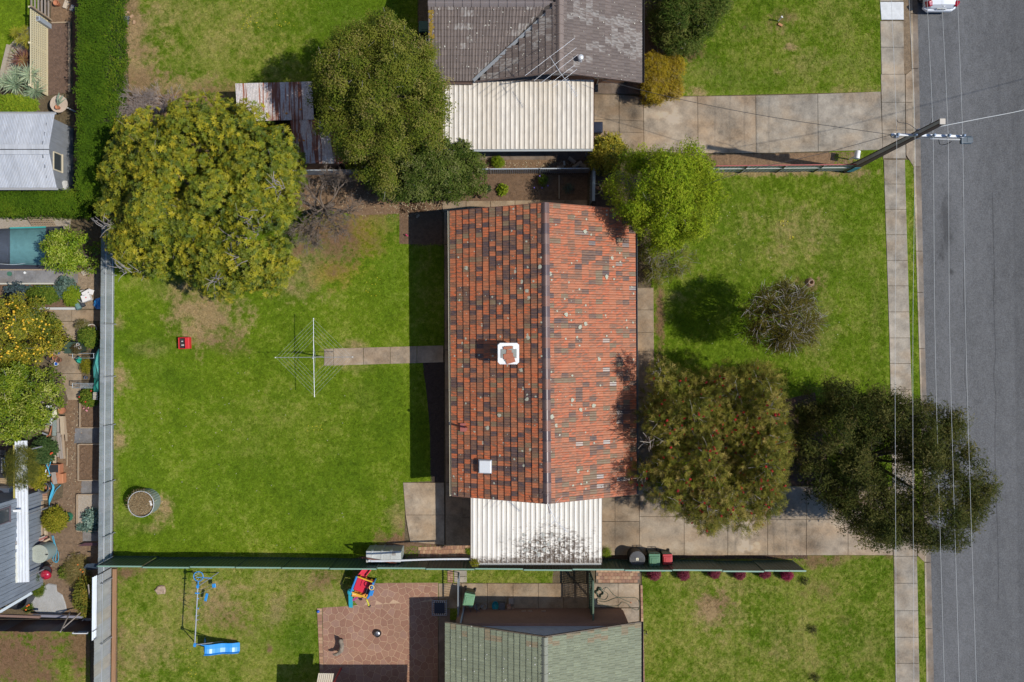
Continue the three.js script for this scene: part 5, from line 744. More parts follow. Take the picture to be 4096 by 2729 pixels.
// hedges
function hedge(label, pts, hTop, seed, cols) { const t = thing('hedge', label, 'hedge', pts[0].clone().setY(0)), R = RNG(seed), list = []; return [t, R, list, cols]; }
{
  const mk = (label, u0, u1, v0, v1, h, seed) => {
    const t = thing('hedge', label, 'hedge', P((u0 + u1) / 2, (v0 + v1) / 2)), R = RNG(seed), a = P(u0, v0, h), b = P(u1, v1, h), list = [], area = (b.x - a.x) * (b.z - a.z), n = Math.round(area * 115);
    const bx = P(u0, v0, 0).x, cols = [[0.03, 0.07, 0.004], [0.06, 0.125, 0.005], [0.105, 0.19, 0.008], [0.18, 0.23, 0.015]];
    for (let k = 0; k < n; k++) { const s = R(), f = R(), big = vn(s * (b.x - a.x) * 2.2 + seed, f * (b.z - a.z) * 2.2), e = Math.min(1, Math.min(s, 1 - s) * (b.x - a.x) / 0.25, Math.min(f, 1 - f) * (b.z - a.z) / 0.25); const p = V(lerp(a.x, b.x, s) + (R() - 0.5) * 0.16, h - 0.3 + 0.3 * Math.sqrt(Math.max(0, e)) + 0.34 * (big - 0.5) + 0.12 * R(), lerp(a.z, b.z, f) + (R() - 0.5) * 0.16); list.push([p, V(R() - 0.5, 1.2, R() - 0.5).normalize(), 0.85 + 0.5 * R(), mixC(cols, 0.55 * vn(p.x * 0.9 + 7, p.z * 0.9) + 0.5 * R()), R() * 6.28]); }
    const per = 2 * (b.x - a.x + b.z - a.z); for (let k = 0; k < per * 60; k++) { const d = R() * per, w = b.x - a.x, l = b.z - a.z; let x, z, nx = 0, nz = 0; if (d < w) { x = a.x + d; z = a.z; nz = -1; } else if (d < w + l) { x = b.x; z = a.z + d - w; nx = 1; } else if (d < 2 * w + l) { x = b.x - (d - w - l); z = b.z; nz = 1; } else { x = a.x; z = b.z - (d - 2 * w - l); nx = -1; } list.push([V(x + (R() - 0.5) * 0.14, 0.1 + R() * (h - 0.3), z + (R() - 0.5) * 0.14), V(nx, 0.5, nz).normalize(), 0.85 + 0.5 * R(), mixC(cols, R()), R() * 6.28]); }
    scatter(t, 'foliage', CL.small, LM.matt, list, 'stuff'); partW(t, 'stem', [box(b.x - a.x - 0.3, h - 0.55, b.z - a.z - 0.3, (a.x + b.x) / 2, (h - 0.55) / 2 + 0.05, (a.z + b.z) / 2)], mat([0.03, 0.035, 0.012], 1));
  };
  mk('tall clipped green hedge between the left garden and patchy lawn', 312, 422, -140, 800, 2.2, 201); mk('low clipped hedge below the grey garden shed', -60, 318, 766, 850, 1.6, 202);
}
// leafless plants
{
  const t = thing('bare_tree', 'leafless brown tree with spreading bare branches', 'tree', q(1, 1, 705, 310)), R = RNG(301), g = [], b = q(1, 1, 705, 310), f = b.clone().add(V(-0.25, 0.9, 0.35));
  g.push(taper([b, b.clone().lerp(f, 0.5), f], 0.12, 0.09, 5, 7)); for (const [x, y, h] of [[480, 180, 2.4], [620, 60, 2.6], [800, 120, 2.2], [880, 380, 2.4], [760, 560, 2.8], [560, 560, 2.6], [430, 480, 2.6], [470, 620, 2.2], [660, 420, 3.0]]) { const e = q(1, 1, x, y, h), m = f.clone().lerp(e, 0.45).add(V((R() - 0.5) * 0.3, 0.2, (R() - 0.5) * 0.3)); g.push(taper([f, m, f.clone().lerp(e, 0.75)], 0.06, 0.028, 6, 5)); branching(g, f.clone().lerp(e, 0.6), e.clone().sub(f).normalize(), 0.6, 0.034, 5, R, 1.35); branching(g, m, e.clone().sub(f).normalize().add(V(R() - 0.5, 0, R() - 0.5)).normalize(), 0.55, 0.03, 4, R, 1.3); }
  partW(t, 'trunk', g, mat([0.20, 0.155, 0.12], 0.95));
  const u = thing('dead_bush', 'grey leafless bush above the yellow green tree', 'shrub', q(0, 0, 1430, 1020)), h = []; for (const [x, y] of [[1250, 1010], [1330, 960], [1420, 1000], [1510, 960], [1300, 1080], [1460, 1060], [1590, 970], [1200, 1040], [1180, 1180]]) { const p = q(0, 0, x, y); for (let k = 0; k < 4; k++) branching(h, p, dirOf(R() * 6.28, 0.6 + 0.5 * R()), 0.5, 0.022, 4, R, 1.25); }
  partW(u, 'twigs', h, mat([0.34, 0.28, 0.25], 0.95));
}

// ---------------------------------------------------------------- street furniture and yard things
const PLAST = (c, r = 0.45) => mat(c, r), black = mat([0.03, 0.03, 0.032], 0.5), greyPl = mat([0.09, 0.092, 0.098], 0.5), silver = mat([0.6, 0.6, 0.6], 0.3, { metal: 0.8 }), terra = mat([0.42, 0.17, 0.085], 0.85, { map: 'fine' }), timber = mat([0.36, 0.27, 0.18], 0.85, { map: 'wood' }), timberGrey = mat([0.33, 0.28, 0.235], 0.9, { map: 'wood' }), timberPale = mat([0.46, 0.36, 0.24], 0.85, { map: 'wood' });
function wheelieBin(label, pos, ry, body, lid, w = 0.58, d = 0.7, h = 1.05) { // lid hinge and handle towards -z
  const t = thing('wheelie_bin', label, 'bin', pos, ry, 'wheelie bins of the gardens'), a = [], f = (y, k) => [V(-w * k / 2, y, -d * 0.46 * (0.6 + 0.4 * k)), V(w * k / 2, y, -d * 0.46 * (0.6 + 0.4 * k)), V(w * k / 2, y, d * 0.5 * k), V(-w * k / 2, y, d * 0.5 * k)], lo = f(0.06, 0.76), hi = f(h - 0.08, 0.96);
  for (let i = 0; i < 4; i++) quad(a, lo[i], hi[i], hi[(i + 1) % 4], lo[(i + 1) % 4]); quad(a, ...lo); part(t, 'body', [raw(a), rbox(w, 0.06, d * 0.98, 0.02, 0, h - 0.09, 0.01)], body);
  const l = part(t, 'lid', [rbox(w, 0.05, d, 0.024, 0, h - 0.02, 0.02, 0, 0, 0, 3), rbox(w * 0.86, 0.05, d * 0.72, 0.024, 0, h + 0.012, 0.04, 0, 0, 0, 3), rbox(w * 0.56, 0.04, d * 0.5, 0.018, 0, h + 0.035, 0.05), rbox(0.09, 0.05, 0.12, 0.015, -w * 0.38, h, d * 0.36), rbox(0.09, 0.05, 0.12, 0.015, w * 0.38, h, d * 0.36)], lid);
  part(t, 'handle', [bar(V(-w * 0.4, h - 0.02, -d * 0.56), V(w * 0.4, h - 0.02, -d * 0.56), 0.018), ...[-0.4, 0, 0.4].map((k) => bar(V(w * k, h - 0.04, -d * 0.44), V(w * k, h - 0.02, -d * 0.56), 0.016))], body);
  for (const s of [-1, 1]) part(t, 'wheel', cyl(0.1, 0.1, 0.05).rotateZ(Math.PI / 2).translate(s * w * 0.46, 0.1, -d * 0.4), black);
  return t;
}
const binGreen = PLAST([0.075, 0.19, 0.105]), binRed = PLAST([0.42, 0.035, 0.04]), binDark = PLAST([0.035, 0.06, 0.045]), binPale = PLAST([0.15, 0.30, 0.17]), bodyDark = PLAST([0.03, 0.06, 0.04]);
wheelieBin('green lidded wheelie bin between the black compost bin and red bin', q(2, 3, 1278, 400, 0), 0, bodyDark, binGreen);
wheelieBin('red lidded wheelie bin against the green fence', q(2, 3, 1400, 396, 0), 0.03, bodyDark, binRed, 0.5, 0.56, 0.93);
wheelieBin('pale green wheelie bin turned askew on the alley path', q(1, 3, 1968, 752, 0), -0.2, bodyDark, binPale, 0.55, 0.66);
const potBin = wheelieBin('dark green wheelie bin with flower pots on its lid', zz(1340, 1830, 285, 0), Math.PI / 2, binDark, PLAST([0.05, 0.085, 0.06]), 0.6, 0.74);
part(potBin, 'emblem', [cyl(0.05, 0.05, 0.006, 0, 0, 0, 18).rotateX(Math.PI / 2 - 0.12).scale(1, 0.8, 1).translate(0, 0.72, 0.345), ring(0.07, 0.006, 0, 0.72, 0.345, 20, false)], whitePaint);
wheelieBin('dark green wheelie bin half hidden by the olive tree', P(1712, 138, 0), -Math.PI / 2, binDark, PLAST([0.02, 0.10, 0.07]), 0.58, 0.7);
wheelieBin('navy black wheelie bin at the carport corner', P(2378, 530, 0), Math.PI / 2, black, PLAST([0.02, 0.025, 0.045], 0.3), 0.55, 0.6);
{
  const p = q(2, 3, 1128, 396, 0), t = thing('compost_bin', 'round black compost bin with a white label on its ribbed lid', 'bin', p);
  part(t, 'body', lathe([[0, 0], [0.42, 0], [0.39, 0.5], [0.36, 0.84], [0.4, 0.86]], 0, 0, 0, 28), black); const rings = [cyl(0.4, 0.4, 0.05, 0, 0.885, 0, 30)]; for (const r of [0.36, 0.3, 0.24, 0.18, 0.12]) rings.push(ring(r, 0.014, 0, 0.915 + 0.012 * (0.4 - r), 0, 28)); part(t, 'lid', rings, greyPl);
  const l = part(t, 'sticker', box(0.13, 0.004, 0.13, 0, 0.925, 0, 0.06), mat([0.72, 0.68, 0.52], 0.7)); part(l, 'print', [box(0.06, 0.003, 0.012, 0, 0.9285, -0.02), box(0.012, 0.003, 0.06, 0.015, 0.929, 0.015), box(0.05, 0.003, 0.01, -0.01, 0.9285, 0.03)], black);
}
{ // slim rainwater tank and its inlet pipe
  const a = q(1, 3, 1002, 365, 1.2), b = q(1, 3, 1338, 365, 1.2), c = q(1, 3, 1310, 472, 1.2), w = b.x - a.x - 0.06, d = c.z - a.z, mid = V((a.x + b.x) / 2, 0, (a.z + c.z) / 2), t = thing('water_tank', 'slim pale grey rainwater tank standing against the green fence', 'tank', mid), m = mat([0.46, 0.48, 0.46], 0.55, { map: 'mottle' });
  part(t, 'body', [rbox(w, 1.14, d, 0.05, 0, 0.57, 0, 0, 0, 0, 3), ...[-0.32, -0.05, 0.22].map((k) => rbox(0.14, 1.1, d + 0.05, 0.03, w * k, 0.56, 0))], mat([0.28, 0.32, 0.30], 0.55)); part(t, 'top', [rbox(w * 0.98, 0.08, d * 0.98, 0.03, 0, 1.17, 0, 0, 0, 0, 3), ...[-0.32, -0.05, 0.22].map((k) => rbox(0.1, 0.09, d * 0.98, 0.02, w * k, 1.18, 0))], m); part(t, 'hatch', rbox(0.2, 0.03, 0.18, 0.01, w * 0.3, 1.225, -d * 0.28), PLAST([0.30, 0.28, 0.25]));
  const pp = thing('downpipe', 'white pipe running from the carport gutter to the slim tank', 'pipe', q(1, 3, 1500, 447, 2.2)); partW(pp, 'pipe', [tube([q(1, 3, 1985, 437, 2.42), q(1, 3, 1650, 440, 2.3), q(1, 3, 1200, 455, 2.14), q(1, 3, 1040, 455, 2.08), q(1, 3, 1036, 455, 1.9), q(1, 3, 1040, 452, 1.2)], 0.05, 40, 8)], mat([0.66, 0.67, 0.66], 0.4)); partW(pp, 'cap', [sph(0.05, ...q(1, 3, 1038, 455, 2.1).toArray())], whitePaint);
  const rb = solo('steel_bar', 'rusty bar lying across the slim tank', 'bar', beam(q(1, 3, 975, 424, 1.3), q(1, 3, 1292, 478, 1.3), 0.06, 0.03), mat([0.16, 0.06, 0.04], 0.9)); rb.userData.label = 'rusty brown bar lying across the slim rainwater tank';
}
{ // rotary clothes hoist
  const h = 1.9, c = q(1, 2, 528, 150, h), tips = [q(1, 1, 528, 1362, h), q(1, 2, 888, 148, h), q(1, 2, 537, 512, h), q(1, 2, 177, 153, h)], t = thing('clothes_hoist', 'rotary clothes hoist on the back lawn at the path end', 'clothes hoist', c.clone().setY(0));
  partW(t, 'post', [bar(c.clone().setY(0), c.clone().setY(h + 0.1), 0.032, 10), cyl(0.05, 0.05, 0.16, c.x, h - 0.02, c.z, 12)], zincPipe); partW(t, 'crank', [bar(c.clone().add(V(0.06, -0.25, 0)), c.clone().add(V(-0.1, -0.25, 0.06)), 0.014), sph(0.04, c.x - 0.1, h - 0.25, c.z + 0.06)], zincPipe);
  for (const e of tips) { const arm = partW(t, 'arm', bar(c, e, 0.015, 8), zincPipe); partW(arm, 'strut', bar(c.clone().add(V(0, -0.35, 0)), c.clone().lerp(e, 0.42), 0.012), zincPipe); partW(arm, 'tip', sph(0.032, e.x, e.y, e.z), whitePaint); }
  const line = mat([0.45, 0.46, 0.42], 0.6); for (let k = 0; k < 4; k++) for (const f of [0.985, 0.88, 0.775, 0.67, 0.565, 0.46]) { const a = c.clone().lerp(tips[k], f), b = c.clone().lerp(tips[(k + 1) % 4], f), m = a.clone().lerp(b, 0.5).add(V(0, -0.02, 0)); partW(t, 'line', tube([a, m, b], 0.0036, 4, 4), line); }
}
{ // round corrugated bed with straw
  const c = P(563, 2017, 0.85), t = thing('planter', 'round corrugated tank planter filled with dry straw', 'planter', V(c.x, 0, c.z)), R = RNG(4), side = [], N = 120; for (let k = 0; k < N; k++) { const r = (i) => 0.66 + 0.012 * Math.cos(i / N * Math.PI * 2 * 30), a = k / N * 6.2832, b = (k + 1) / N * 6.2832; quad(side, V(Math.cos(a) * r(k), 0, Math.sin(a) * r(k)), V(Math.cos(a) * r(k), 0.85, Math.sin(a) * r(k)), V(Math.cos(b) * r(k + 1), 0.85, Math.sin(b) * r(k + 1)), V(Math.cos(b) * r(k + 1), 0, Math.sin(b) * r(k + 1))); }
  part(t, 'wall', raw(side), mat([0.20, 0.25, 0.21], 0.5, { map: 'streak' })); part(t, 'rim', ring(0.665, 0.018, 0, 0.85, 0, 40), mat([0.55, 0.57, 0.58], 0.4)); part(t, 'soil', cyl(0.62, 0.62, 0.1, 0, 0.55, 0, 28), M.soilDark);
  const l = []; for (let k = 0; k < 900; k++) { const a = R() * 6.28, r = Math.sqrt(R()) * 0.5; l.push([V(c.x + Math.cos(a) * r - 0.05, 0.62 + 0.22 * (1 - r) + 0.06 * R(), c.z + Math.sin(a) * r), V(R() - 0.5, 0.9, R() - 0.5).normalize(), 0.8 + 0.6 * R(), mixC([[0.20, 0.13, 0.06], [0.34, 0.24, 0.12], [0.46, 0.36, 0.2]], R()), R() * 6]); } scatter(t, 'straw', CL.dry, mat([1, 1, 1], 0.9), l, 'stuff'); part(t, 'mulch', sph(0.5, -0.03, 0.56, 0, 0.5, 18), mat([0.22, 0.15, 0.08], 0.95, { map: 'clod' }));
  const f = part(t, 'plastic_sheet', rbox(0.1, 0.02, 0.26, 0.01, 0.5, 0.84, -0.05, 0.3, 0, -0.5), whitePaint);
}
{ // red toy crate
  const c = P(738, 1373, 0.2), t = thing('toy_crate', 'red plastic crate on the dry grass patch', 'crate', V(c.x, 0, c.z), 0.04), m = PLAST([0.60, 0.025, 0.03]);
  part(t, 'base', rbox(0.56, 0.04, 0.6, 0.015, 0, 0.03, 0), m); for (const s of [-1, 1]) { part(t, 'side', rbox(0.035, 0.3, 0.6, 0.012, s * 0.27, 0.17, 0), m); part(t, 'end', rbox(0.54, 0.3, 0.035, 0.012, 0, 0.17, s * 0.285), m); } part(t, 'seat', rbox(0.3, 0.05, 0.5, 0.02, -0.1, 0.2, 0), black); part(t, 'lid', rbox(0.2, 0.04, 0.58, 0.015, 0.17, 0.32, 0), m); part(t, 'handle', [rbox(0.14, 0.06, 0.08, 0.02, -0.08, 0.26, 0.1), rbox(0.1, 0.05, 0.06, 0.02, -0.1, 0.26, -0.1)], mat([0.45, 0.42, 0.38], 0.7));
}
{ // swing set with slide and hoop
  const t = thing('swing_set', 'blue and grey metal swing set with hoop and slide', 'swing set', q(0, 3, 1900, 900, 0)), h = 1.75, A = q(0, 3, 1818, 690, h), B = q(0, 3, 1790, 1228, h), g = mat([0.33, 0.35, 0.37], 0.4, { metal: 0.3 }), bl = PLAST([0.03, 0.26, 0.62], 0.3);
  partW(t, 'top_bar', bar(A, B, 0.032, 10), g); const leg = (p, x, y) => partW(t, 'leg', bar(p, q(0, 3, x, y, 0), 0.028, 8), g); leg(A, 2010, 560); leg(A, 1770, 545); leg(B, 2055, 1195); leg(B, 1800, 1215);
  for (const p of [A, B]) partW(t, 'joint', [cyl(0.06, 0.06, 0.12, p.x, p.y, p.z, 12), rbox(0.1, 0.09, 0.2, 0.02, p.x, p.y, p.z)], bl);
  const hp = q(0, 3, 1823, 598, 1.85), hoop = partW(t, 'hoop', [ring(0.24, 0.022, hp.x, hp.y, hp.z), bar(hp.clone().add(V(0, 0, 0.24)), A, 0.025), bar(hp.clone().add(V(-0.1, -0.05, 0.06)), q(0, 3, 1950, 615, 1.7), 0.02)], bl); const net = []; for (let k = 0; k < 10; k++) { const a = k * 0.628; net.push(bar(hp.clone().add(V(Math.cos(a) * 0.23, 0, Math.sin(a) * 0.23)), hp.clone().add(V(Math.cos(a + 0.3) * 0.1, -0.35, Math.sin(a + 0.3) * 0.1)), 0.006, 4)); } partW(hoop, 'net', net, whitePaint);
  for (const [x, y, sx, sz, r] of [[1895, 790, 0.14, 0.42, -0.25], [1966, 683, 0.2, 0.22, 0.1]]) { const s = q(0, 3, x, y, 0.5), st = partW(t, 'swing', rbox(sx, 0.04, sz, 0.02, s.x, s.y, s.z, r, 0, 0, 3), bl); partW(st, 'chain', [-1, 1].map((k) => bar(s.clone().add(V(0, 0, k * sz * 0.42)), V(A.x + (B.x - A.x) * 0.1, h, s.z + k * sz * 0.42), 0.008, 4)), g); }
  const c = q(0, 3, 1812, 752, h); partW(t, 'clamp', [rbox(0.22, 0.07, 0.07, 0.02, c.x, c.y, c.z)], bl); for (const y of [960, 1000]) { const e = q(0, 3, 1806, y, h); partW(t, 'bracket', [rbox(0.14, 0.06, 0.05, 0.01, e.x, e.y - 0.02, e.z), bar(e, e.clone().add(V(0.0, -0.4, 0.1)), 0.012)], g); } for (const y of [803, 895]) { const e = q(0, 3, 1816, y, h); partW(t, 'hook', sph(0.035, e.x + 0.02, e.y - 0.03, e.z), bl); }
  // slide: a dished chute falling to the right
  const s0 = q(0, 3, 1882, 1268, 0.95), s1 = q(0, 3, 2205, 1245, 0.12), dz = V(0, 0, 1), pr = [[-0.28, 0.14], [-0.26, 0.15], [-0.22, 0.02], [0, 0], [0.22, 0.02], [0.26, 0.15], [0.28, 0.14]], ch = [], N = 14, at = (i, k) => { const f = i / N, y = lerp(s0.y, s1.y, f) + 0.05 * Math.sin(f * 9.4), p = s0.clone().lerp(s1, f); return V(p.x, y + pr[k][1], p.z + pr[k][0]); }; for (let i = 0; i < N; i++) for (let k = 0; k + 1 < pr.length; k++) quad(ch, at(i, k), at(i + 1, k), at(i + 1, k + 1), at(i, k + 1)); partW(t, 'slide', raw(ch), PLAST([0.03, 0.27, 0.66], 0.34));
  partW(t, 'ladder', [bar(s0.clone().add(V(0, 0, 0.25)), V(s0.x - 0.35, 0, s0.z + 0.25), 0.02), bar(s0.clone().add(V(0, 0, -0.25)), V(s0.x - 0.35, 0, s0.z - 0.25), 0.02), ...[0.25, 0.5, 0.75].map((f) => beam(V(s0.x - 0.35 * (1 - f), 0.95 * f, s0.z - 0.25), V(s0.x - 0.35 * (1 - f), 0.95 * f, s0.z + 0.25), 0.08, 0.025))], bl); partW(t, 'brace', bar(B.clone().add(V(0, -0.2, 0)), s0.clone().add(V(0, 0.05, -0.2)), 0.02), bl);
}
{ // plastic toddler gym
  const c = q(1, 3, 1005, 650, 0), t = thing('play_gym', 'plastic play gym with red deck, blue walls and yellow rails', 'play gym', c, -0.35), red = PLAST([0.62, 0.03, 0.06], 0.35), bl = PLAST([0.03, 0.22, 0.55], 0.35), ye = PLAST([0.72, 0.44, 0.03], 0.35);
  part(t, 'deck', [rbox(0.85, 0.07, 0.8, 0.03, 0, 0.5, 0, 0, 0, 0, 3), rbox(0.4, 0.05, 0.4, 0.1, 0.05, 0.55, -0.1)], red); part(t, 'hatch', rbox(0.24, 0.02, 0.3, 0.01, 0.28, 0.545, 0.22), black);
  for (const s of [-1, 1]) { part(t, 'wall', [rbox(0.07, 0.95, 0.4, 0.03, s * 0.46, 0.5, -0.2), rbox(0.07, 0.75, 0.36, 0.03, s * 0.47, 0.4, 0.22), rbox(0.1, 0.08, 0.9, 0.03, s * 0.46, 0.92, 0)], bl); part(t, 'rail', [rbox(0.86, 0.07, 0.07, 0.03, 0, 0.88, s * 0.43), ...[-0.3, 0, 0.3].map((x) => rbox(0.07, 0.4, 0.06, 0.025, x, 0.7, s * 0.43))], ye); }
  part(t, 'wheel', [ring(0.12, 0.025, 0.47, 1.02, -0.2, 20), bar(V(0.47, 0.95, -0.2), V(0.47, 1.02, -0.2), 0.02)], PLAST([0.75, 0.55, 0.2])); part(t, 'bench', [rbox(0.16, 0.12, 0.3, 0.03, 0.56, 0.75, 0.15), rbox(0.1, 0.06, 0.36, 0.02, 0.5, 0.98, 0.15)], bl);
  part(t, 'slide', [rbox(0.42, 0.05, 0.95, 0.02, -0.12, 0.28, -0.8, -0.33, -0.5), rbox(0.05, 0.14, 0.95, 0.02, -0.32, 0.33, -0.74, -0.33, -0.5), rbox(0.05, 0.14, 0.95, 0.02, 0.08, 0.33, -0.86, -0.33, -0.5)], red); part(t, 'telescope', [bar(V(0.42, 0.9, 0.5), V(0.6, 0.85, 0.72), 0.04, 10), sph(0.06, 0.62, 0.85, 0.76)], PLAST([0.55, 0.5, 0.03])); part(t, 'eyepiece', sph(0.075, 0.68, 0.82, 0.8), black);
  const d = q(1, 3, 920, 790, 0), s = thing('toy_slide', 'small teal and orange plastic slide by the paving', 'slide', d), te = PLAST([0.03, 0.36, 0.44], 0.35);
  partW(s, 'steps', [beam(q(1, 3, 868, 740, 0.62), q(1, 3, 872, 880, 0.05), 0.2, 0.08), sph(0.2, ...q(1, 3, 872, 742, 0.6).toArray(), 0.5)], te); partW(s, 'chute', [tube([q(1, 3, 880, 755, 0.6), q(1, 3, 930, 760, 0.5), q(1, 3, 985, 768, 0.3), q(1, 3, 1030, 758, 0.12)], 0.16, 20, 8).scale(1, 1, 1)], PLAST([0.70, 0.30, 0.05], 0.35)); partW(s, 'brace', beam(q(1, 3, 885, 822, 0.2), q(1, 3, 940, 785, 0.3), 0.07, 0.06), PLAST([0.50, 0.03, 0.25]));
}
{ // small square trampoline
  const c = q(1, 3, 1686, 890, 0.3), t = thing('trampoline', 'small square black trampoline on the shaded patio', 'trampoline', V(c.x, 0, c.z)), m = mat([0.30, 0.31, 0.33], 0.4);
  for (const [a, b] of [[-1, -1], [1, -1], [1, 1], [-1, 1]].map((p, i, l) => [p, l[(i + 1) % 4]])) { part(t, 'frame_bar', bar(V(a[0] * 0.38, 0.28, a[1] * 0.38), V(b[0] * 0.38, 0.28, b[1] * 0.38), 0.022), m); part(t, 'leg', bar(V(a[0] * 0.37, 0, a[1] * 0.37), V(a[0] * 0.37, 0.28, a[1] * 0.37), 0.02), m); }
  part(t, 'mat', rbox(0.54, 0.02, 0.56, 0.008, 0, 0.28, 0), mat([0.025, 0.03, 0.045], 0.8)); for (let k = 0; k < 6; k++) for (const s of [-1, 1]) { const x = -0.27 + 0.108 * k; part(t, 'spring', bar(V(x, 0.285, s * 0.28), V(x, 0.285, s * 0.37), 0.01, 5), whitePaint); part(t, 'spring', bar(V(s * 0.27, 0.285, x), V(s * 0.37, 0.285, x), 0.01, 5), whitePaint); }
}
{
  const p = q(1, 3, 1122, 1114, 0), t = thing('fire_bowl', 'steel bowl in a dark ring on the patio', 'bowl', p); part(t, 'ring', lathe([[0.1, 0], [0.18, 0.02], [0.19, 0.2], [0.16, 0.21], [0.15, 0.05]], 0, 0, 0), mat([0.06, 0.05, 0.045], 0.7)); part(t, 'bowl', sph(0.145, 0, 0.13, 0, 0.6, 18), mat([0.6, 0.6, 0.6], 0.3, { metal: 0.9 }));
  const b = q(1, 3, 575, 916, 0), u = thing('ball', 'small blue ball at the patio corner', 'ball', b); part(u, 'ball', sph(0.08, 0, 0.08, 0), PLAST([0.03, 0.12, 0.5]));
}

// ---------------------------------------------------------------- power pole, wires, car, aerials
{
  const b = P(3386, 682, 0), hT = 9.35, w = 0.32, d = 0.2, t = thing('power_pole', 'tall steel and concrete power pole with crossarm and street lamp', 'power pole', b), st = mat([0.075, 0.045, 0.035], 0.7), cn = mat([0.44, 0.41, 0.36], 0.9, { map: 'mottle' });
  // two rusted steel channels with concrete between, set square to the street
  const tp = 0.7, A = (x, z, y) => V(x * (1 - (1 - tp) * y / hT), y, z * (1 - (1 - tp) * y / hT)), slab = (x0, x1, z0, z1) => { const f = []; const c = [[x0, z0], [x1, z0], [x1, z1], [x0, z1]]; for (let i = 0; i < 4; i++) { const p = c[i], r = c[(i + 1) % 4]; f.push([A(...p, 0), A(...p, hT), A(...r, hT), A(...r, 0)]); } f.push(c.map((p) => A(...p, hT))); return faces(f); };
  part(t, 'steel_channel', slab(-0.16, 0.16, -0.15, -0.1), st); part(t, 'steel_channel', slab(-0.16, 0.16, 0.1, 0.15), mat([0.085, 0.05, 0.04], 0.7)); part(t, 'concrete_core', slab(-0.145, 0.145, -0.098, 0.098), cn);
  part(t, 'top_cap', rbox(0.24, 0.05, 0.24, 0.02, 0, hT + 0.02, 0), mat([0.55, 0.50, 0.42], 0.8));
  part(t, 'paint_band', [box(0.33, 1.0, 0.012, 0, 0.9, 0.158), box(0.33, 1.0, 0.012, 0, 0.9, -0.158)], mat([0.05, 0.30, 0.38], 0.6));
  const hA = 7.4, arm = thing('crossarm', 'galvanised crossarm with insulators bolted to the power pole', 'crossarm', b); scene.remove(arm); used.crossarm = 0;
  const L = q(3, 0, 1130, 1237, hA), Rr = q(3, 0, 1800, 1256, hA); const ca = partW(t, 'crossarm', [beam(L, Rr, 0.1, 0.1), beam(L.clone().lerp(Rr, 0.38).add(V(0, -0.7, 0)), L.clone().lerp(Rr, 0.7), 0.05, 0.05)], galv);
  for (const x of [1185, 1352, 1518, 1655, 1790]) { const p = q(3, 0, x, 1240 + (x - 1185) * 0.02, hA + 0.12); partW(ca, 'insulator', lathe([[0, 0.2], [0.045, 0.2], [0.06, 0.15], [0.04, 0.12], [0.07, 0.08], [0.045, 0.04], [0.03, -0.05], [0, -0.05]], p.x, p.y, p.z, 12), mat([0.25, 0.32, 0.42], 0.2)); }
  const l0 = q(3, 0, 1490, 1272, 7), l1 = q(3, 0, 1765, 1284, 7.1), lamp = q(3, 0, 1820, 1288, 7.1); partW(t, 'lamp_arm', bar(l0, l1, 0.04, 8), mat([0.5, 0.5, 0.48], 0.5)); const lh = partW(t, 'lamp_head', [rbox(0.52, 0.14, 0.34, 0.06, lamp.x, lamp.y, lamp.z, 0, 0, 0, 4), rbox(0.3, 0.1, 0.28, 0.05, lamp.x + 0.14, lamp.y + 0.03, lamp.z, 0, 0, 0, 3)], mat([0.06, 0.085, 0.105], 0.5));
  partW(lh, 'lens', rbox(0.4, 0.03, 0.26, 0.012, lamp.x, lamp.y - 0.08, lamp.z), mat([0.5, 0.5, 0.48], 0.2)); partW(t, 'cable', [tube([q(3, 0, 1570, 1285, 7.05), q(3, 0, 1590, 1330, 6.8), q(3, 0, 1640, 1325, 6.9), q(3, 0, 1690, 1300, 7.05)], 0.018, 20), tube([q(3, 0, 1128, 1240, 7.5), q(3, 0, 1140, 1262, 7.4), q(3, 0, 1190, 1262, 7.3)], 0.018, 12), tube([q(3, 0, 1185, 1100, 7.6), q(3, 0, 1200, 1122, 7.5), q(3, 0, 1290, 1140, 7.5), q(3, 0, 1380, 1200, 7.4)], 0.013, 20), tube([q(3, 0, 1460, 1180, 7.9), q(3, 0, 1490, 1140, 8), q(3, 0, 1512, 1085, 7.7)], 0.012, 12)], black);
  partW(t, 'switch_box', [rbox(0.14, 0.22, 0.12, 0.02, ...q(3, 0, 1180, 1255, 7.25).toArray()), rbox(0.12, 0.2, 0.1, 0.02, ...q(3, 0, 1382, 1198, 7.5).toArray())], mat([0.10, 0.15, 0.26], 0.4));
  const wm = mat([0.58, 0.60, 0.58], 0.5), wire = (label, pts, r = 0.0068, m = wm) => solo('power_line', label, 'power line', tube(pts, r, 40, 6), m, pts[0].clone(), undefined);
  const W = [['first overhead wire, above the footpath', 3566, 3587, 3581, 3586], ['second overhead wire, above the verge', 3637, 3661, 3652, 3656], ['third overhead wire, above the kerbside lane', 3709, 3733, 3741, 3778], ['fourth overhead wire, above the road', 3768, 3793, 3800, 3838], ['fifth overhead wire, farthest out over the road', 3831, 3851, 3864, 3906]];
  for (const [label, a, p0, m, e] of W) wire(label, [P(2 * a - p0, -560, 7.0), P(a, 0, 7.35), P(p0, 541, 7.62), P((p0 * 2 + m) / 3, 820, 7.3), P(m, 1364, 6.95), P(e, 2729, 6.75), P(2 * e - m, 4100, 6.9)]);
  wire('grey service cable from the pole top to across the street', [q(3, 0, 1585, 1162, 8.6), q(3, 0, 1980, 1085, 8.2), P(4096, 440, 7.9), P(5200, 150, 7.6)], 0.012);
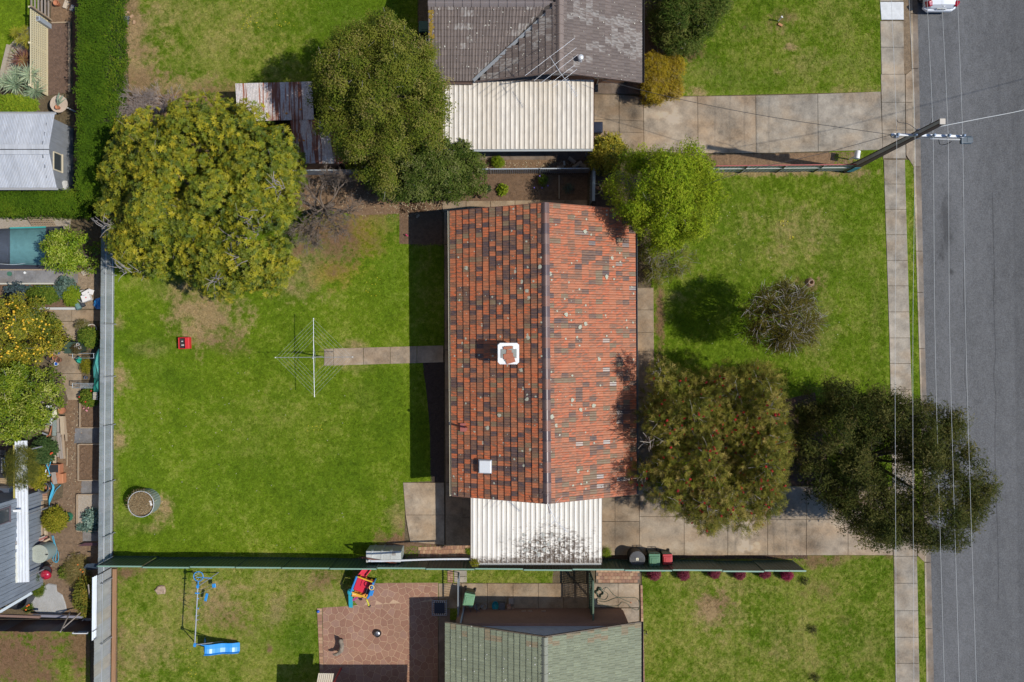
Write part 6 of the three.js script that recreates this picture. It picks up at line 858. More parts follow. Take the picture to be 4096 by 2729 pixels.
  const dk = mat([0.05, 0.05, 0.052], 0.6); wire('dark service cable from the pole to the brown house', [q(3, 0, 1130, 1238, 7.4), q(3, 0, 0, 1070, 5.6), q(2, 0, 1490, 900, 4.6), q(2, 0, 830, 735, 3.6)], 0.011, dk); wire('dark service cable from the pole over the pale fence', [q(3, 0, 1130, 1240, 7.4), q(3, 0, 600, 1385, 6.4), q(2, 1, 1930, 75, 5.2), P(2560, 860, 3.4)], 0.010, dk);
}
{ // white hatchback, its tail at the top edge
  const c = P(3757, 46, 0.4), len = 4.2, t = thing('parked_car', 'white hatchback car at the kerb, only its tail in view', 'car', V(c.x, -0.1, c.z - len / 2 - 0.06)), wp = mat([0.74, 0.76, 0.78], 0.25, { phys: { clearcoat: 1, clearcoatRoughness: 0.05 } }), hw = 0.86;
  const sec = [[-2.1, 0.32, 0.58, 0.66], [-2.02, 0.3, 0.7, 0.8], [-1.5, 0.28, 0.82, 0.86], [-0.9, 0.28, 0.93, 0.86], [0, 0.28, 0.95, 0.86], [1.2, 0.28, 0.97, 0.86], [1.75, 0.28, 0.98, 0.82], [1.98, 0.3, 0.95, 0.74], [2.07, 0.34, 0.74, 0.66], [2.1, 0.36, 0.55, 0.56]], a = [], P8 = ([z, lo, hi, w]) => [V(-w * 0.92, lo, z), V(-w, lo + 0.2, z), V(-w * 0.99, hi - 0.12, z), V(-w * 0.86, hi, z), V(0, hi + 0.03, z), V(w * 0.86, hi, z), V(w * 0.99, hi - 0.12, z), V(w, lo + 0.2, z), V(w * 0.92, lo, z)];
  for (let i = 0; i + 1 < sec.length; i++) { const p = P8(sec[i]), r = P8(sec[i + 1]); for (let k = 0; k < 8; k++) quad(a, p[k], r[k], r[k + 1], p[k + 1]); } a.push(...[]); for (const s of [sec[0], sec[9]]) { const p = P8(s); for (let k = 1; k < 8; k++) tri(a, p[0], p[k], p[k + 1]); } const g = raw(a); part(t, 'body', g, wp);
  const cab = [[-1.2, 0.93, 0.8, 0.94], [-0.5, 1.38, 0.62, 0.8], [0.4, 1.45, 0.62, 0.8], [0.9, 1.36, 0.6, 0.78], [1.3, 0.99, 0.72, 0.8]], rf = [], gl = []; for (let i = 0; i + 1 < cab.length; i++) { const [z0, y0, w0, b0] = cab[i], [z1, y1, w1, b1] = cab[i + 1], ends = i === 0 || i === 3; quad(ends ? gl : rf, V(-w0, y0, z0), V(w0, y0, z0), V(w1, y1, z1), V(-w1, y1, z1)); for (const s of [-1, 1]) quad(gl, V(s * w0, y0, z0), V(s * w1, y1, z1), V(s * b1, 0.93, z1), V(s * b0, 0.93, z0)); } part(t, 'roof', raw(rf), wp); part(t, 'window', raw(gl), mat([0.03, 0.035, 0.04], 0.06));
  part(t, 'bumper', [rbox(1.4, 0.28, 0.2, 0.09, 0, 0.46, 2.06, 0, 0, 0, 4), rbox(0.3, 0.26, 0.4, 0.1, -0.66, 0.47, 1.9, -0.5, 0, 0, 4), rbox(0.3, 0.26, 0.4, 0.1, 0.66, 0.47, 1.9, 0.5, 0, 0, 4)], wp);
  for (const s of [-1, 1]) part(t, 'tail_lamp', [rbox(0.24, 0.34, 0.3, 0.06, s * 0.7, 0.82, 1.88, s * -0.45, 0.35, 0, 3)], mat([0.32, 0.01, 0.02], 0.12)); const pl = part(t, 'number_plate', rbox(0.5, 0.12, 0.02, 0.006, 0.02, 0.69, 2.115, 0, -0.35), mat([0.7, 0.7, 0.66], 0.5)); part(pl, 'plate_print', [-0.15, -0.07, 0.01, 0.09, 0.17].map((x) => box(0.045, 0.06, 0.006, x, 0.694, 2.127, 0, -0.35)), black); part(t, 'badge', [ring(0.045, 0.012, 0.05, 0.87, 2.0, 16)], silver);
  for (const s of [-1, 1]) for (const z of [-1.3, 1.3]) { const wl = part(t, 'wheel', cyl(0.31, 0.31, 0.2).rotateZ(Math.PI / 2).translate(s * 0.77, 0.31, z), black); part(wl, 'rim', cyl(0.2, 0.2, 0.205).rotateZ(Math.PI / 2).translate(s * 0.775, 0.31, z), silver); }
}
function aerial(label, px) { // px(x, y, h) reads the tile; elements, boom and mast
  const t = thing('roof_aerial', label, 'aerial', px.base), m = mat([0.66, 0.67, 0.68], 0.4, { metal: 0.4 }); partW(t, 'mast', bar(px.base, px.top, 0.022, 8), m); partW(t, 'boom', [bar(px.b0, px.b1, 0.013, 6), bar(px.top, px.b0.clone().lerp(px.b1, 0.55), 0.01)], m); partW(t, 'boom', bar(px.c0, px.c1, 0.012, 6), m);
  for (const [a, b] of px.el) partW(t, 'element', bar(a, b, px.r || 0.009, 5), m); const d = px.b1.clone().sub(px.b0).normalize(), s = V(-d.z, 0, d.x); for (let k = 0; k < 9; k++) { const p = px.c0.clone().lerp(px.c1, (k + 0.5) / 9); partW(t, 'element', bar(p.clone().addScaledVector(s, -0.13), p.clone().addScaledVector(s, 0.13), 0.007, 5), m); } return t;
}
{
  const T = (x, y, h = 5.9) => q(2, 0, x, y, h); aerial('tall television aerial on the brown house gable', { base: T(440, 668, 4.3), top: T(428, 640, 6.0), b0: T(345, 515), b1: T(485, 728), c0: T(490, 725, 5.6), c1: T(600, 888, 5.6), el: [[T(120, 695), T(578, 348)], [T(203, 740), T(590, 440)], [T(262, 765), T(608, 500)], [T(342, 775), T(578, 597)], [T(375, 808), T(597, 637)]] });
  const S = (x, y, h = 5.6) => q(2, 2, x, y, h); aerial('television aerial on the red house gable above the lower carport', { base: S(330, 1500, 4.9), top: S(345, 1590, 5.7), b0: S(325, 1490), b1: S(400, 1655), c0: S(395, 1650, 5.4), c1: S(515, 1760, 5.4), r: 0.007, el: [[S(180, 1745), S(465, 1425)], [S(250, 1740), S(475, 1500)], [S(310, 1730), S(440, 1615)], [S(345, 1700), S(450, 1590)]] });
}
{ // letterbox, bricks and taps on the front lawns
  const p = q(3, 0, 745, 1466, 0), t = thing('letterbox', 'white letterbox on a post by the pale fence', 'letterbox', p, -0.15); part(t, 'post', bar(V(0, 0, 0), V(0, 0.9, 0), 0.035, 8), whitePaint); part(t, 'box', [rbox(0.24, 0.18, 0.4, 0.03, 0, 0.98, 0, 0, 0, 0, 3), cyl(0.12, 0.12, 0.4, 0, 0, 0, 16).rotateX(Math.PI / 2).translate(0, 1.06, 0)], whitePaint);
  const g = q(3, 0, 92, 195, 0), u = thing('garden_tap', 'white tap standpipe beside a brick in the grass', 'tap', g); part(u, 'pipe', [bar(V(0, 0, 0), V(0, 0.55, 0), 0.03, 8), bar(V(0, 0.5, 0), V(0.1, 0.48, 0), 0.02, 6), sph(0.05, 0, 0.58, 0)], whitePaint);
  solo('brick', 'lone orange brick lying beside the tap', 'brick', rbox(0.24, 0.1, 0.12, 0.015, ...q(3, 0, 112, 228, 0.06).toArray(), -0.5), mat([0.45, 0.22, 0.10], 0.9, { map: 'fine' }), q(3, 0, 112, 228, 0));
  const y = q(2, 3, 1235, 1100, 0), s = thing('garden_tap', 'dark tap standpipe on the lawn edge by the green house', 'tap', y); part(s, 'pipe', [bar(V(0, 0, 0), V(-0.05, 0.5, -0.02), 0.022, 8), bar(V(-0.05, 0.5, -0.02), V(-0.2, 0.52, -0.05), 0.016)], mat([0.07, 0.06, 0.055], 0.6));
  // hose coil on the path by the lattice gate
  const hc = [], R = RNG(9); for (let k = 0; k < 90; k++) { const a = k * 0.42, r = 0.16 + 0.05 * Math.sin(k * 1.7) + 0.02 * R(), c = q(2, 3, 805, 740, 0); hc.push(V(c.x + Math.cos(a) * r * 0.9, 0.06 + 0.0012 * k, c.z + Math.sin(a) * r * 1.25)); } for (const [x, yy] of [[870, 700], [940, 770], [1000, 800], [1090, 838]]) hc.push(q(2, 3, x, yy, 0.065)); const ho = thing('garden_hose', 'tangled dark green hose on the concrete by the gate', 'hose', hc[0].clone().setY(0.05)); partW(ho, 'hose', [tube(hc, 0.014, 420, 5), tube([[780, 820], [850, 832], [960, 795], [1060, 792], [1150, 800], [1175, 850], [1160, 905], [1100, 890], [1060, 850], [1010, 835], [980, 865], [880, 868], [790, 840], [785, 800], [860, 810], [885, 765], [850, 735]].map(([x, yy], k) => q(2, 3, x, yy, 0.062 + 0.004 * (k % 3))), 0.012, 200, 5)], mat([0.055, 0.085, 0.055], 0.5)); partW(ho, 'fitting', [sph(0.03, ...q(2, 3, 1094, 840, 0.07).toArray())], mat([0.6, 0.15, 0.04], 0.5));
}
{ // things along the alley wall of the green house
  const tub = q(1, 3, 2200, 865, 0.2), t = thing('tub', 'turquoise plastic tub in the shaded alley', 'tub', V(tub.x, 0, tub.z)); part(t, 'tub', lathe([[0, 0.02], [0.14, 0.02], [0.19, 0.24], [0.2, 0.25], [0.18, 0.25], [0.13, 0.06], [0, 0.05]], 0, 0, 0, 22).scale(0.9, 1, 1.2), PLAST([0.02, 0.25, 0.28]));
  const cr = thing('crate', 'dark grey crate beside the turquoise tub', 'crate', q(1, 3, 2260, 865, 0)); part(cr, 'crate', [rbox(0.32, 0.3, 0.46, 0.02, 0, 0.15, 0)], greyPl); const bk = q(1, 3, 2325, 870, 0);
  for (const [i, [dx, dz, y]] of [[0, 0, 0.06], [0.01, 0.16, 0.06], [0.02, 0.02, 0.17], [0.14, 0.1, 0.06], [0.0, -0.1, 0.17]].entries()) solo('brick', ['lowest brick of the stack by the grey crate', 'second brick at the foot of the alley stack', 'upper brick on the alley stack', 'brick set behind the alley stack', 'topmost brick on the alley stack'][i], 'brick', rbox(0.23, 0.1, 0.13, 0.01, bk.x + dx, y, bk.z + dz, 0.1 * i), brickTones[i], bk);
  const bl = thing('concrete_block', 'pale stone block on the alley brick stack', 'block', q(1, 3, 2345, 815, 0)); part(bl, 'block', rbox(0.26, 0.2, 0.32, 0.02, 0, 0.1, 0), mat([0.30, 0.24, 0.19], 0.9, { map: 'mottle' }));
  for (const [i, x] of [2035, 2095].entries()) { const p = thing('flower_pot', ['round pale pot left of its pair in the alley', 'round pale pot right of its pair in the alley'][i], 'pot', q(1, 3, x, 860, 0)); part(p, 'pot', lathe([[0, 0], [0.12, 0], [0.155, 0.22], [0.17, 0.24], [0.13, 0.24], [0.11, 0.1], [0, 0.1]]), mat([0.30, 0.25, 0.20], 0.9)); }
  const ai = thing('folding_airer', 'folded rod airer leaning behind the pale green bin', 'airer', q(1, 3, 1985, 880, 0)); for (const [a, b] of [[[1950, 850, 0.1], [1990, 970, 0.9]], [[2030, 850, 0.1], [2030, 965, 1.0]], [[1960, 870, 0.5], [2060, 920, 0.6]]]) partW(ai, 'rod', bar(q(1, 3, ...a), q(1, 3, ...b), 0.015), mat([0.05, 0.07, 0.12], 0.5));
  const ps = q(1, 3, 1862, 990, 0.4), sc = thing('garden_ornament', 'small figure ornament with orange top by the wall corner', 'ornament', V(ps.x, 0, ps.z)); part(sc, 'base', lathe([[0, 0], [0.13, 0], [0.1, 0.35], [0.06, 0.45], [0, 0.46]]), mat([0.03, 0.06, 0.11], 0.6)); part(sc, 'top', [sph(0.1, 0, 0.5, -0.08), sph(0.06, 0.05, 0.56, -0.16)], mat([0.34, 0.13, 0.06], 0.7));
  // cladding lean-to beyond the lower edge, whose shade falls on the patio, and the awning at the patio end
  const lt = thing('patio_roof', 'long patio roof attached to the green house beyond the patio', 'roof', V(-7, 0, 19)), X0 = -10.06, X1 = -3.2, Z = 17.43; sheetRoof(lt, V(X0, 3, Z), V(X1, 3, Z), V(0, 0.25, 4), 6, [mat([0.4, 0.4, 0.38], 0.5)], 0.2, CLAD); for (const x of [X0 + 0.1, X1 - 0.2]) partW(lt, 'post', beam(V(x, 0, Z + 3.6), V(x, 2.95, Z + 3.6), 0.09, 0.09), timberGrey);
  const aw = thing('awning', 'cream ribbed awning corner at the lower end of the patio', 'awning', q(1, 3, 640, 1600, 0)), a0 = q(1, 3, 575, 1487, 1.9), a1 = q(1, 3, 716, 1490, 1.9); partW(aw, 'roof_sheet', ribbed(a0, a1.clone().sub(a0), V(-0.25, -0.1, 1.3), 0.1, DECK.map(([s, h]) => [s, h * 0.6])), mat([0.50, 0.44, 0.34], 0.6)); partW(aw, 'post', beam(a1.clone().setY(0).add(V(-0.03, 0, 0.5)), a1.clone().add(V(-0.03, -0.1, 0.5)), 0.06, 0.06), mat([0.4, 0.03, 0.03], 0.5));
}

// ---------------------------------------------------------------- the dog on the patio: one smooth body
{
  const c = q(1, 3, 752, 1250, 0), L = (x, y, h) => { const p = q(1, 3, x, y, h); return V(p.x - c.x, p.y, p.z - c.z); };
  const B = [[L(778, 1192, 0.40), 0.105, L(790, 1230, 0.43), 0.10], [L(790, 1230, 0.43), 0.10, L(784, 1275, 0.43), 0.115], [L(784, 1275, 0.43), 0.115, L(762, 1303, 0.45), 0.085], [L(762, 1303, 0.45), 0.075, L(740, 1316, 0.50), 0.065], [L(742, 1315, 0.51), 0.075, L(728, 1317, 0.51), 0.07], [L(728, 1317, 0.5), 0.05, L(708, 1312, 0.46), 0.033],
    [L(766, 1190, 0.36), 0.07, L(768, 1184, 0.24), 0.05], [L(768, 1184, 0.24), 0.045, L(776, 1174, 0.17), 0.03], [L(776, 1174, 0.17), 0.03, L(772, 1176, 0.03), 0.026], [L(790, 1196, 0.36), 0.07, L(792, 1190, 0.24), 0.05], [L(792, 1190, 0.24), 0.045, L(798, 1180, 0.17), 0.03], [L(798, 1180, 0.17), 0.03, L(795, 1182, 0.03), 0.026],
    [L(768, 1290, 0.38), 0.06, L(764, 1292, 0.2), 0.036], [L(764, 1292, 0.2), 0.034, L(762, 1294, 0.03), 0.028], [L(788, 1286, 0.38), 0.06, L(790, 1290, 0.2), 0.036], [L(790, 1290, 0.2), 0.034, L(788, 1293, 0.03), 0.028], [L(774, 1188, 0.45), 0.04, L(766, 1172, 0.54), 0.028], [L(766, 1172, 0.54), 0.028, L(752, 1166, 0.58), 0.018],
    [L(742, 1308, 0.56), 0.028, L(748, 1303, 0.57), 0.016], [L(738, 1324, 0.56), 0.028, L(744, 1329, 0.57), 0.016]];
  const N = 84, mc = new MarchingCubes(N, bark, false, false, 60000), S = 0.62, cen = V(0, 0.34, 0), f = mc.field, p = V(0, 0, 0), ab = V(0, 0, 0); mc.isolation = 0;
  for (let k = 0; k < N; k++) for (let j = 0; j < N; j++) for (let i = 0; i < N; i++) { p.set((i - N / 2) / (N / 2), (j - N / 2) / (N / 2), (k - N / 2) / (N / 2)).multiplyScalar(S).add(cen); let d = 9; for (const [a, ra, b, rb] of B) { ab.copy(b).sub(a); const t = clamp(p.clone().sub(a).dot(ab) / ab.lengthSq(), 0, 1), e = p.distanceTo(ab.multiplyScalar(t).add(a)) - lerp(ra, rb, t), h = clamp(0.5 + 0.5 * (d - e) / 0.035, 0, 1); d = lerp(d, e, h) - 0.035 * h * (1 - h); } f[k * N * N + j * N + i] = -d; }
  mc.update(); const n = mc.count ?? mc.geometry.drawRange.count, pos = Array.from(mc.positionArray.slice(0, n * 3)), col = []; for (let i = 0; i < n; i++) { for (let k = 0; k < 3; k++) pos[3 * i + k] = pos[3 * i + k] * S + [cen.x, cen.y, cen.z][k]; const x = pos[3 * i], y = pos[3 * i + 1], z = pos[3 * i + 2], dk = clamp(0.15 + smoothstep(z, 0.26, 0.36) + smoothstep(0.25 - y, 0, 0.2) + 1.2 * (fbm(x * 14, z * 14 + y * 9, 3) - 0.5), 0, 1); col.push(lerp(0.26, 0.05, dk), lerp(0.215, 0.042, dk), lerp(0.165, 0.036, dk)); }
  const g = raw(pos, null, col), t = thing('dog', 'shaggy grey brown dog standing curled to the side on the patio', 'dog', c); part(t, 'body', g, mat([1, 1, 1], 0.95));
  for (const [x, y] of [[727, 1308], [724, 1322]]) { const e = L(x, y, 0.535); part(t, 'eye', sph(0.012, e.x, e.y, e.z, 1, 8), black); } const ns = L(705, 1311, 0.465); part(t, 'nose', sph(0.02, ns.x, ns.y, ns.z, 1, 8), black);
}
// ---------------------------------------------------------------- small plants
let pseed = 500;
function leafy(name, label, cat, p, r, h, cols, leaf, n, op = {}) {
  const t = thing(name, label, cat, p.clone().setY(0), 0, op.group), R = RNG(pseed++), l = [], y0 = op.y0 || 0; for (let k = 0; k < n; k++) { const d = dirOf(R() * 6.28, Math.asin(lerp(-0.15, 1, R()))), rr = 0.55 + 0.45 * Math.sqrt(R()); l.push([V(p.x + d.x * r * rr * (op.sx || 1), y0 + h * 0.45 + d.y * h * 0.5 * rr, p.z + d.z * r * rr * (op.sz || 1)), d.lerp(UP, 0.4).normalize(), (op.size || 1) * (0.75 + 0.5 * R()), mixC(cols, R()), R() * 6.28]); }
  scatter(t, 'foliage', CL[leaf], op.mat || LM.matt, l, 'stuff'); partW(t, 'stem', [bar(V(p.x, y0, p.z), V(p.x, y0 + h * 0.6, p.z), 0.015), bar(V(p.x, y0, p.z), V(p.x + r * 0.4, y0 + h * 0.6, p.z + r * 0.2), 0.01), bar(V(p.x, y0, p.z), V(p.x - r * 0.4, y0 + h * 0.55, p.z - r * 0.2), 0.01)], barkDark); return t;
}
const gMid = [[0.05, 0.10, 0.012], [0.11, 0.17, 0.014], [0.2, 0.24, 0.03]], gDark = [[0.03, 0.065, 0.015], [0.06, 0.11, 0.03], [0.11, 0.15, 0.05]], gBlue = [[0.06, 0.12, 0.10], [0.12, 0.19, 0.15], [0.2, 0.27, 0.21]], gLime = [[0.12, 0.20, 0.01], [0.2, 0.28, 0.014], [0.27, 0.32, 0.02]], gYel = [[0.12, 0.14, 0.01], [0.24, 0.23, 0.015], [0.34, 0.29, 0.03]];
{
  const plum = [[0.13, 0.02, 0.035], [0.24, 0.035, 0.06], [0.36, 0.09, 0.12]], L = ['first plum red bush along the green fence, nearest the brick paving', 'second plum red bush along the green fence from the paving', 'third plum red bush from the paving by the green fence', 'fourth plum red bush from the paving by the green fence', 'fifth plum red bush from the paving by the green fence', 'brightest plum red bush, at the open end of the green fence'];
  [[1308, 572], [1580, 582], [1862, 566], [2095, 576], [2325, 566], [2532, 586]].forEach(([x, y], k) => leafy('red_shrub', L[k], 'shrub', q(2, 3, x, y, 0.35), k === 0 ? 0.3 : 0.24, 0.62, k === 5 ? [[0.26, 0.02, 0.06], [0.4, 0.05, 0.11]] : plum, 'tiny', 210, { group: 'plum red bushes along the green fence' }));
}
const sword = (label, x, y, h, s, cols, heads) => { const t = thing(label[0], label[1], 'plant', q(0, 0, x, y, 0)), R = RNG(pseed++), l = []; for (const [dx, dy, dh, ds] of heads) { const p = q(0, 0, x + dx, y + dy, h + dh); for (let k = 0; k < 3; k++) l.push([p.clone().add(V(0, 0.05 * k, 0)), V((R() - 0.5) * 0.3, 1, (R() - 0.5) * 0.3).normalize(), s * ds * (1 - 0.2 * k), mixC(cols, R()), R() * 6.28]); } scatter(t, 'foliage', CL.sword, LM.satin, l, 'stuff'); partW(t, 'stem', heads.map(([dx, dy, dh]) => bar(q(0, 0, x + dx, y + dy, 0).lerp(q(0, 0, x, y, 0), 0.6), q(0, 0, x + dx, y + dy, h + dh), 0.05)), barkGrey); };
sword(['yucca', 'yellow green spiky plant beside the round tub'], 210, 345, 0.9, 0.72, gYel, [[-60, -45, 0, 1], [20, -55, 0.1, 1], [45, 20, 0.2, 1.1], [-35, 35, 0, 0.8], [60, 70, 0, 0.9]]);
sword(['cordyline', 'bronze red spiky plant between the yellow and pale yuccas'], 225, 550, 0.6, 1.45, [[0.10, 0.03, 0.03], [0.2, 0.09, 0.05], [0.30, 0.2, 0.05]], [[0, 0, 0, 1], [8, 5, 0.15, 0.8]]);
sword(['yucca', 'clump of pale grey green yuccas above the shed roof'], 210, 780, 1.1, 1.3, [[0.12, 0.19, 0.10], [0.24, 0.31, 0.18], [0.38, 0.43, 0.26]], [[-60, 0, 0, 1.1], [70, -90, 0.2, 1], [120, 60, 0, 1], [-50, -100, 0, 0.8], [45, 150, -0.3, 0.9], [-150, -20, 0, 0.9]]);
leafy('vine', 'bright green vine along the top of the shed roof', 'plant', q(0, 0, 60, 980, 1.6), 1.5, 1.0, gLime, 'broad', 900, { y0: 1.3, sz: 0.3, sx: 1.1 });
{ // upper left corner things
  const a = q(0, 0, 405, 150, 0), t = thing('lattice_fence', 'cream lattice fence beside the spiky plants', 'fence', q(0, 0, 440, 520, 0)), X = q(0, 0, 440, 500, 0).x, z0 = q(0, 0, 440, 175, 0).z, z1 = q(0, 0, 440, 880, 0).z, h = 1.5, m = mat([0.60, 0.53, 0.34], 0.6);
  partW(t, 'rail', beam(V(X, h, z0), V(X, h, z1), 0.05, 0.06), m); partW(t, 'rail', beam(V(X, 0.06, z0), V(X, 0.06, z1), 0.05, 0.06), m); for (let k = 0; k <= 44; k++) partW(t, 'slat', box(0.015, h, 0.05, X, h / 2, lerp(z0, z1, k / 44)), m); for (let k = 1; k < 8; k++) partW(t, 'slat', box(0.015, 0.1, z1 - z0, X + 0.017, h * k / 8, (z0 + z1) / 2), m); for (const f of [0.0, 0.45, 0.98]) partW(t, 'post', box(0.09, h + 0.12, 0.09, X - 0.06, h / 2, lerp(z0, z1, f)), m);
  const wf = thing('timber_fence', 'weathered timber framed panel fence in the top corner', 'fence', q(0, 0, 465, 60, 0)), XX = q(0, 0, 465, 60, 0).x, zt = q(0, 0, 465, 190, 0).z; for (let k = 0; k < 6; k++) partW(wf, 'board', box(0.04, 0.09, 3.2, XX - 0.01 * k, 0.2 + 0.28 * k, zt - 1.6), timberGrey); for (const z of [0, -1, -2]) partW(wf, 'post', box(0.08, 1.85, 0.08, XX + 0.07, 0.92, zt + z), timber);
  const gp = q(0, 0, 455, 245, 0), gg = thing('post_stub', 'grey hollow box post at the lattice fence end', 'post', gp); part(gg, 'post', rbox(0.24, 1.1, 0.24, 0.02, 0, 0.55, 0), mat([0.32, 0.36, 0.40], 0.6)); part(gg, 'opening', box(0.15, 0.01, 0.15, 0, 1.104, 0), mat([0.14, 0.14, 0.15], 0.8));
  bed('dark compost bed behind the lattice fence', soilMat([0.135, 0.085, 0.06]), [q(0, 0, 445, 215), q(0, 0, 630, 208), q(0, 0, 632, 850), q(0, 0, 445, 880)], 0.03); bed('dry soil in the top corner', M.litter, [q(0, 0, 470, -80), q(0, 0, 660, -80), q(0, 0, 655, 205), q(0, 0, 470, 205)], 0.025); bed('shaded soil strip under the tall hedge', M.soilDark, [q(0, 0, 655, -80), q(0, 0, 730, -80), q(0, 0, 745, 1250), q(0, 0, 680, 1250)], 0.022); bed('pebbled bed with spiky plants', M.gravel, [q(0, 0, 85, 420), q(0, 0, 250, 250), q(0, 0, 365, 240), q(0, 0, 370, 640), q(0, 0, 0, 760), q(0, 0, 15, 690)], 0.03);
  const ts = thing('garden_edging', 'timber sleepers edging the compost bed', 'edging', q(0, 0, 640, 520, 0)); partW(ts, 'sleeper', [beam(q(0, 0, 640, 205, 0.06), q(0, 0, 642, 850, 0.06), 0.1, 0.12)], timber); partW(ts, 'sleeper', beam(q(0, 0, 475, 212, 0.06), q(0, 0, 632, 206, 0.06), 0.06, 0.1), timber); solo('garden_edging', 'stone edging beside the clipped corner lawn', 'edging', beam(q(0, 0, 85, 415, 0.08), q(0, 0, 12, 720, 0.08), 0.22, 0.16), mat([0.34, 0.29, 0.22], 0.9, { map: 'mottle' }), q(0, 0, 50, 560, 0));
  const tb = thing('planter', 'large round black tub of soil by the lattice fence', 'planter', q(0, 0, 318, 410, 0)); part(tb, 'tub', lathe([[0.36, 0], [0.42, 0.32], [0.45, 0.36], [0.40, 0.36], [0.37, 0.26]], 0, 0, 0, 28), greyPl); part(tb, 'soil', cyl(0.385, 0.385, 0.03, 0, 0.26, 0, 24), M.soil);
  const p1 = thing('flower_pot', 'round terracotta pot in the top corner', 'pot', q(0, 0, 540, 45, 0)); part(p1, 'pot', lathe([[0, 0], [0.1, 0], [0.13, 0.26], [0.155, 0.3], [0.12, 0.3], [0.09, 0.2], [0, 0.2]]), terra);
  for (const [l, x, y, w, d, r, m2] of [['pale sandstone block near the terracotta pot', 605, 42, 0.2, 0.42, -0.35, mat([0.5, 0.42, 0.32], 0.9)], ['weathered grey block at the hedge foot', 665, 75, 0.18, 0.32, -0.35, mat([0.36, 0.34, 0.31], 0.9)]]) solo('stone_block', l, 'block', rbox(w, 0.14, d, 0.02, ...q(0, 0, x, y, 0.08).toArray(), r), m2, q(0, 0, x, y, 0));
  // round table with an agave and a pot
  const tc = q(0, 0, 540, 955, 0.72), tt = thing('garden_table', 'round cream garden table with a potted spiky plant on it', 'table', V(tc.x, 0, tc.z)); part(tt, 'table_top', cyl(0.45, 0.45, 0.04, 0, 0.72, 0, 32), mat([0.52, 0.42, 0.33], 0.6, { map: 'mottle' })); for (const a of [0.4, 2.5, 4.6]) part(tt, 'leg', bar(V(Math.cos(a) * 0.5, 0, Math.sin(a) * 0.5), V(Math.cos(a) * 0.3, 0.7, Math.sin(a) * 0.3), 0.035), whitePaint);
  const ag = thing('agave', 'grey green agave in a pot on the round table', 'plant', V(tc.x, 0.74, tc.z)); part(ag, 'pot', lathe([[0, 0], [0.08, 0], [0.12, 0.2], [0.1, 0.2], [0, 0.15]], 0.02, 0, 0.22), terra); const lv = []; for (let k = 0; k < 7; k++) lv.push([V(0.02, 0.18, 0.2), dirOf(-0.95 + (k - 3) * 0.12, 0.35 + 0.1 * (k % 3)), 0.75, 0.04]); part(ag, 'leaves', leafFan(lv), mat([0.22, 0.29, 0.2], 0.5));
}
// ---------------------------------------------------------------- the cluttered left garden
bed('pale gravel beside the shade cloth', M.gravel, [q(0, 1, -60, 425), q(0, 1, 660, 425), q(0, 1, 640, 545), q(0, 1, -60, 545)], 0.02);
bed('dry sandy ground by the citrus tree', M.sandy, [q(0, 1, 720, 930), q(0, 1, 930, 860), q(0, 1, 930, 1270), q(0, 1, 690, 1270)], 0.02);
bed('tilled vegetable bed with timber edge', M.soil, [q(0, 1, -60, 1050), q(0, 1, 700, 1050), q(0, 1, 690, 1262), q(0, 1, -60, 1262)], 0.03);
bed('brown earth of the back garden walk', soilMat([0.19, 0.125, 0.075]), U(270, 1600, 400, 1600, 400, 2460, 110, 2460, 110, 2050, 250, 1990), 0.006);
bed('leaf litter heap along the timber stack', M.litter, [zz(1560, 1500, 230), zz(1560, 1720, 230), zz(1780, 1480, 700), zz(1780, 1200, 760), zz(1780, 1280, 380)], 0.012);
{ const t = struct('garden_path', 'grey concrete slab below the shade cloth'); for (let k = 0; k < 4; k++) slabs(t, M.slate, [[q(0, 1, -60 + 195 * k, 915), q(0, 1, 135 + 195 * k, 915), q(0, 1, 135 + 195 * k, 1035), q(0, 1, -60 + 195 * k, 1035)]], 0.045, 0.006);
  const u = struct('garden_path', 'worn concrete path through the left garden'); slabs(u, M.concWarm, [[q(0, 1, 330, 1280), q(0, 1, 660, 1282), q(0, 1, 660, 1385), q(0, 1, 330, 1385)], [q(0, 1, 660, 1282), q(0, 1, 930, 1284), q(0, 1, 930, 1385), q(0, 1, 660, 1385)], [q(0, 1, 560, 1388), q(0, 1, 745, 1388), q(0, 1, 740, 1600), q(0, 1, 560, 1600)], [q(0, 2, 470, 40), q(0, 2, 745, 40), q(0, 2, 750, 300), q(0, 2, 440, 300)], [q(0, 2, 560, 300), q(0, 2, 750, 300), q(0, 2, 745, 545), q(0, 2, 625, 545)]], 0.045);
  const v = struct('garden_path', 'dark slate slabs between the raised beds'); slabs(v, M.slate, [U(300, 1713, 400, 1713, 400, 1774, 296, 1774), U(326, 1922, 400, 1922, 400, 1976, 322, 1976), U(330, 2126, 400, 2126, 400, 2165, 330, 2165)], 0.03); }
// raised beds with timber edges
const raised = (label, x0, y0, x1, y1, soil, holes, Rr = RNG(1)) => { const t = thing('raised_bed', label, 'garden bed', P(x0, y0)), s = partW(t, 'soil', prism(U(x0, y0, x1, y0, x1, y1, x0, y1), -0.02, 0.1), soil), f = (a, b, c, d) => partW(t, 'board', beam(P(a, b, 0.09), P(c, d, 0.09), 0.05, 0.2), timber); f(x0, y0, x0, y1); f(x0, y0, x1, y0); f(x0, y1, x1, y1); for (const [hx, hy] of holes) partW(s, 'planting_hole', lathe([[0, 0.02], [0.08, 0.03], [0.13, 0.05], [0.17, 0.045], [0.21, 0.0]], ...P(hx, hy, 0.09).toArray(), 16), M.soil); };
raised('raised bed with pink flowers beside the long fence', 322, 1600, 402, 1711, M.soil, [[339, 1657], [339, 1693], [366, 1693]]); raised('raised bed with four planting hollows', 315, 1777, 402, 1921, M.soil, [[334, 1801], [334, 1830], [333, 1864], [331, 1896]]); raised('lowest raised bed with blue green cabbages', 310, 1978, 402, 2124, M.gravel, []);
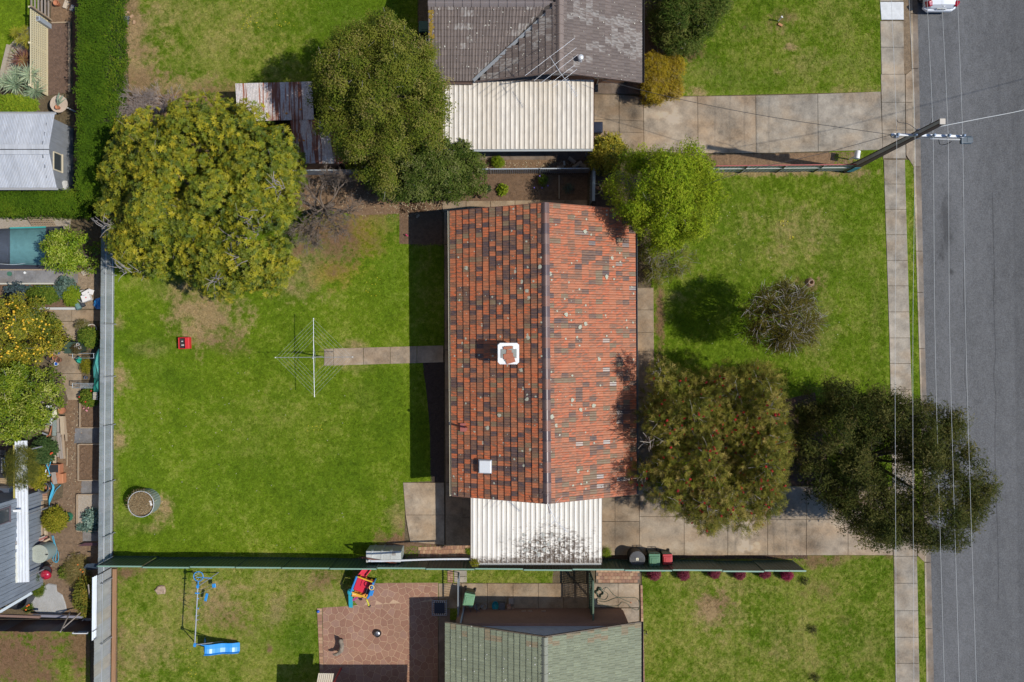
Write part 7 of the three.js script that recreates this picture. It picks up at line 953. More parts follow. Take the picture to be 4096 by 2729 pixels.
leafy('cabbage', 'large blue green cabbage in the lowest raised bed', 'plant', zz(2040, 2040, 200, 0.4), 0.36, 0.5, gBlue, 'broad', 130, { size: 1.5, mat: LM.satin }); ['leftmost', 'middle', 'rightmost'].forEach((w, k) => leafy('cabbage', `${w} of three small cabbage seedlings below the large cabbage`, 'plant', zz(2040, 1810 + 130 * k, 395, 0.2), 0.11 + 0.03 * k, 0.22, gBlue, 'broad', 30, { size: 1.1 }));
// shade cloth tunnel, net and lattice
{
  const t = thing('shade_tunnel', 'teal and grey shade cloth stretched over a low tunnel', 'shade cloth', q(0, 1, 200, 720, 0)), A = (x, y, h) => q(0, 1, x, y, h), cl = (x0, x1, m, name, dy = 0) => { const a = [], N = 16, K = 10, pt = (i, k) => { const f = i / N, g = k / K, x = lerp(x0, x1, g), arc = Math.sin(f * Math.PI), y = lerp(535 - 0.04 * x, 870 + (x < 80 ? -10 : 0), f); return A(x, y, 0.35 + 0.75 * Math.pow(arc, 0.7) + 0.05 * (fbm(x * 0.02 + dy, y * 0.012, 3) - 0.5) + dy); }; for (let i = 0; i < N; i++) for (let k = 0; k < K; k++) quad(a, pt(i, k), pt(i, k + 1), pt(i + 1, k + 1), pt(i + 1, k)); partW(t, name, raw(a), m); };
  cl(-80, 110, mat([0.06, 0.075, 0.10], 0.9, { map: 'fine' }), 'grey_cloth'); cl(90, 420, mat([0.10, 0.235, 0.245], 0.85, { map: 'fine' }), 'teal_cloth', 0.03); cl(405, 580, mat([0.06, 0.07, 0.09], 0.9, { map: 'fine' }), 'grey_cloth'); partW(t, 'skirt', [faces([[A(-60, 855, 0.45), A(560, 880, 0.4), A(540, 912, 0.02), A(-60, 912, 0.02)]])], mat([0.045, 0.05, 0.07], 0.9)); partW(t, 'edge', beam(A(-60, 914, 0.05), A(560, 912, 0.05), 0.06, 0.1), timber); partW(t, 'edge', beam(A(90, 530, 0.4), A(420, 520, 0.45), 0.07, 0.03), mat([0.03, 0.36, 0.34], 0.7)); partW(t, 'rope', tube([A(-20, 858, 0.6), A(145, 864, 0.5), A(400, 815, 0.8)], 0.012, 12), mat([0.5, 0.55, 0.58], 0.7));
  const l = thing('garden_lattice', 'diamond timber lattice panel leaning by the low hedge', 'lattice', q(0, 1, 360, 480, 0)); for (let k = 0; k <= 14; k++) { partW(l, 'slat', beam(q(0, 1, 245 + 15.5 * k, 418, 0.55), q(0, 1, 300 + 15.5 * k, 520, 0.05), 0.03, 0.012), timber); } for (let k = 0; k <= 6; k++) partW(l, 'slat', beam(q(0, 1, 245 + 9.5 * k, 418 + 17 * k, 0.57 - 0.083 * k), q(0, 1, 462 + 9.5 * k, 418 + 17 * k, 0.57 - 0.083 * k), 0.03, 0.012), timber);
  const w = thing('trellis', 'small white trellis panel under the citrus tree', 'lattice', q(0, 1, 800, 930, 0)), a0 = q(0, 1, 745, 935, 0.25), a1 = q(0, 1, 825, 892, 0.25), d = q(0, 1, 765, 968, 0.05).sub(a0), u = a1.clone().sub(a0); for (let k = 0; k <= 9; k++) partW(w, 'slat', beam(a0.clone().addScaledVector(u, k / 9), a0.clone().addScaledVector(u, k / 9).add(d), 0.018, 0.012), mat([0.62, 0.55, 0.42], 0.7)); for (let k = 0; k <= 4; k++) partW(w, 'slat', beam(a0.clone().addScaledVector(d, k / 4).add(V(0, 0.014, 0)), a1.clone().addScaledVector(d, k / 4).add(V(0, 0.014, 0)), 0.018, 0.012), mat([0.62, 0.55, 0.42], 0.7));
  for (const [lab, x, y, c] of [['green round valve cover on the grey slab', 86, 950, [0.05, 0.15, 0.10]], ['small white round lid on the grey slab', 227, 940, [0.75, 0.76, 0.74]]]) solo('floor_drain', lab, 'cover', cyl(x > 200 ? 0.06 : 0.12, x > 200 ? 0.06 : 0.12, 0.05, ...q(0, 1, x, y, 0.075).toArray(), 20), mat(c, 0.6), q(0, 1, x, y, 0));
  const ve = (label, x, y, r, h, cols, n, leaf = 'broad', op = {}) => leafy('vegetable_plant', label, 'plant', q(0, 1, x, y, h * 0.6), r, h, cols, leaf, n, op);
  ve('leafy green vegetables filling the middle of the tilled bed', 380, 1140, 0.75, 0.5, gMid, 420, 'broad', { sz: 0.55, sx: 1.15 }); ve('tall parsley like greens at the bed end', 650, 1150, 0.35, 0.55, gLime, 230, 'broad', { sz: 1.4 }); ve('blue grey cabbages at the corner of the tilled bed', 600, 1075, 0.45, 0.35, gBlue, 70, 'broad', { size: 1.7 }); ve('dark blue green kale below the leafy greens', 140, 1140, 0.55, 0.35, [[0.035, 0.06, 0.07], [0.09, 0.13, 0.14]], 120, 'broad', { size: 1.6 });
  const sl = ['first', 'second', 'third', 'fourth', 'fifth', 'sixth']; sl.forEach((s, k) => solo('plant_guard', `${s} small green plant shield from the left along the tilled bed`, 'panel', faces([[q(0, 1, 60 + 88 * k, 1062, 0.4), q(0, 1, 130 + 88 * k, 1068, 0.4), q(0, 1, 128 + 88 * k, 1100, 0.1), q(0, 1, 56 + 88 * k, 1098, 0.1)]]), mat([0.06, 0.12, 0.11], 0.8), q(0, 1, 90 + 88 * k, 1085, 0)));
  const e = thing('garden_edging', 'pale timber edging of the tilled bed', 'edging', q(0, 1, 300, 1270, 0)); partW(e, 'board', beam(q(0, 1, -60, 1042, 0.08), q(0, 1, 620, 1040, 0.08), 0.08, 0.16), mat([0.48, 0.47, 0.40], 0.8)); partW(e, 'board', beam(q(0, 1, 310, 1270, 0.1), q(0, 1, 690, 1270, 0.1), 0.12, 0.1), mat([0.50, 0.50, 0.48], 0.7));
}
{ // foam boxes, rolls, tarpaulin
  const fb = thing('foam_box', 'white foam boxes in a pale tub by the long fence', 'box', q(0, 1, 795, 1165, 0)), wm = mat([0.72, 0.69, 0.66], 0.8); partW(fb, 'tub', [lathe([[0.28, 0], [0.34, 0.25], [0.36, 0.26], [0.3, 0.1]], ...q(0, 1, 790, 1160, 0.02).toArray(), 20)], mat([0.62, 0.60, 0.56], 0.7)); partW(fb, 'box', rbox(0.45, 0.25, 0.36, 0.02, ...q(0, 1, 795, 1172, 0.3).toArray(), 0.35), wm); partW(fb, 'lid', [rbox(0.4, 0.05, 0.22, 0.02, ...q(0, 1, 785, 1125, 0.4).toArray(), 0.5), rbox(0.3, 0.05, 0.26, 0.02, ...q(0, 1, 833, 1115, 0.4).toArray(), -0.3)], wm); partW(fb, 'sticker', box(0.06, 0.004, 0.06, ...q(0, 1, 788, 1168, 0.43).toArray()), mat([0.6, 0.05, 0.05], 0.6));
  for (const [lab, x0, y0, x1, y1, r, c] of [['grey green mesh roll lying beside the tilled bed', 690, 1205, 730, 1275, 0.14, [0.11, 0.19, 0.18]], ['dark mesh roll behind the grey green roll', 735, 1190, 770, 1250, 0.11, [0.035, 0.04, 0.05]]]) { const t = thing('mesh_roll', lab, 'roll', q(0, 1, x0, y0, 0)), a = q(0, 1, x0, y0, r), b = q(0, 1, x1, y1, r); partW(t, 'roll', bar(a, b, r, 16), mat(c, 0.8)); for (let k = 0; k < 10; k++) { const p = a.clone().lerp(b, (k + 0.5) / 10), g = ring(r, 0.008, 0, 0, 0, 16); g.applyQuaternion(new THREE.Quaternion().setFromUnitVectors(UP, b.clone().sub(a).normalize())); g.translate(p.x, p.y, p.z); partW(t, 'band', g, mat(c.map((v) => v * 1.7), 0.8)); } }
  const cl = (name, lab, cat, pts, c, rough = 0.5) => { const a = [], n = pts.length, m = pts.reduce((s, p) => s.add(p), V(0, 0, 0)).multiplyScalar(1 / n).add(V(0, 0.18, 0)); for (let k = 0; k < n; k++) { const x = pts[k], y = pts[(k + 1) % n], mid = x.clone().lerp(y, 0.5).lerp(m, 0.5).add(V(0, k % 2 ? 0.07 : -0.07, 0)); tri(a, x, y, mid); tri(a, x, mid, m); tri(a, y, m, mid); } return solo(name, lab, cat, raw(a), mat(c, rough), pts[0].clone().setY(0)); };
  cl('tarpaulin', 'bright blue tarpaulin bundle against the long fence', 'tarpaulin', [[878, 1180, 0.3], [925, 1165, 0.5], [932, 1275, 0.35], [885, 1275, 0.1], [850, 1238, 0.05], [865, 1205, 0.1]].map((p) => q(0, 1, ...p)), [0.02, 0.25, 0.62], 0.35);
  cl('shade_cloth', 'teal shade cloth hanging on the fence above the raised beds', 'shade cloth', [[870, 130, 0.8], [905, 72, 1.1], [916, 75, 1.15], [914, 220, 1.1], [912, 350, 1.1], [860, 340, 0.7], [848, 240, 0.6]].map((p) => q(0, 2, ...p)), [0.06, 0.30, 0.27], 0.7); cl('shade_cloth', 'darker green cloth hanging below the teal shade cloth', 'shade cloth', [[865, 345, 0.75], [912, 345, 1.1], [908, 465, 1.1], [862, 472, 0.7], [860, 410, 0.7]].map((p) => q(0, 2, ...p)), [0.01, 0.20, 0.16], 0.7);
  cl('umbrella', 'folded green garden umbrella on the concrete path', 'umbrella', [[700, 160, 0.3], [728, 140, 0.4], [750, 168, 0.4], [745, 205, 0.3], [712, 208, 0.2], [690, 182, 0.2]].map((p) => q(0, 2, ...p)), [0.01, 0.30, 0.2]);
  for (const [lab, y, hh] of [['upper grey tube frame standing over the path', 130, 0.9], ['lower grey mesh frame standing over the path', 405, 0.8]]) { const t = thing('plant_stand', lab, 'frame', q(0, 2, 790, y + 20, 0)), m = mat([0.34, 0.40, 0.44], 0.4, { metal: 0.4 }), a = q(0, 2, 665, y - 15, hh), b = q(0, 2, 860, y - 15, hh), c = q(0, 2, 860, y + 28, hh), d = q(0, 2, 665, y + 28, hh); for (const [x, w] of [[a, b], [b, c], [c, d], [d, a]]) { partW(t, 'tube', bar(x, w, 0.015), m); partW(t, 'leg', bar(x, x.clone().setY(0), 0.014), m); } if (y > 300) { for (let k = 1; k < 18; k++) partW(t, 'wire', bar(a.clone().lerp(b, 0.35 + 0.65 * k / 18), d.clone().lerp(c, 0.35 + 0.65 * k / 18), 0.005, 4), m); for (let k = 1; k < 5; k++) partW(t, 'wire', bar(a.clone().lerp(d, k / 5), b.clone().lerp(c, k / 5), 0.005, 4), m); } }
  const pl = thing('garden_lattice', 'small grey slatted panel at the foot of the fence', 'lattice', q(0, 2, 880, 505, 0.6)); for (let k = 0; k < 5; k++) partW(pl, 'slat', beam(q(0, 2, 858 + 9 * k, 472, 0.75), q(0, 2, 856 + 9 * k, 540, 0.7), 0.03, 0.02), mat([0.45, 0.42, 0.36], 0.8)); for (let k = 0; k < 5; k++) partW(pl, 'slat', beam(q(0, 2, 856, 476 + 15 * k, 0.77), q(0, 2, 900, 476 + 15 * k, 0.77), 0.03, 0.02), mat([0.45, 0.42, 0.36], 0.8));
}
// pots and plants beside the concrete path
const pot = (lab, p, r, h, m, fill) => { const t = thing('flower_pot', lab, 'pot', p); part(t, 'pot', lathe([[0, 0], [r * 0.72, 0], [r * 0.95, h * 0.86], [r, h * 0.88], [r, h], [r * 0.86, h], [r * 0.82, h * 0.75], [0, h * 0.72]], 0, 0, 0, 20), m); if (fill) part(t, 'fill', cyl(r * 0.8, r * 0.8, 0.02, 0, h * 0.8, 0, 16), fill); return t; };
const bluePl = PLAST([0.02, 0.10, 0.42]), whitePl = PLAST([0.7, 0.7, 0.66]);
pot('large white rimmed terracotta tub in the fence shade', zz(1120, 2110, 1110), 0.29, 0.32, mat([0.50, 0.45, 0.38], 0.7), M.soil); pot('terracotta pot at the edge of the lemon tree', zz(1340, 1275, 510), 0.13, 0.24, terra, M.soil); pot('second terracotta pot beside the lemon tree', zz(1340, 1350, 560), 0.15, 0.26, mat([0.30, 0.14, 0.08], 0.85), M.soilDark); pot('blue lined white pot by the path', zz(1340, 1295, 645), 0.11, 0.2, whitePl, bluePl); pot('black plastic pot below the lemon tree', zz(1340, 890, 720), 0.11, 0.22, black, M.soilDark); pot('tall black pot under the lemon branches', zz(1340, 1150, 520), 0.14, 0.3, black, M.soilDark); pot('blue plastic jug standing by the path edge', zz(1340, 1330, 410), 0.06, 0.24, bluePl); pot('white saucer pot at the end of the geraniums', zz(1340, 1830, 1305), 0.09, 0.14, whitePl, M.soilDark); pot('blue pot against the mesh frame', zz(1340, 1945, 955), 0.08, 0.16, PLAST([0.12, 0.2, 0.35]), M.soilDark); pot('blue patterned pot behind the folded umbrella', zz(1340, 1905, 585), 0.1, 0.3, PLAST([0.10, 0.22, 0.45]), M.soilDark);
['upper white cup pot on the dark bin lid', 'lower white cup pot on the dark bin lid', 'left white cup pot on the dark bin lid'].forEach((l, k) => pot(l, zz(1340, [1765, 1805, 1715][k], [215, 285, 275][k], 1.1), 0.075, 0.14, whitePl, M.soil));
leafy('potted_plant', 'dry brown trailing plant on the dark bin lid', 'plant', zz(1340, 1690, 320, 1.2), 0.2, 0.2, [[0.10, 0.07, 0.03], [0.16, 0.13, 0.04]], 'tiny', 60, { y0: 1.08 });
leafy('herb', 'lime green clipped herb mound in a brick ring', 'plant', zz(1120, 1225, 1010, 0.2), 0.26, 0.34, gLime, 'tiny', 260); leafy('rose_bush', 'low pale flowered bush at the path bend', 'plant', zz(1120, 1820, 1030, 0.4), 0.3, 0.6, [[0.14, 0.13, 0.02], [0.22, 0.2, 0.06], [0.4, 0.34, 0.25]], 'tiny', 190); leafy('herb', 'leafy green herb bush beside the dark wheelie bin', 'plant', zz(1120, 1960, 1260, 0.5), 0.46, 0.8, gMid, 'broad', 260); leafy('potted_plant', 'green potted leaves by the fence and bin', 'plant', zz(1340, 2040, 180, 0.3), 0.2, 0.5, gMid, 'broad', 70); leafy('geranium', 'geraniums with red flowers beside the slatted panel', 'plant', zz(1340, 1980, 1400, 0.35), 0.42, 0.6, gMid, 'broad', 220); leafy('potted_plant', 'small shrub in the narrow bed by the path', 'plant', zz(1340, 1900, 690, 0.3), 0.22, 0.5, gYel, 'tiny', 110, { sz: 1.8 }); leafy('succulent', 'brown dried plants edging the path near the lemon tree', 'plant', zz(1120, 1290, 1290, 0.2), 0.3, 0.3, [[0.14, 0.1, 0.05], [0.24, 0.17, 0.08], [0.1, 0.12, 0.04]], 'tiny', 140, { sz: 1.5 });
const dots = (lab, list, c, r = 0.045) => { const t = thing('flowers', lab, 'flowers', list[0].clone().setY(0)); t.userData.kind = 'stuff'; partW(t, 'petals', list.map((p) => sph(r, p.x, p.y, p.z, 0.6, 7)), mat(c, 0.7)); };
dots('red geranium flowers by the slatted panel', [[1900, 1355], [2035, 1255], [1770, 1390], [1910, 1500]].map(([x, y]) => zz(1340, x, y, 0.6)), [0.5, 0.03, 0.02]); dots('pink flowers in the top raised bed', [[1870, 415], [1925, 455], [1975, 400], [1945, 470]].map(([x, y]) => zz(1560, x, y, 0.25)), [0.6, 0.25, 0.28]); dots('coral red flower spikes by the lime herb', [[1185, 1120], [1190, 1165], [1285, 1110], [1240, 1150]].map(([x, y]) => zz(1120, x, y, 0.35)), [0.55, 0.06, 0.05]); dots('orange flowers on the sprawling vine', [[1740, 1230], [1800, 1340], [1850, 1390], [1760, 1520], [1820, 1620], [1780, 1560], [1900, 1540]].map(([x, y]) => zz(2040, x, y, 0.5)), [0.6, 0.16, 0.02]); dots('violet flowers in the shaded bed by the fence', [[255, 50], [275, 160], [330, 140], [205, 158]].map(([x, y]) => q(2, 1, x, y, 0.4)), [0.16, 0.12, 0.5], 0.04); dots('magenta flower at the corner of the soil bed', [[1380, 590], [1392, 600]].map(([x, y]) => q(1, 1, x, y, 0.2)), [0.45, 0.02, 0.10]); dots('orange flower on the flax by the timber stack', [[1140, 190], [1165, 180], [1130, 205]].map(([x, y]) => zz(1780, x, y, 0.9)), [0.6, 0.08, 0.02]);
leafy('daisy_bush', 'green flowering plant in the shaded bed by the fence', 'plant', q(2, 1, 285, 90, 0.4), 0.18, 0.6, gMid, 'tiny', 60, { sz: 1.4 }); leafy('iris', 'grey green strappy plant in the shaded bed', 'plant', q(2, 1, 525, 165, 0.2), 0.25, 0.3, [[0.08, 0.13, 0.1], [0.14, 0.2, 0.16]], 'dry', 40); leafy('seedling', 'small pale leafed seedling in the soil bed', 'plant', q(1, 1, 2270, 175, 0.2), 0.22, 0.3, gLime, 'broad', 40); leafy('seedling', 'dark seedling left of the pale leafed one', 'plant', q(1, 1, 2125, 165, 0.2), 0.14, 0.25, gDark, 'tiny', 50); leafy('fern', 'feathery bright plant at the corner of the dark shrub', 'plant', q(1, 0, 2225, 1490, 0.4), 0.3, 0.6, gLime, 'tiny', 150); leafy('agapanthus', 'green strappy leaves at the carport corner by the bins', 'plant', q(2, 3, 868, 380, 0.2), 0.22, 0.3, gLime, 'dry', 60); leafy('weed', 'weed tuft by the wet corner of the lower carport', 'plant', q(1, 3, 2005, 468, 2.5), 0.16, 0.15, gYel, 'tiny', 70, { y0: 2.45 }); leafy('weed', 'green weed under the edge of the brick path', 'plant', q(1, 3, 1960, 370, 0.1), 0.14, 0.16, gLime, 'tiny', 50);
for (const [k, [x, y]] of [[300, 700], [300, 640], [380, 1090], [400, 1530]].entries()) if (k) leafy('seedling', ['', 'young sapling with brown leaves nearest the driveway grass', 'dark leafed sapling in the middle of the lower front lawn', 'dark leafed sapling at the bottom of the front lawn'][k], 'plant', q(3, 3, x + 40, y, 0.2), 0.15, 0.35, [[0.04, 0.05, 0.015], [0.10, 0.09, 0.03]], 'tiny', 20);
{ // timber stack and terracotta clutter below the camellia
  const pk = thing('timber_stack', 'stack of weathered timber planks along the earth walk', 'timber stack', zz(1560, 1350, 900, 0)), bd = (x0, y0, x1, y1, w, h, m) => partW(pk, 'plank', beam(zz(1560, x0, y0, h), zz(1560, x1, y1, h), w, 0.045), m);
  bd(1380, 590, 1400, 1000, 0.2, 0.3, timberPale); bd(1440, 590, 1490, 1150, 0.1, 0.22, timber); bd(1300, 640, 1300, 1500, 0.14, 0.12, timberGrey); bd(1310, 960, 1380, 1540, 0.17, 0.2, timberGrey); bd(1400, 980, 1440, 1540, 0.12, 0.14, timber); bd(1350, 1050, 1400, 1530, 0.06, 0.26, timberGrey); bd(1500, 1290, 1500, 1700, 0.03, 0.08, timberPale); bd(1220, 1430, 1220, 1650, 0.16, 0.16, timberPale); bd(1055, 790, 1040, 930, 0.2, 0.25, timber); bd(1330, 580, 1320, 640, 0.2, 0.26, timberPale);
  const mt = thing('scrap_metal', 'bundle of white and grey metal lengths beneath the camellia', 'scrap', zz(1560, 1000, 620, 0)); for (const [a, b, c, d, m] of [[870, 500, 1170, 690, whitePaint], [900, 520, 1180, 660, zincPipe], [880, 560, 1160, 740, steel], [940, 620, 1170, 750, whitePaint], [1000, 740, 1180, 790, zincPipe], [900, 430, 1010, 500, timberGrey], [780, 220, 1000, 300, timberGrey], [940, 960, 1060, 1010, zincPipe]]) partW(mt, 'length', beam(zz(1560, a, b, 0.25), zz(1560, c, d, 0.2), 0.08, 0.05), m);
  const bx = thing('open_box', 'open pale box with dark contents on the clutter heap', 'box', zz(1560, 1140, 500, 0)); partW(bx, 'box', [rbox(0.26, 0.3, 0.52, 0.02, ...zz(1560, 1070, 470, 0.25).toArray(), 0.06)], mat([0.03, 0.035, 0.06], 0.5)); partW(bx, 'side', [rbox(0.24, 0.04, 0.55, 0.01, ...zz(1560, 1215, 500, 0.4).toArray(), 0.08, 0, 0.1)], mat([0.72, 0.68, 0.48], 0.6)); partW(bx, 'wire_tray', [0, 1, 2, 3, 4].map((k) => bar(zz(1560, 1040 + 14 * k, 540, 0.42), zz(1560, 1030 + 16 * k, 610, 0.42), 0.008, 4)), whitePaint); partW(bx, 'lid', rbox(0.3, 0.03, 0.12, 0.01, ...zz(1560, 1090, 370, 0.42).toArray(), 0.05), whitePaint);
  pot('wide terracotta pot nested with a ring at the heap end', zz(1560, 1420, 450), 0.2, 0.2, terra, terra); pot('pale stone pot beside the nested terracotta pots', zz(1560, 1375, 370), 0.13, 0.24, mat([0.34, 0.29, 0.22], 0.9), M.soil); const tr = thing('planter', 'terracotta trough with a white pot inside', 'planter', zz(1560, 1070, 1090, 0)); partW(tr, 'trough', [beam(zz(1560, 1000, 1080, 0.12), zz(1560, 1040, 1180, 0.12), 0.05, 0.22), beam(zz(1560, 1040, 1180, 0.12), zz(1560, 1150, 1130, 0.12), 0.05, 0.22), beam(zz(1560, 1000, 1080, 0.12), zz(1560, 1110, 1010, 0.12), 0.05, 0.22), beam(zz(1560, 1110, 1010, 0.12), zz(1560, 1190, 740, 0.2), 0.05, 0.08)], terra); partW(tr, 'pot', cyl(0.08, 0.06, 0.2, ...zz(1560, 1065, 1110, 0.15).toArray(), 16), whitePl);
  const wr = thing('wire_mesh', 'rolled wire mesh between the trough and timber', 'wire mesh', zz(1560, 1210, 850, 0)), w = []; for (let k = 0; k < 9; k++) { w.push(tube([zz(1560, 1180 + 10 * k, 680, 0.3), zz(1560, 1175 + 10 * k, 860, 0.35), zz(1560, 1170 + 10 * k, 1030, 0.3)], 0.008, 10, 4)); w.push(bar(zz(1560, 1170, 700 + 38 * k, 0.34), zz(1560, 1270, 700 + 38 * k, 0.3), 0.008, 4)); } partW(wr, 'wires', w, mat([0.30, 0.36, 0.32], 0.6)); const wb = []; for (let k = 0; k < 10; k++) wb.push(tube([zz(1560, 1110 + 14 * k, 1150 + 10 * k, 0.1), zz(1560, 1180 + 8 * k, 1060 + 14 * k, 0.4), zz(1560, 1260, 1040 + 20 * k, 0.15)], 0.01, 8, 4)); partW(wr, 'basket', wb, mat([0.55, 0.52, 0.40], 0.7));
  leafy('flax', 'dark green tangle of foliage by the timber stack', 'plant', zz(1780, 960, 120, 0.5), 0.6, 0.9, gDark, 'broad', 420, { sz: 1.1 }); leafy('creeper', 'olive creeper sprawling across the white strip roof', 'plant', zz(1780, 560, 480, 1.9), 1.0, 0.7, [[0.06, 0.075, 0.012], [0.13, 0.14, 0.02], [0.2, 0.19, 0.03]], 'tiny', 700, { y0: 1.9, sz: 1.15, sx: 0.9 }); leafy('creeper', 'yellow green shrub beside the red bricks', 'plant', zz(1780, 720, 760, 1.0), 0.42, 0.9, gYel, 'broad', 170, { sz: 1.5 });
  const p2 = thing('planter', 'square terracotta planter with dark soil', 'planter', zz(1780, 1230, 530, 0)); partW(p2, 'planter', [rbox(0.62, 0.42, 0.5, 0.03, ...zz(1780, 1240, 530, 0.21).toArray())], terra); partW(p2, 'soil', box(0.46, 0.02, 0.4, ...zz(1780, 1200, 535, 0.43).toArray()), black);
  const p3 = thing('planter', 'large orange pot under a loose board', 'planter', zz(1780, 1310, 740, 0)); partW(p3, 'planter', [rbox(0.6, 0.36, 0.52, 0.04, ...zz(1780, 1320, 745, 0.18).toArray())], mat([0.46, 0.19, 0.09], 0.8)); partW(p3, 'rim', [ring(0.19, 0.03, ...zz(1780, 1230, 750, 0.4).toArray()), cyl(0.18, 0.18, 0.03, ...zz(1780, 1230, 750, 0.37).toArray(), 20)], terra); partW(p3, 'board', beam(zz(1780, 1190, 615, 0.46), zz(1780, 1235, 880, 0.46), 0.22, 0.03), timberGrey);
  const tk = thing('tub', 'black round tub holding broken terracotta', 'tub', zz(1780, 1070, 930, 0)); partW(tk, 'tub', [lathe([[0.24, 0], [0.26, 0.4], [0.31, 0.42], [0.31, 0.45], [0.22, 0.45], [0.2, 0.1], [0, 0.1]], ...zz(1780, 1070, 930, 0.01).toArray(), 24)], greyPl); partW(tk, 'shard', [rbox(0.22, 0.05, 0.26, 0.02, ...zz(1780, 1055, 960, 0.32).toArray(), 0.4, 0.3), rbox(0.12, 0.05, 0.14, 0.02, ...zz(1780, 1035, 880, 0.36).toArray(), 0.6)], terra);
  const gb = thing('crate', 'pale green crate tilted by the hose', 'crate', zz(1780, 1060, 380, 0)); partW(gb, 'crate', rbox(0.22, 0.18, 0.3, 0.02, ...zz(1780, 1060, 375, 0.3).toArray(), -0.5), PLAST([0.20, 0.36, 0.30]));
  const hz = thing('garden_hose', 'long blue hose looped over pots and bricks', 'hose', zz(1780, 1150, 900, 0)), hb = mat([0.05, 0.36, 0.52], 0.45); partW(hz, 'hose', [tube([[1160, 240], [1120, 420], [1080, 540], [1100, 640], [1125, 690]].map(([x, y]) => zz(1780, x, y, 0.5)), 0.018, 30), tube([[1040, 450], [1080, 560], [1110, 660]].map(([x, y]) => zz(1780, x, y, 0.5)), 0.03, 20), ...[0, 1, 2, 3, 4].map((k) => tube([[1130 + 3 * k, 840], [1205 - 8 * k, 920 + 10 * k], [1190 - 12 * k, 1060], [1120 - 6 * k, 1240], [1090 + 4 * k, 1380]].map(([x, y]) => zz(1780, x, y, 0.15 + 0.02 * k)), 0.016, 30)), tube([[1360, 900], [1250, 1010], [1190, 1120], [1110, 1300]].map(([x, y]) => zz(1780, x, y, 0.12)), 0.016, 30), ...[0, 1].map((k) => tube([[1160 + 30 * k, 580], [1190 + 25 * k, 700], [1270 - 10 * k, 900], [1180 + 60 * k, 1120], [1260 + 10 * k, 1180], [1310, 1080], [1290, 920]].map(([x, y]) => zz(2040, x, y, 0.1 + 0.03 * k)), 0.016, 50))], hb);
  const br = thing('brick_stack', 'old red bricks laid beside the white strip roof', 'brick stack', zz(1780, 800, 1000, 0)); const Rb = RNG(71); for (let i = 0; i < 4; i++) for (let j = 0; j < 7; j++) partW(br, 'brick', rbox(0.11, 0.08, 0.23, 0.01, ...zz(1780, 690 + 100 * i + 20 * Rb(), 900 + 52 * j, 0.06).toArray(), Math.PI / 2 + 0.1 * (Rb() - 0.5)), brickTones[Math.floor(Rb() * 5)]);
  leafy('shrub_plant', 'yellow green shrub beside the green ring pot', 'plant', zz(2040, 1200, 220, 0.5), 0.56, 0.9, gYel, 'broad', 330, { sz: 1.1 }); const rp = thing('planter', 'dark green round ring pot next to the shrub', 'planter', zz(2040, 1530, 150, 0)); partW(rp, 'ring', lathe([[0.2, 0], [0.23, 0.3], [0.25, 0.3], [0.25, 0.0]], ...zz(2040, 1530, 150, 0.01).toArray(), 24), PLAST([0.03, 0.18, 0.10])); const sp = thing('garden_edging', 'wide timber sleepers beside the strip roof bed', 'edging', zz(2040, 920, 300, 0)); partW(sp, 'sleeper', beam(zz(1780, 900, 1260, 0.1), zz(2040, 920, 570, 0.1), 0.24, 0.2), timber); partW(sp, 'sleeper', beam(zz(2040, 1010, 260, 0.1), zz(2040, 1030, 570, 0.1), 0.12, 0.14), timberPale);
  const wp2 = thing('chair', 'tipped white plastic chair frame among the pots', 'chair', zz(1780, 1020, 680, 0)); partW(wp2, 'frame', [bar(zz(1780, 1030, 550, 0.5), zz(1780, 1000, 690, 0.45), 0.025), bar(zz(1780, 1000, 690, 0.45), zz(1780, 1110, 700, 0.4), 0.02), bar(zz(1780, 980, 710, 0.4), zz(1780, 1110, 695, 0.4), 0.02), bar(zz(1780, 985, 715, 0.4), zz(1780, 985, 820, 0.1), 0.025)], whitePaint);
}
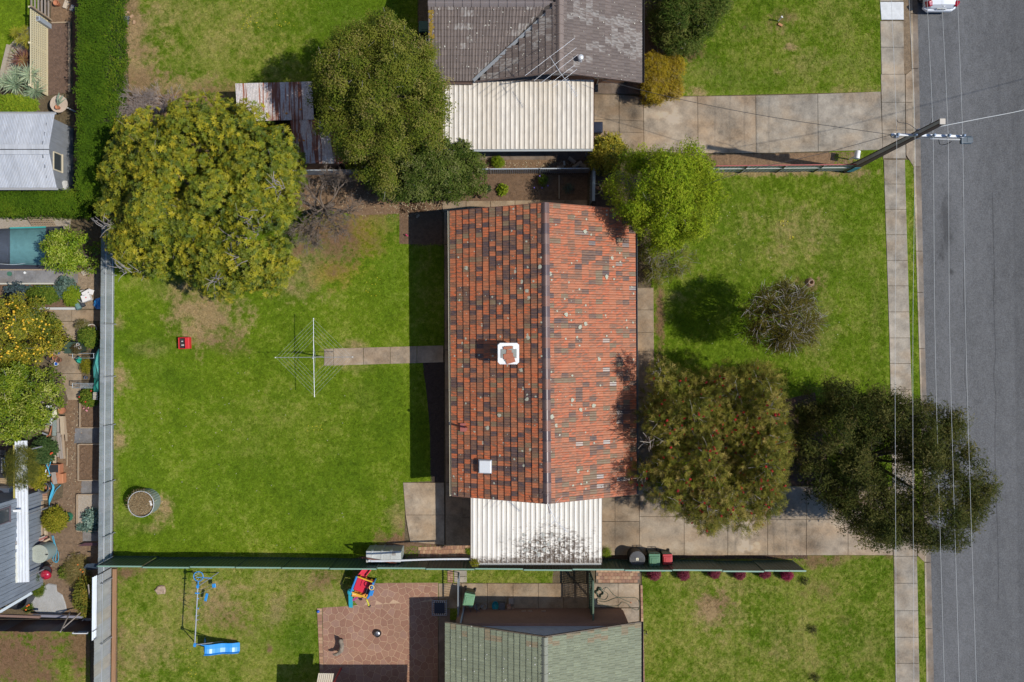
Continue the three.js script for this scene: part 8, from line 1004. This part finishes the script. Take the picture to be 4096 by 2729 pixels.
{ // rain barrel, kettle barbecue, rubble and the lower corner
  const c = zz(2040, 870, 990, 0.95), t = thing('water_barrel', 'large pale green round water barrel with ribbed lid', 'barrel', V(c.x, 0, c.z)); part(t, 'body', lathe([[0.40, 0], [0.47, 0.2], [0.47, 0.75], [0.45, 0.93]], 0, 0, 0, 32), PLAST([0.24, 0.31, 0.29])); const rg = [cyl(0.47, 0.47, 0.04, 0, 0.94, 0, 34)]; for (const r of [0.42, 0.3, 0.22, 0.14]) rg.push(ring(r, 0.012, 0, 0.962, 0, 30)); part(t, 'lid', rg, mat([0.38, 0.40, 0.33], 0.7, { map: 'mottle' })); part(t, 'inlet', box(0.13, 0.02, 0.06, 0.4, 0.965, 0.02), black);
  const k = zz(2040, 1020, 1440, 0.75), b = thing('kettle_barbecue', 'red kettle barbecue with its lid tipped open', 'barbecue', V(k.x, 0, k.z)), rd = mat([0.36, 0.012, 0.03], 0.15, { phys: { clearcoat: 1, clearcoatRoughness: 0.05 } }); const lid = new THREE.SphereGeometry(0.28, 28, 10, 0, Math.PI * 2, 0, Math.PI * 0.5); lid.scale(1, 0.75, 1); lid.rotateX(0.35); lid.translate(0, 0.72, 0.04); part(b, 'lid', lid, rd); const bw = new THREE.SphereGeometry(0.28, 28, 10, 0, Math.PI * 2, Math.PI * 0.5, Math.PI * 0.5); bw.scale(1, 0.8, 1); bw.translate(0, 0.68, -0.14); part(b, 'bowl', bw, rd); part(b, 'grill', cyl(0.26, 0.26, 0.02, 0, 0.68, -0.14, 24), black); part(b, 'handle', bar(V(-0.07, 0.98, 0.13), V(0.07, 0.98, 0.13), 0.014), black); for (const a of [0.3, 2.4, 4.5]) part(b, 'leg', bar(V(Math.cos(a) * 0.15, 0.5, -0.14 + Math.sin(a) * 0.15), V(Math.cos(a) * 0.28, 0, -0.14 + Math.sin(a) * 0.28), 0.012), black);
  const rub = struct('rubble', 'grey rubble and concrete spill in the left garden', prism([[690, 540], [900, 420], [1080, 300], [1260, 330], [1280, 480], [1400, 560], [1460, 720], [1500, 900], [1380, 1000], [1080, 1050], [880, 1000], [700, 860], [660, 640]].map(([x, y]) => zz(2280, x, y)), -0.02, 0.05, 0.04), soilMat([0.34, 0.335, 0.32], 'mottle', 0.05)); rub.userData.kind = 'stuff'; const Rr = RNG(80), st = []; for (let i = 0; i < 220; i++) { const p = zz(2280, 700 + 750 * Rr(), 420 + 600 * Rr(), 0.05); if (p.x < -23.5) continue; const g = new THREE.DodecahedronGeometry(0.02 + 0.05 * Rr() * Rr(), 0); g.scale(1, 0.5, 1.3); g.rotateY(Rr() * 6); g.translate(p.x, p.y, p.z); st.push(g); } solo('gravel', 'loose grey stones over the rubble', 'stones', st, mat([0.36, 0.35, 0.33], 0.95), undefined, undefined, 'stuff');
  const ct = thing('water_tank', 'dark round open tank at the left edge below the strip roof', 'tank', zz(2280, 520, 560, 0)); partW(ct, 'tank', lathe([[0.55, 0], [0.56, 0.75], [0.53, 0.75], [0.5, 0.2], [0, 0.2]], ...zz(2280, 560, 550, 0.01).toArray(), 30), mat([0.055, 0.06, 0.068], 0.5)); const wc = thing('flower_pot', 'round pale clay pot with greenery by the red barbecue', 'pot', zz(2280, 690, 240, 0)); partW(wc, 'pot', lathe([[0, 0.02], [0.2, 0.02], [0.27, 0.45], [0.24, 0.45], [0.18, 0.2], [0, 0.2]], ...zz(2280, 700, 200, 0.01).toArray(), 20), mat([0.28, 0.265, 0.25], 0.9)); leafy('potted_plant', 'dark potted greenery in the pale clay pot', 'plant', zz(2280, 740, 180, 0.5), 0.24, 0.3, gDark, 'tiny', 110, { y0: 0.4 });
  solo('downpipe', 'pale grey square pipe slanting over the rubble', 'pipe', beam(zz(2280, 0, 940, 1.3), zz(2280, 715, 515, 0.9), 0.13, 0.1), mat([0.50, 0.56, 0.58], 0.4), zz(2280, 300, 760, 0)); leafy('weed', 'green weeds at the top of the rubble', 'plant', zz(2280, 830, 440, 0.1), 0.36, 0.25, gMid, 'tiny', 180); leafy('marigold', 'orange flowered weeds between the wall and rubble', 'plant', zz(2280, 600, 850, 0.2), 0.22, 0.3, gMid, 'tiny', 90); dots('orange marigold blooms by the rubble', [[600, 815], [575, 895], [640, 790]].map(([x, y]) => zz(2280, x, y, 0.4)), [0.65, 0.14, 0.02], 0.05);
  leafy('straw_vine', 'dry yellow sprawling vine over the timber boards', 'plant', zz(2040, 1680, 1370, 0.3), 0.62, 0.45, [[0.26, 0.19, 0.06], [0.40, 0.31, 0.13], [0.14, 0.15, 0.03]], 'dry', 420, { sz: 1.35, size: 1.3 }); leafy('tomato_vine', 'green and orange vine climbing beside the patched fence', 'plant', zz(2280, 1850, 620, 0.7), 0.5, 1.0, [[0.10, 0.13, 0.015], [0.2, 0.2, 0.03], [0.32, 0.22, 0.03]], 'broad', 330, { sz: 2.0 }); leafy('weed', 'leafy weed at the edge of the timber boards', 'plant', zz(2040, 1440, 1410, 0.2), 0.26, 0.3, gMid, 'broad', 90);
  const bds = thing('timber_stack', 'brown boards lying flat by the sprawling vine', 'timber stack', zz(2040, 1600, 1300, 0)); for (let k = 0; k < 6; k++) partW(bds, 'plank', beam(zz(2040, 1480 + 6 * k, 1165 + 60 * k, 0.08), zz(2040, 1740, 1165 + 60 * k, 0.08), 0.1, 0.05), mat([0.20, 0.145, 0.105], 0.9, { map: 'woodx' })); for (let k = 0; k < 4; k++) partW(bds, 'plank', beam(zz(2040, 1500 + 10 * k, 1130 - 30 * k, 0.12), zz(2040, 1800, 1050 - 25 * k, 0.12), 0.09, 0.05), mat([0.19, 0.14, 0.105], 0.9)); const pk = thing('timber_stack', 'red and grey timber palings stacked behind the barrel', 'timber stack', zz(2040, 850, 730, 0)); for (const [a, b, c, d, m] of [[600, 740, 1010, 590, timberGrey], [640, 780, 1060, 600, mat([0.30, 0.11, 0.09], 0.8)], [570, 830, 980, 660, timberGrey], [580, 870, 1030, 680, mat([0.28, 0.10, 0.085], 0.8)], [610, 900, 1120, 650, timberPale]]) partW(pk, 'paling', beam(zz(2040, a, b, 0.5), zz(2040, c, d, 0.3), 0.08, 0.04), m);
  const sd = thing('screen_door', 'blue grey security screen door leaning on the patched fence', 'door', q(0, 3, 780, 1070, 0)), d0 = q(0, 3, 665, 1122, 0.9), d1 = q(0, 3, 800, 1122, 0.9), d2 = q(0, 3, 866, 990, 0.1), d3 = q(0, 3, 770, 990, 0.1), wl = mat([0.6, 0.62, 0.64], 0.4); partW(sd, 'sheet', faces([[d0, d1, d2, d3]]), mat([0.04, 0.085, 0.16], 0.5)); for (const [a, b] of [[d0, d1], [d1, d2], [d2, d3], [d3, d0]]) partW(sd, 'frame_bar', beam(a, b, 0.05, 0.04), wl); const mp = (s, u) => d0.clone().lerp(d1, s).lerp(d3.clone().lerp(d2, s), u).add(V(0.01, 0.02, 0)); for (const [a, b, c, d] of [[0.25, 0.2, 0.75, 0.2], [0.25, 0.2, 0.25, 0.5], [0.75, 0.2, 0.75, 0.5], [0.25, 0.5, 0.75, 0.5], [0.3, 0.62, 0.7, 0.62], [0.3, 0.62, 0.3, 0.9], [0.7, 0.62, 0.7, 0.9], [0.3, 0.9, 0.7, 0.9]]) partW(sd, 'grille', bar(mp(a, b), mp(c, d), 0.012, 4), wl);
  for (const [lab, x0, y0, x1, y1] of [['thin brown stake leaning over the dark fence', 1350, 1390, 1570, 940], ['grey branch tied with blue twine by the dark fence', 1420, 1300, 1900, 870], ['grey pole standing along the patched fence', 1975, 340, 2020, 760]]) solo('stake', lab, 'stake', bar(zz(2280, x0, y0, 1.8), zz(2280, x1, y1, 0.3), 0.035), timberGrey, zz(2280, x1, y1, 0));
  solo('steel_plate', 'dark red steel sheet lying by the long fence', 'sheet', faces([[zz(2040, 1730, 815, 0.2), zz(2040, 2170, 800, 0.3), zz(2040, 2190, 740, 0.3), zz(2040, 1900, 740, 0.25)]]), mat([0.08, 0.035, 0.045], 0.6), zz(2040, 1900, 780, 0)); solo('steel_plate', 'dark blue corrugated offcut where the fences meet', 'sheet', ribbed(zz(2040, 1830, 1350, 0.2), zz(2040, 2170, 1330, 0.4).sub(zz(2040, 1830, 1350, 0.2)), zz(2040, 2100, 1210, 0.8).sub(zz(2040, 1990, 1350, 0.2)), 0.076, CORR), mat([0.06, 0.09, 0.13], 0.5), zz(2040, 2000, 1300, 0));
}
{ // grey clad house at the left edge with its white strip roof
  const X = P(62, 2100, 2.3).x, z0 = 7.85, z1 = 12.9, t = thing('clad_house', 'grey vertical clad house wall at the left edge', 'house', V(X, 0, (z0 + z1) / 2)), m = mat([0.19, 0.215, 0.24], 0.6, { map: 'streak' }), n = 26; for (let k = 0; k < n; k++) { const a = lerp(z0, z1, k / n), b = lerp(z0, z1, (k + 1) / n); partW(t, 'board', box(0.04, 5, b - a - 0.012, X + (k % 2) * 0.012, 2.5, (a + b) / 2), m); } partW(t, 'wall', box(5, 5, 0.1, X - 2.55, 2.5, z1 - 0.05), m); partW(t, 'wall', box(5, 5, 0.1, X - 2.55, 2.5, z0 + 0.05), m); partW(t, 'roof', box(5.2, 0.1, z1 - z0 + 0.2, X - 2.5, 5.06, (z0 + z1) / 2), galv); const wd = partW(t, 'window', [box(0.06, 0.9, 0.05, X + 0.05, 3.3, z0 + 0.3), box(0.06, 0.9, 0.05, X + 0.05, 3.3, z0 + 1.0), box(0.06, 0.05, 0.75, X + 0.05, 3.75, z0 + 0.65), box(0.08, 0.06, 0.8, X + 0.06, 2.85, z0 + 0.65)], mat([0.12, 0.09, 0.10], 0.6)); partW(wd, 'pane', box(0.02, 0.86, 0.66, X + 0.04, 3.3, z0 + 0.65), glassDark);
  const s = thing('strip_roof', 'long white ribbed strip roof along the grey house', 'roof', P(90, 2050)), a = P(59, 1764, 2.25), b = P(67, 2331, 2.25), w = P(110, 1764, 2.15).sub(a); w.z = 0; for (let k = 0; k < 4; k++) partW(s, 'roof_sheet', ribbed(a.clone().addScaledVector(w, k / 4), w.clone().multiplyScalar(0.25), b.clone().sub(a), w.length() / 4, [[0, 0.03], [0.12, 0.03], [0.2, 0], [0.85, 0], [0.95, 0.03]]), mat([0.54, 0.56, 0.58], 0.55, { map: 'streak' })); partW(s, 'gutter', beam(P(57, 2050, 2.3), P(64, 2331, 2.3), 0.09, 0.1), mat([0.70, 0.68, 0.56], 0.4)); partW(s, 'gutter', beam(P(56, 1780, 2.28), P(57, 2045, 2.28), 0.05, 0.1), mat([0.42, 0.36, 0.10], 0.5)); partW(s, 'cross_gutter', beam(P(22, 2045, 2.5), P(84, 2043, 2.5), 0.11, 0.1), whitePaint); for (const v of [1800, 2060, 2310]) partW(s, 'post', bar(P(108, v, 2.1).setY(0), P(108, v, 2.1), 0.04), galv); partW(s, 'bracket', beam(zz(2040, 190, 800, 2.6), zz(2040, 370, 740, 2.3), 0.1, 0.05), timberGrey);
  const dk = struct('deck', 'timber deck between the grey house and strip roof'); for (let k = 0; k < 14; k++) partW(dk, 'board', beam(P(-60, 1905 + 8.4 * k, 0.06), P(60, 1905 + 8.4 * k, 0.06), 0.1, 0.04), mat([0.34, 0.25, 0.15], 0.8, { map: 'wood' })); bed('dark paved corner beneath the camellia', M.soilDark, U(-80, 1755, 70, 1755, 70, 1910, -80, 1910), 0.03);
  const bq = thing('barbecue', 'black hooded barbecue at the left edge', 'barbecue', zz(1780, 20, 460, 0)); partW(bq, 'hood', [rbox(0.7, 0.5, 0.95, 0.12, ...zz(1780, -30, 440, 0.85).toArray(), 0, 0, 0, 4), rbox(0.6, 0.6, 0.8, 0.05, ...zz(1780, -20, 440, 0.4).toArray())], mat([0.025, 0.026, 0.03], 0.35)); partW(bq, 'side_shelf', [rbox(0.45, 0.05, 0.4, 0.02, ...zz(1780, 30, 200, 0.85).toArray()), rbox(0.45, 0.05, 0.4, 0.02, ...zz(1780, 40, 660, 0.85).toArray())], black); partW(bq, 'handle', bar(zz(1780, 85, 290, 1.0), zz(1780, 125, 570, 1.0), 0.022), mat([0.2, 0.3, 0.42], 0.3));
  const ac = zz(1780, 40, 1130, 0.75), au = thing('air_conditioner', 'white air conditioner unit with round fan grille', 'air conditioner', V(ac.x, 0, ac.z)); part(au, 'case', rbox(0.85, 0.75, 0.72, 0.03, -0.05, 0.375, 0), mat([0.66, 0.66, 0.62], 0.5)); part(au, 'fan', cyl(0.26, 0.26, 0.02, -0.12, 0.755, 0, 26), mat([0.14, 0.11, 0.09], 0.6)); part(au, 'grille', [0.26, 0.2, 0.14, 0.08].map((r) => ring(r, 0.008, -0.12, 0.772, 0, 26)), mat([0.3, 0.26, 0.22], 0.5)); part(au, 'hub', box(0.1, 0.02, 0.08, -0.12, 0.775, 0), whitePaint); const st = zz(1780, 120, 1240, 0.5), sb = thing('bench', 'white bench below the air conditioner', 'bench', V(st.x, 0, st.z)); part(sb, 'seat', rbox(0.7, 0.05, 0.3, 0.02, 0, 0.45, 0), mat([0.55, 0.53, 0.48], 0.7)); for (const x of [-0.3, 0.3]) part(sb, 'leg', box(0.05, 0.44, 0.26, x, 0.22, 0), mat([0.4, 0.38, 0.34], 0.7));
}
{ // bits by the upper carport, stump, stones, leaning rail and the white vent by the olive tree
  const R = RNG(90), rc = q(0, 3, 1485, 720, 0), st = thing('tree_stump', 'pale cut tree stump in the lower left lawn', 'stump', rc), pts = []; for (let k = 0; k < 14; k++) pts.push(V(Math.cos(k * 0.449) * 0.3 * (0.8 + 0.35 * R()), 0, Math.sin(k * 0.449) * 0.26 * (0.8 + 0.35 * R()))); part(st, 'stump', prism(pts, 0, 0.14, 0.05), mat([0.40, 0.29, 0.20], 0.9, { map: 'clod', bump: ['clod', 0.05] }));
  const s2 = thing('tree_stump', 'brown stump with a hole beside the grey twigged tree', 'stump', q(3, 1, 385, 1030, 0)); part(s2, 'stump', lathe([[0.26, 0], [0.16, 0.2], [0.1, 0.22], [0.08, 0.05], [0, 0.05]], 0, 0, 0, 12), mat([0.27, 0.17, 0.10], 0.9, { map: 'clod' }));
  const pp = thing('stacked_pipes', 'pale clay pipes lying behind the golden shrub', 'pipes', q(2, 0, 560, 1490, 0)); for (const [a, b, c, d] of [[520, 1450, 580, 1495], [600, 1500, 680, 1530], [560, 1540, 640, 1490]]) partW(pp, 'pipe', bar(q(2, 0, a, b, 0.12), q(2, 0, c, d, 0.1), 0.1, 12), mat([0.46, 0.38, 0.29], 0.8)); solo('stone_block', 'tan stone block on the bark chips', 'block', rbox(0.4, 0.12, 0.14, 0.03, ...q(2, 0, 445, 1533, 0.07).toArray()), mat([0.42, 0.29, 0.19], 0.9), q(2, 0, 445, 1533, 0)); solo('stone_block', 'white speckled brick on the bark chips', 'block', rbox(0.1, 0.1, 0.24, 0.02, ...q(2, 0, 480, 1500, 0.06).toArray(), 0.1), mat([0.6, 0.58, 0.52], 0.8), q(2, 0, 480, 1500, 0));
  const vp = q(1, 0, 1627, 488, 2.95); const vv = thing('roof_vent', 'round white vent cap at the gutter of the brown house', 'vent', V(vp.x, 2.6, vp.z)); part(vv, 'cap', [cyl(0.04, 0.04, 0.35, 0, 0.1, 0, 10), sph(0.085, 0, 0.3, 0, 0.7)], whitePaint); const bg = q(2, 1, 775, 170, 0.1), bh = thing('garden_hoop', 'cream hoop lying behind the fence return', 'hoop', bg); part(bh, 'hoop', ring(0.27, 0.018, 0, 0, 0, 28), mat([0.5, 0.42, 0.2], 0.6)); solo('timber_edge', 'thin timber divider in the shaded bed', 'edging', beam(q(2, 1, 433, 45, 0.06), q(2, 1, 433, 260, 0.06), 0.06, 0.1), timber, q(2, 1, 433, 150, 0)); solo('timber_offcut', 'short timber offcut in the shaded corner bed', 'timber', beam(q(1, 1, 1475, 435, 0.05), q(1, 1, 1500, 405, 0.05), 0.09, 0.04), timber, q(1, 1, 1487, 420, 0)); solo('timber_offcut', 'grey timber strip along the end of the dark shrub', 'timber', beam(q(1, 1, 1745, 273, 0.05), q(1, 1, 1880, 268, 0.05), 0.05, 0.05), timberGrey, q(1, 1, 1810, 270, 0)); solo('slate_slab', 'dark square slab at the foot of the tall hedge', 'slab', prism([q(0, 0, 1118, 150), q(0, 0, 1195, 150), q(0, 0, 1180, 228), q(0, 0, 1118, 228)], 0, 0.05), mat([0.13, 0.13, 0.14], 0.8), q(0, 0, 1150, 190, 0)); [[1170, 115], [1210, 150], [1232, 205], [1155, 125]].forEach(([x, y], k) => solo('brick', ['upper tan brick by the dark square slab', 'middle tan brick by the dark square slab', 'lowest tan brick by the dark square slab', 'small tan brick touching the hedge by the slab'][k], 'brick', rbox(0.2, 0.09, 0.11, 0.012, ...q(0, 0, x, y, 0.05).toArray(), 0.7 * k), brickTones[3], q(0, 0, x, y, 0)));
  const dec = []; for (let k = 0; k < 1500; k++) { const f = R(), p = f < 0.4 ? P(1200 + 500 * R(), 700 + 170 * R(), 0.03) : f < 0.6 ? P(1560 + 240 * R(), 780 + 60 * R(), 0.03) : f < 0.8 ? P(1900 + 400 * R(), 645 + 40 * R(), 0.03) : P(270 + 60 * R(), 1600 + 500 * R(), 0.03); const tone = R(); dec.push([p, V(R() - 0.5, 1, R() - 0.5).normalize(), 0.5 + 0.6 * R(), tone < 0.6 ? C(0.42, 0.34, 0.22) : C(0.22, 0.12, 0.06), R() * 6]); } const lf = leafFan([[V(0, 0, 0), V(1, 0.1, 0), 0.09, 0.025]]), fl = scatter(scene, 'fallen_leaves', lf, mat([1, 1, 1], 0.9), dec, 'stuff'); tag(fl, 'pale fallen leaves scattered on the bare soil', 'leaves');
}
// ---------------------------------------------------------------- grass: short tufts over every lawn, coloured as the ground below them
{
  const zones = [[455, 640, 1776, 2226], [490, -60, 1670, 380], [2608, 695, 3545, 1955], [2700, -60, 3522, 366], [470, 2276, 1290, 2800], [2574, 2226, 3580, 2800], [1860, 2276, 2210, 2330], [-60, -60, 150, 240], [-60, 2530, 360, 2800], [3640, 650, 3672, 2080], [3672, 2262, 3702, 2800], [1290, 2276, 1790, 2330], [3340, 600, 3530, 690]], R = RNG(999), list = [], c = [0, 0, 0], DENS = 205;
  const bare = (u, v) => (u > 1290 && u < 1776 && v > 1392 && v < 1466) || (u > 1690 && v > 1452 && v < 1930 && u > 1692 + (v - 1452) * 0.07 && u < 1780) || (u > 1597 && u < 1776 && v > 795 && v < 978) || (u > 1608 && u < 1780 && v > 1926 && v < 2185) || (u < 1640 && v < 860 && u > 1180 && v > 600) || (u > 3120 && u < 3330 && v > 1560 && v < 1960) || (v < 420 && u < 700 && u > 500 && v > 330);
  const inLawn = (u, v) => { if (u > 3500 && u < 3600 && v > 600 && u > along(WALK_L, v) + 7 * (vn(v * 0.06, 3) - 0.35)) return false; if (u > 3600 && (u < along(WALK_R, v) + 2 - 8 * vn(v * 0.07, 9) || u > along(KERB_T, v) - 1)) return false; if (u < 160 && v < 250) return u < 155 - Math.max(0, v - 60) * 0.6; return true; };
  for (const [a, b, e, d] of zones) { const n = Math.round((e - a) * (d - b) / 5755 * DENS); for (let k = 0; k < n; k++) { const u = a + (e - a) * R(), v = b + (d - b) * R(); if (bare(u, v) || !inLawn(u, v)) continue; const g = lawnAt(u, v, c); if (R() > g + 0.08) continue; const s = 1.36; list.push([P(u, v, 0.012), V((R() - 0.5) * 0.6, 1, (R() - 0.5) * 0.6).normalize(), 0.65 + 0.75 * R(), C(c[0] * s, c[1] * s, c[2] * s).multiplyScalar(0.8 + 0.45 * R()), R() * 6.28]); } }
  const im = scatter(scene, 'grass', CL.tuft, mat([1, 1, 1], 0.95, { phys: { specularIntensity: 0.12 } }), list, 'stuff'); tag(im, 'short green and straw coloured grass covering the lawns', 'grass');
  const fl = [], W = [[1010, 60, 40, 40], [1000, 90, 40, 30], [1140, 110, 40, 60], [1060, 60, 100, 60], [1260, 1710, 30, 14], [3130, 890, 22, 14], [3168, 950, 10, 8], [1490, 1150, 30, 40], [760, 2650, 40, 60], [3100, 1100, 300, 300], [1000, 1800, 400, 400]]; for (const [u, v, ru, rv] of W) for (let k = 0; k < (ru > 100 ? 60 : 12); k++) fl.push([P(u + (R() - 0.5) * 2 * ru, v + (R() - 0.5) * 2 * rv, 0.07), UP, 0.8 + 0.6 * R(), ru > 250 ? C(0.45, 0.42, 0.3) : C(0.62, 0.52, 0.02), 0]);
  tag(scatter(scene, 'lawn_flowers', fin(sph(0.018, 0, 0, 0, 0.5, 7)), mat([1, 1, 1], 0.8), fl, 'stuff'), 'tiny yellow and white flowers dotted over the lawns', 'flowers');
}

renderer.render(scene, camera);
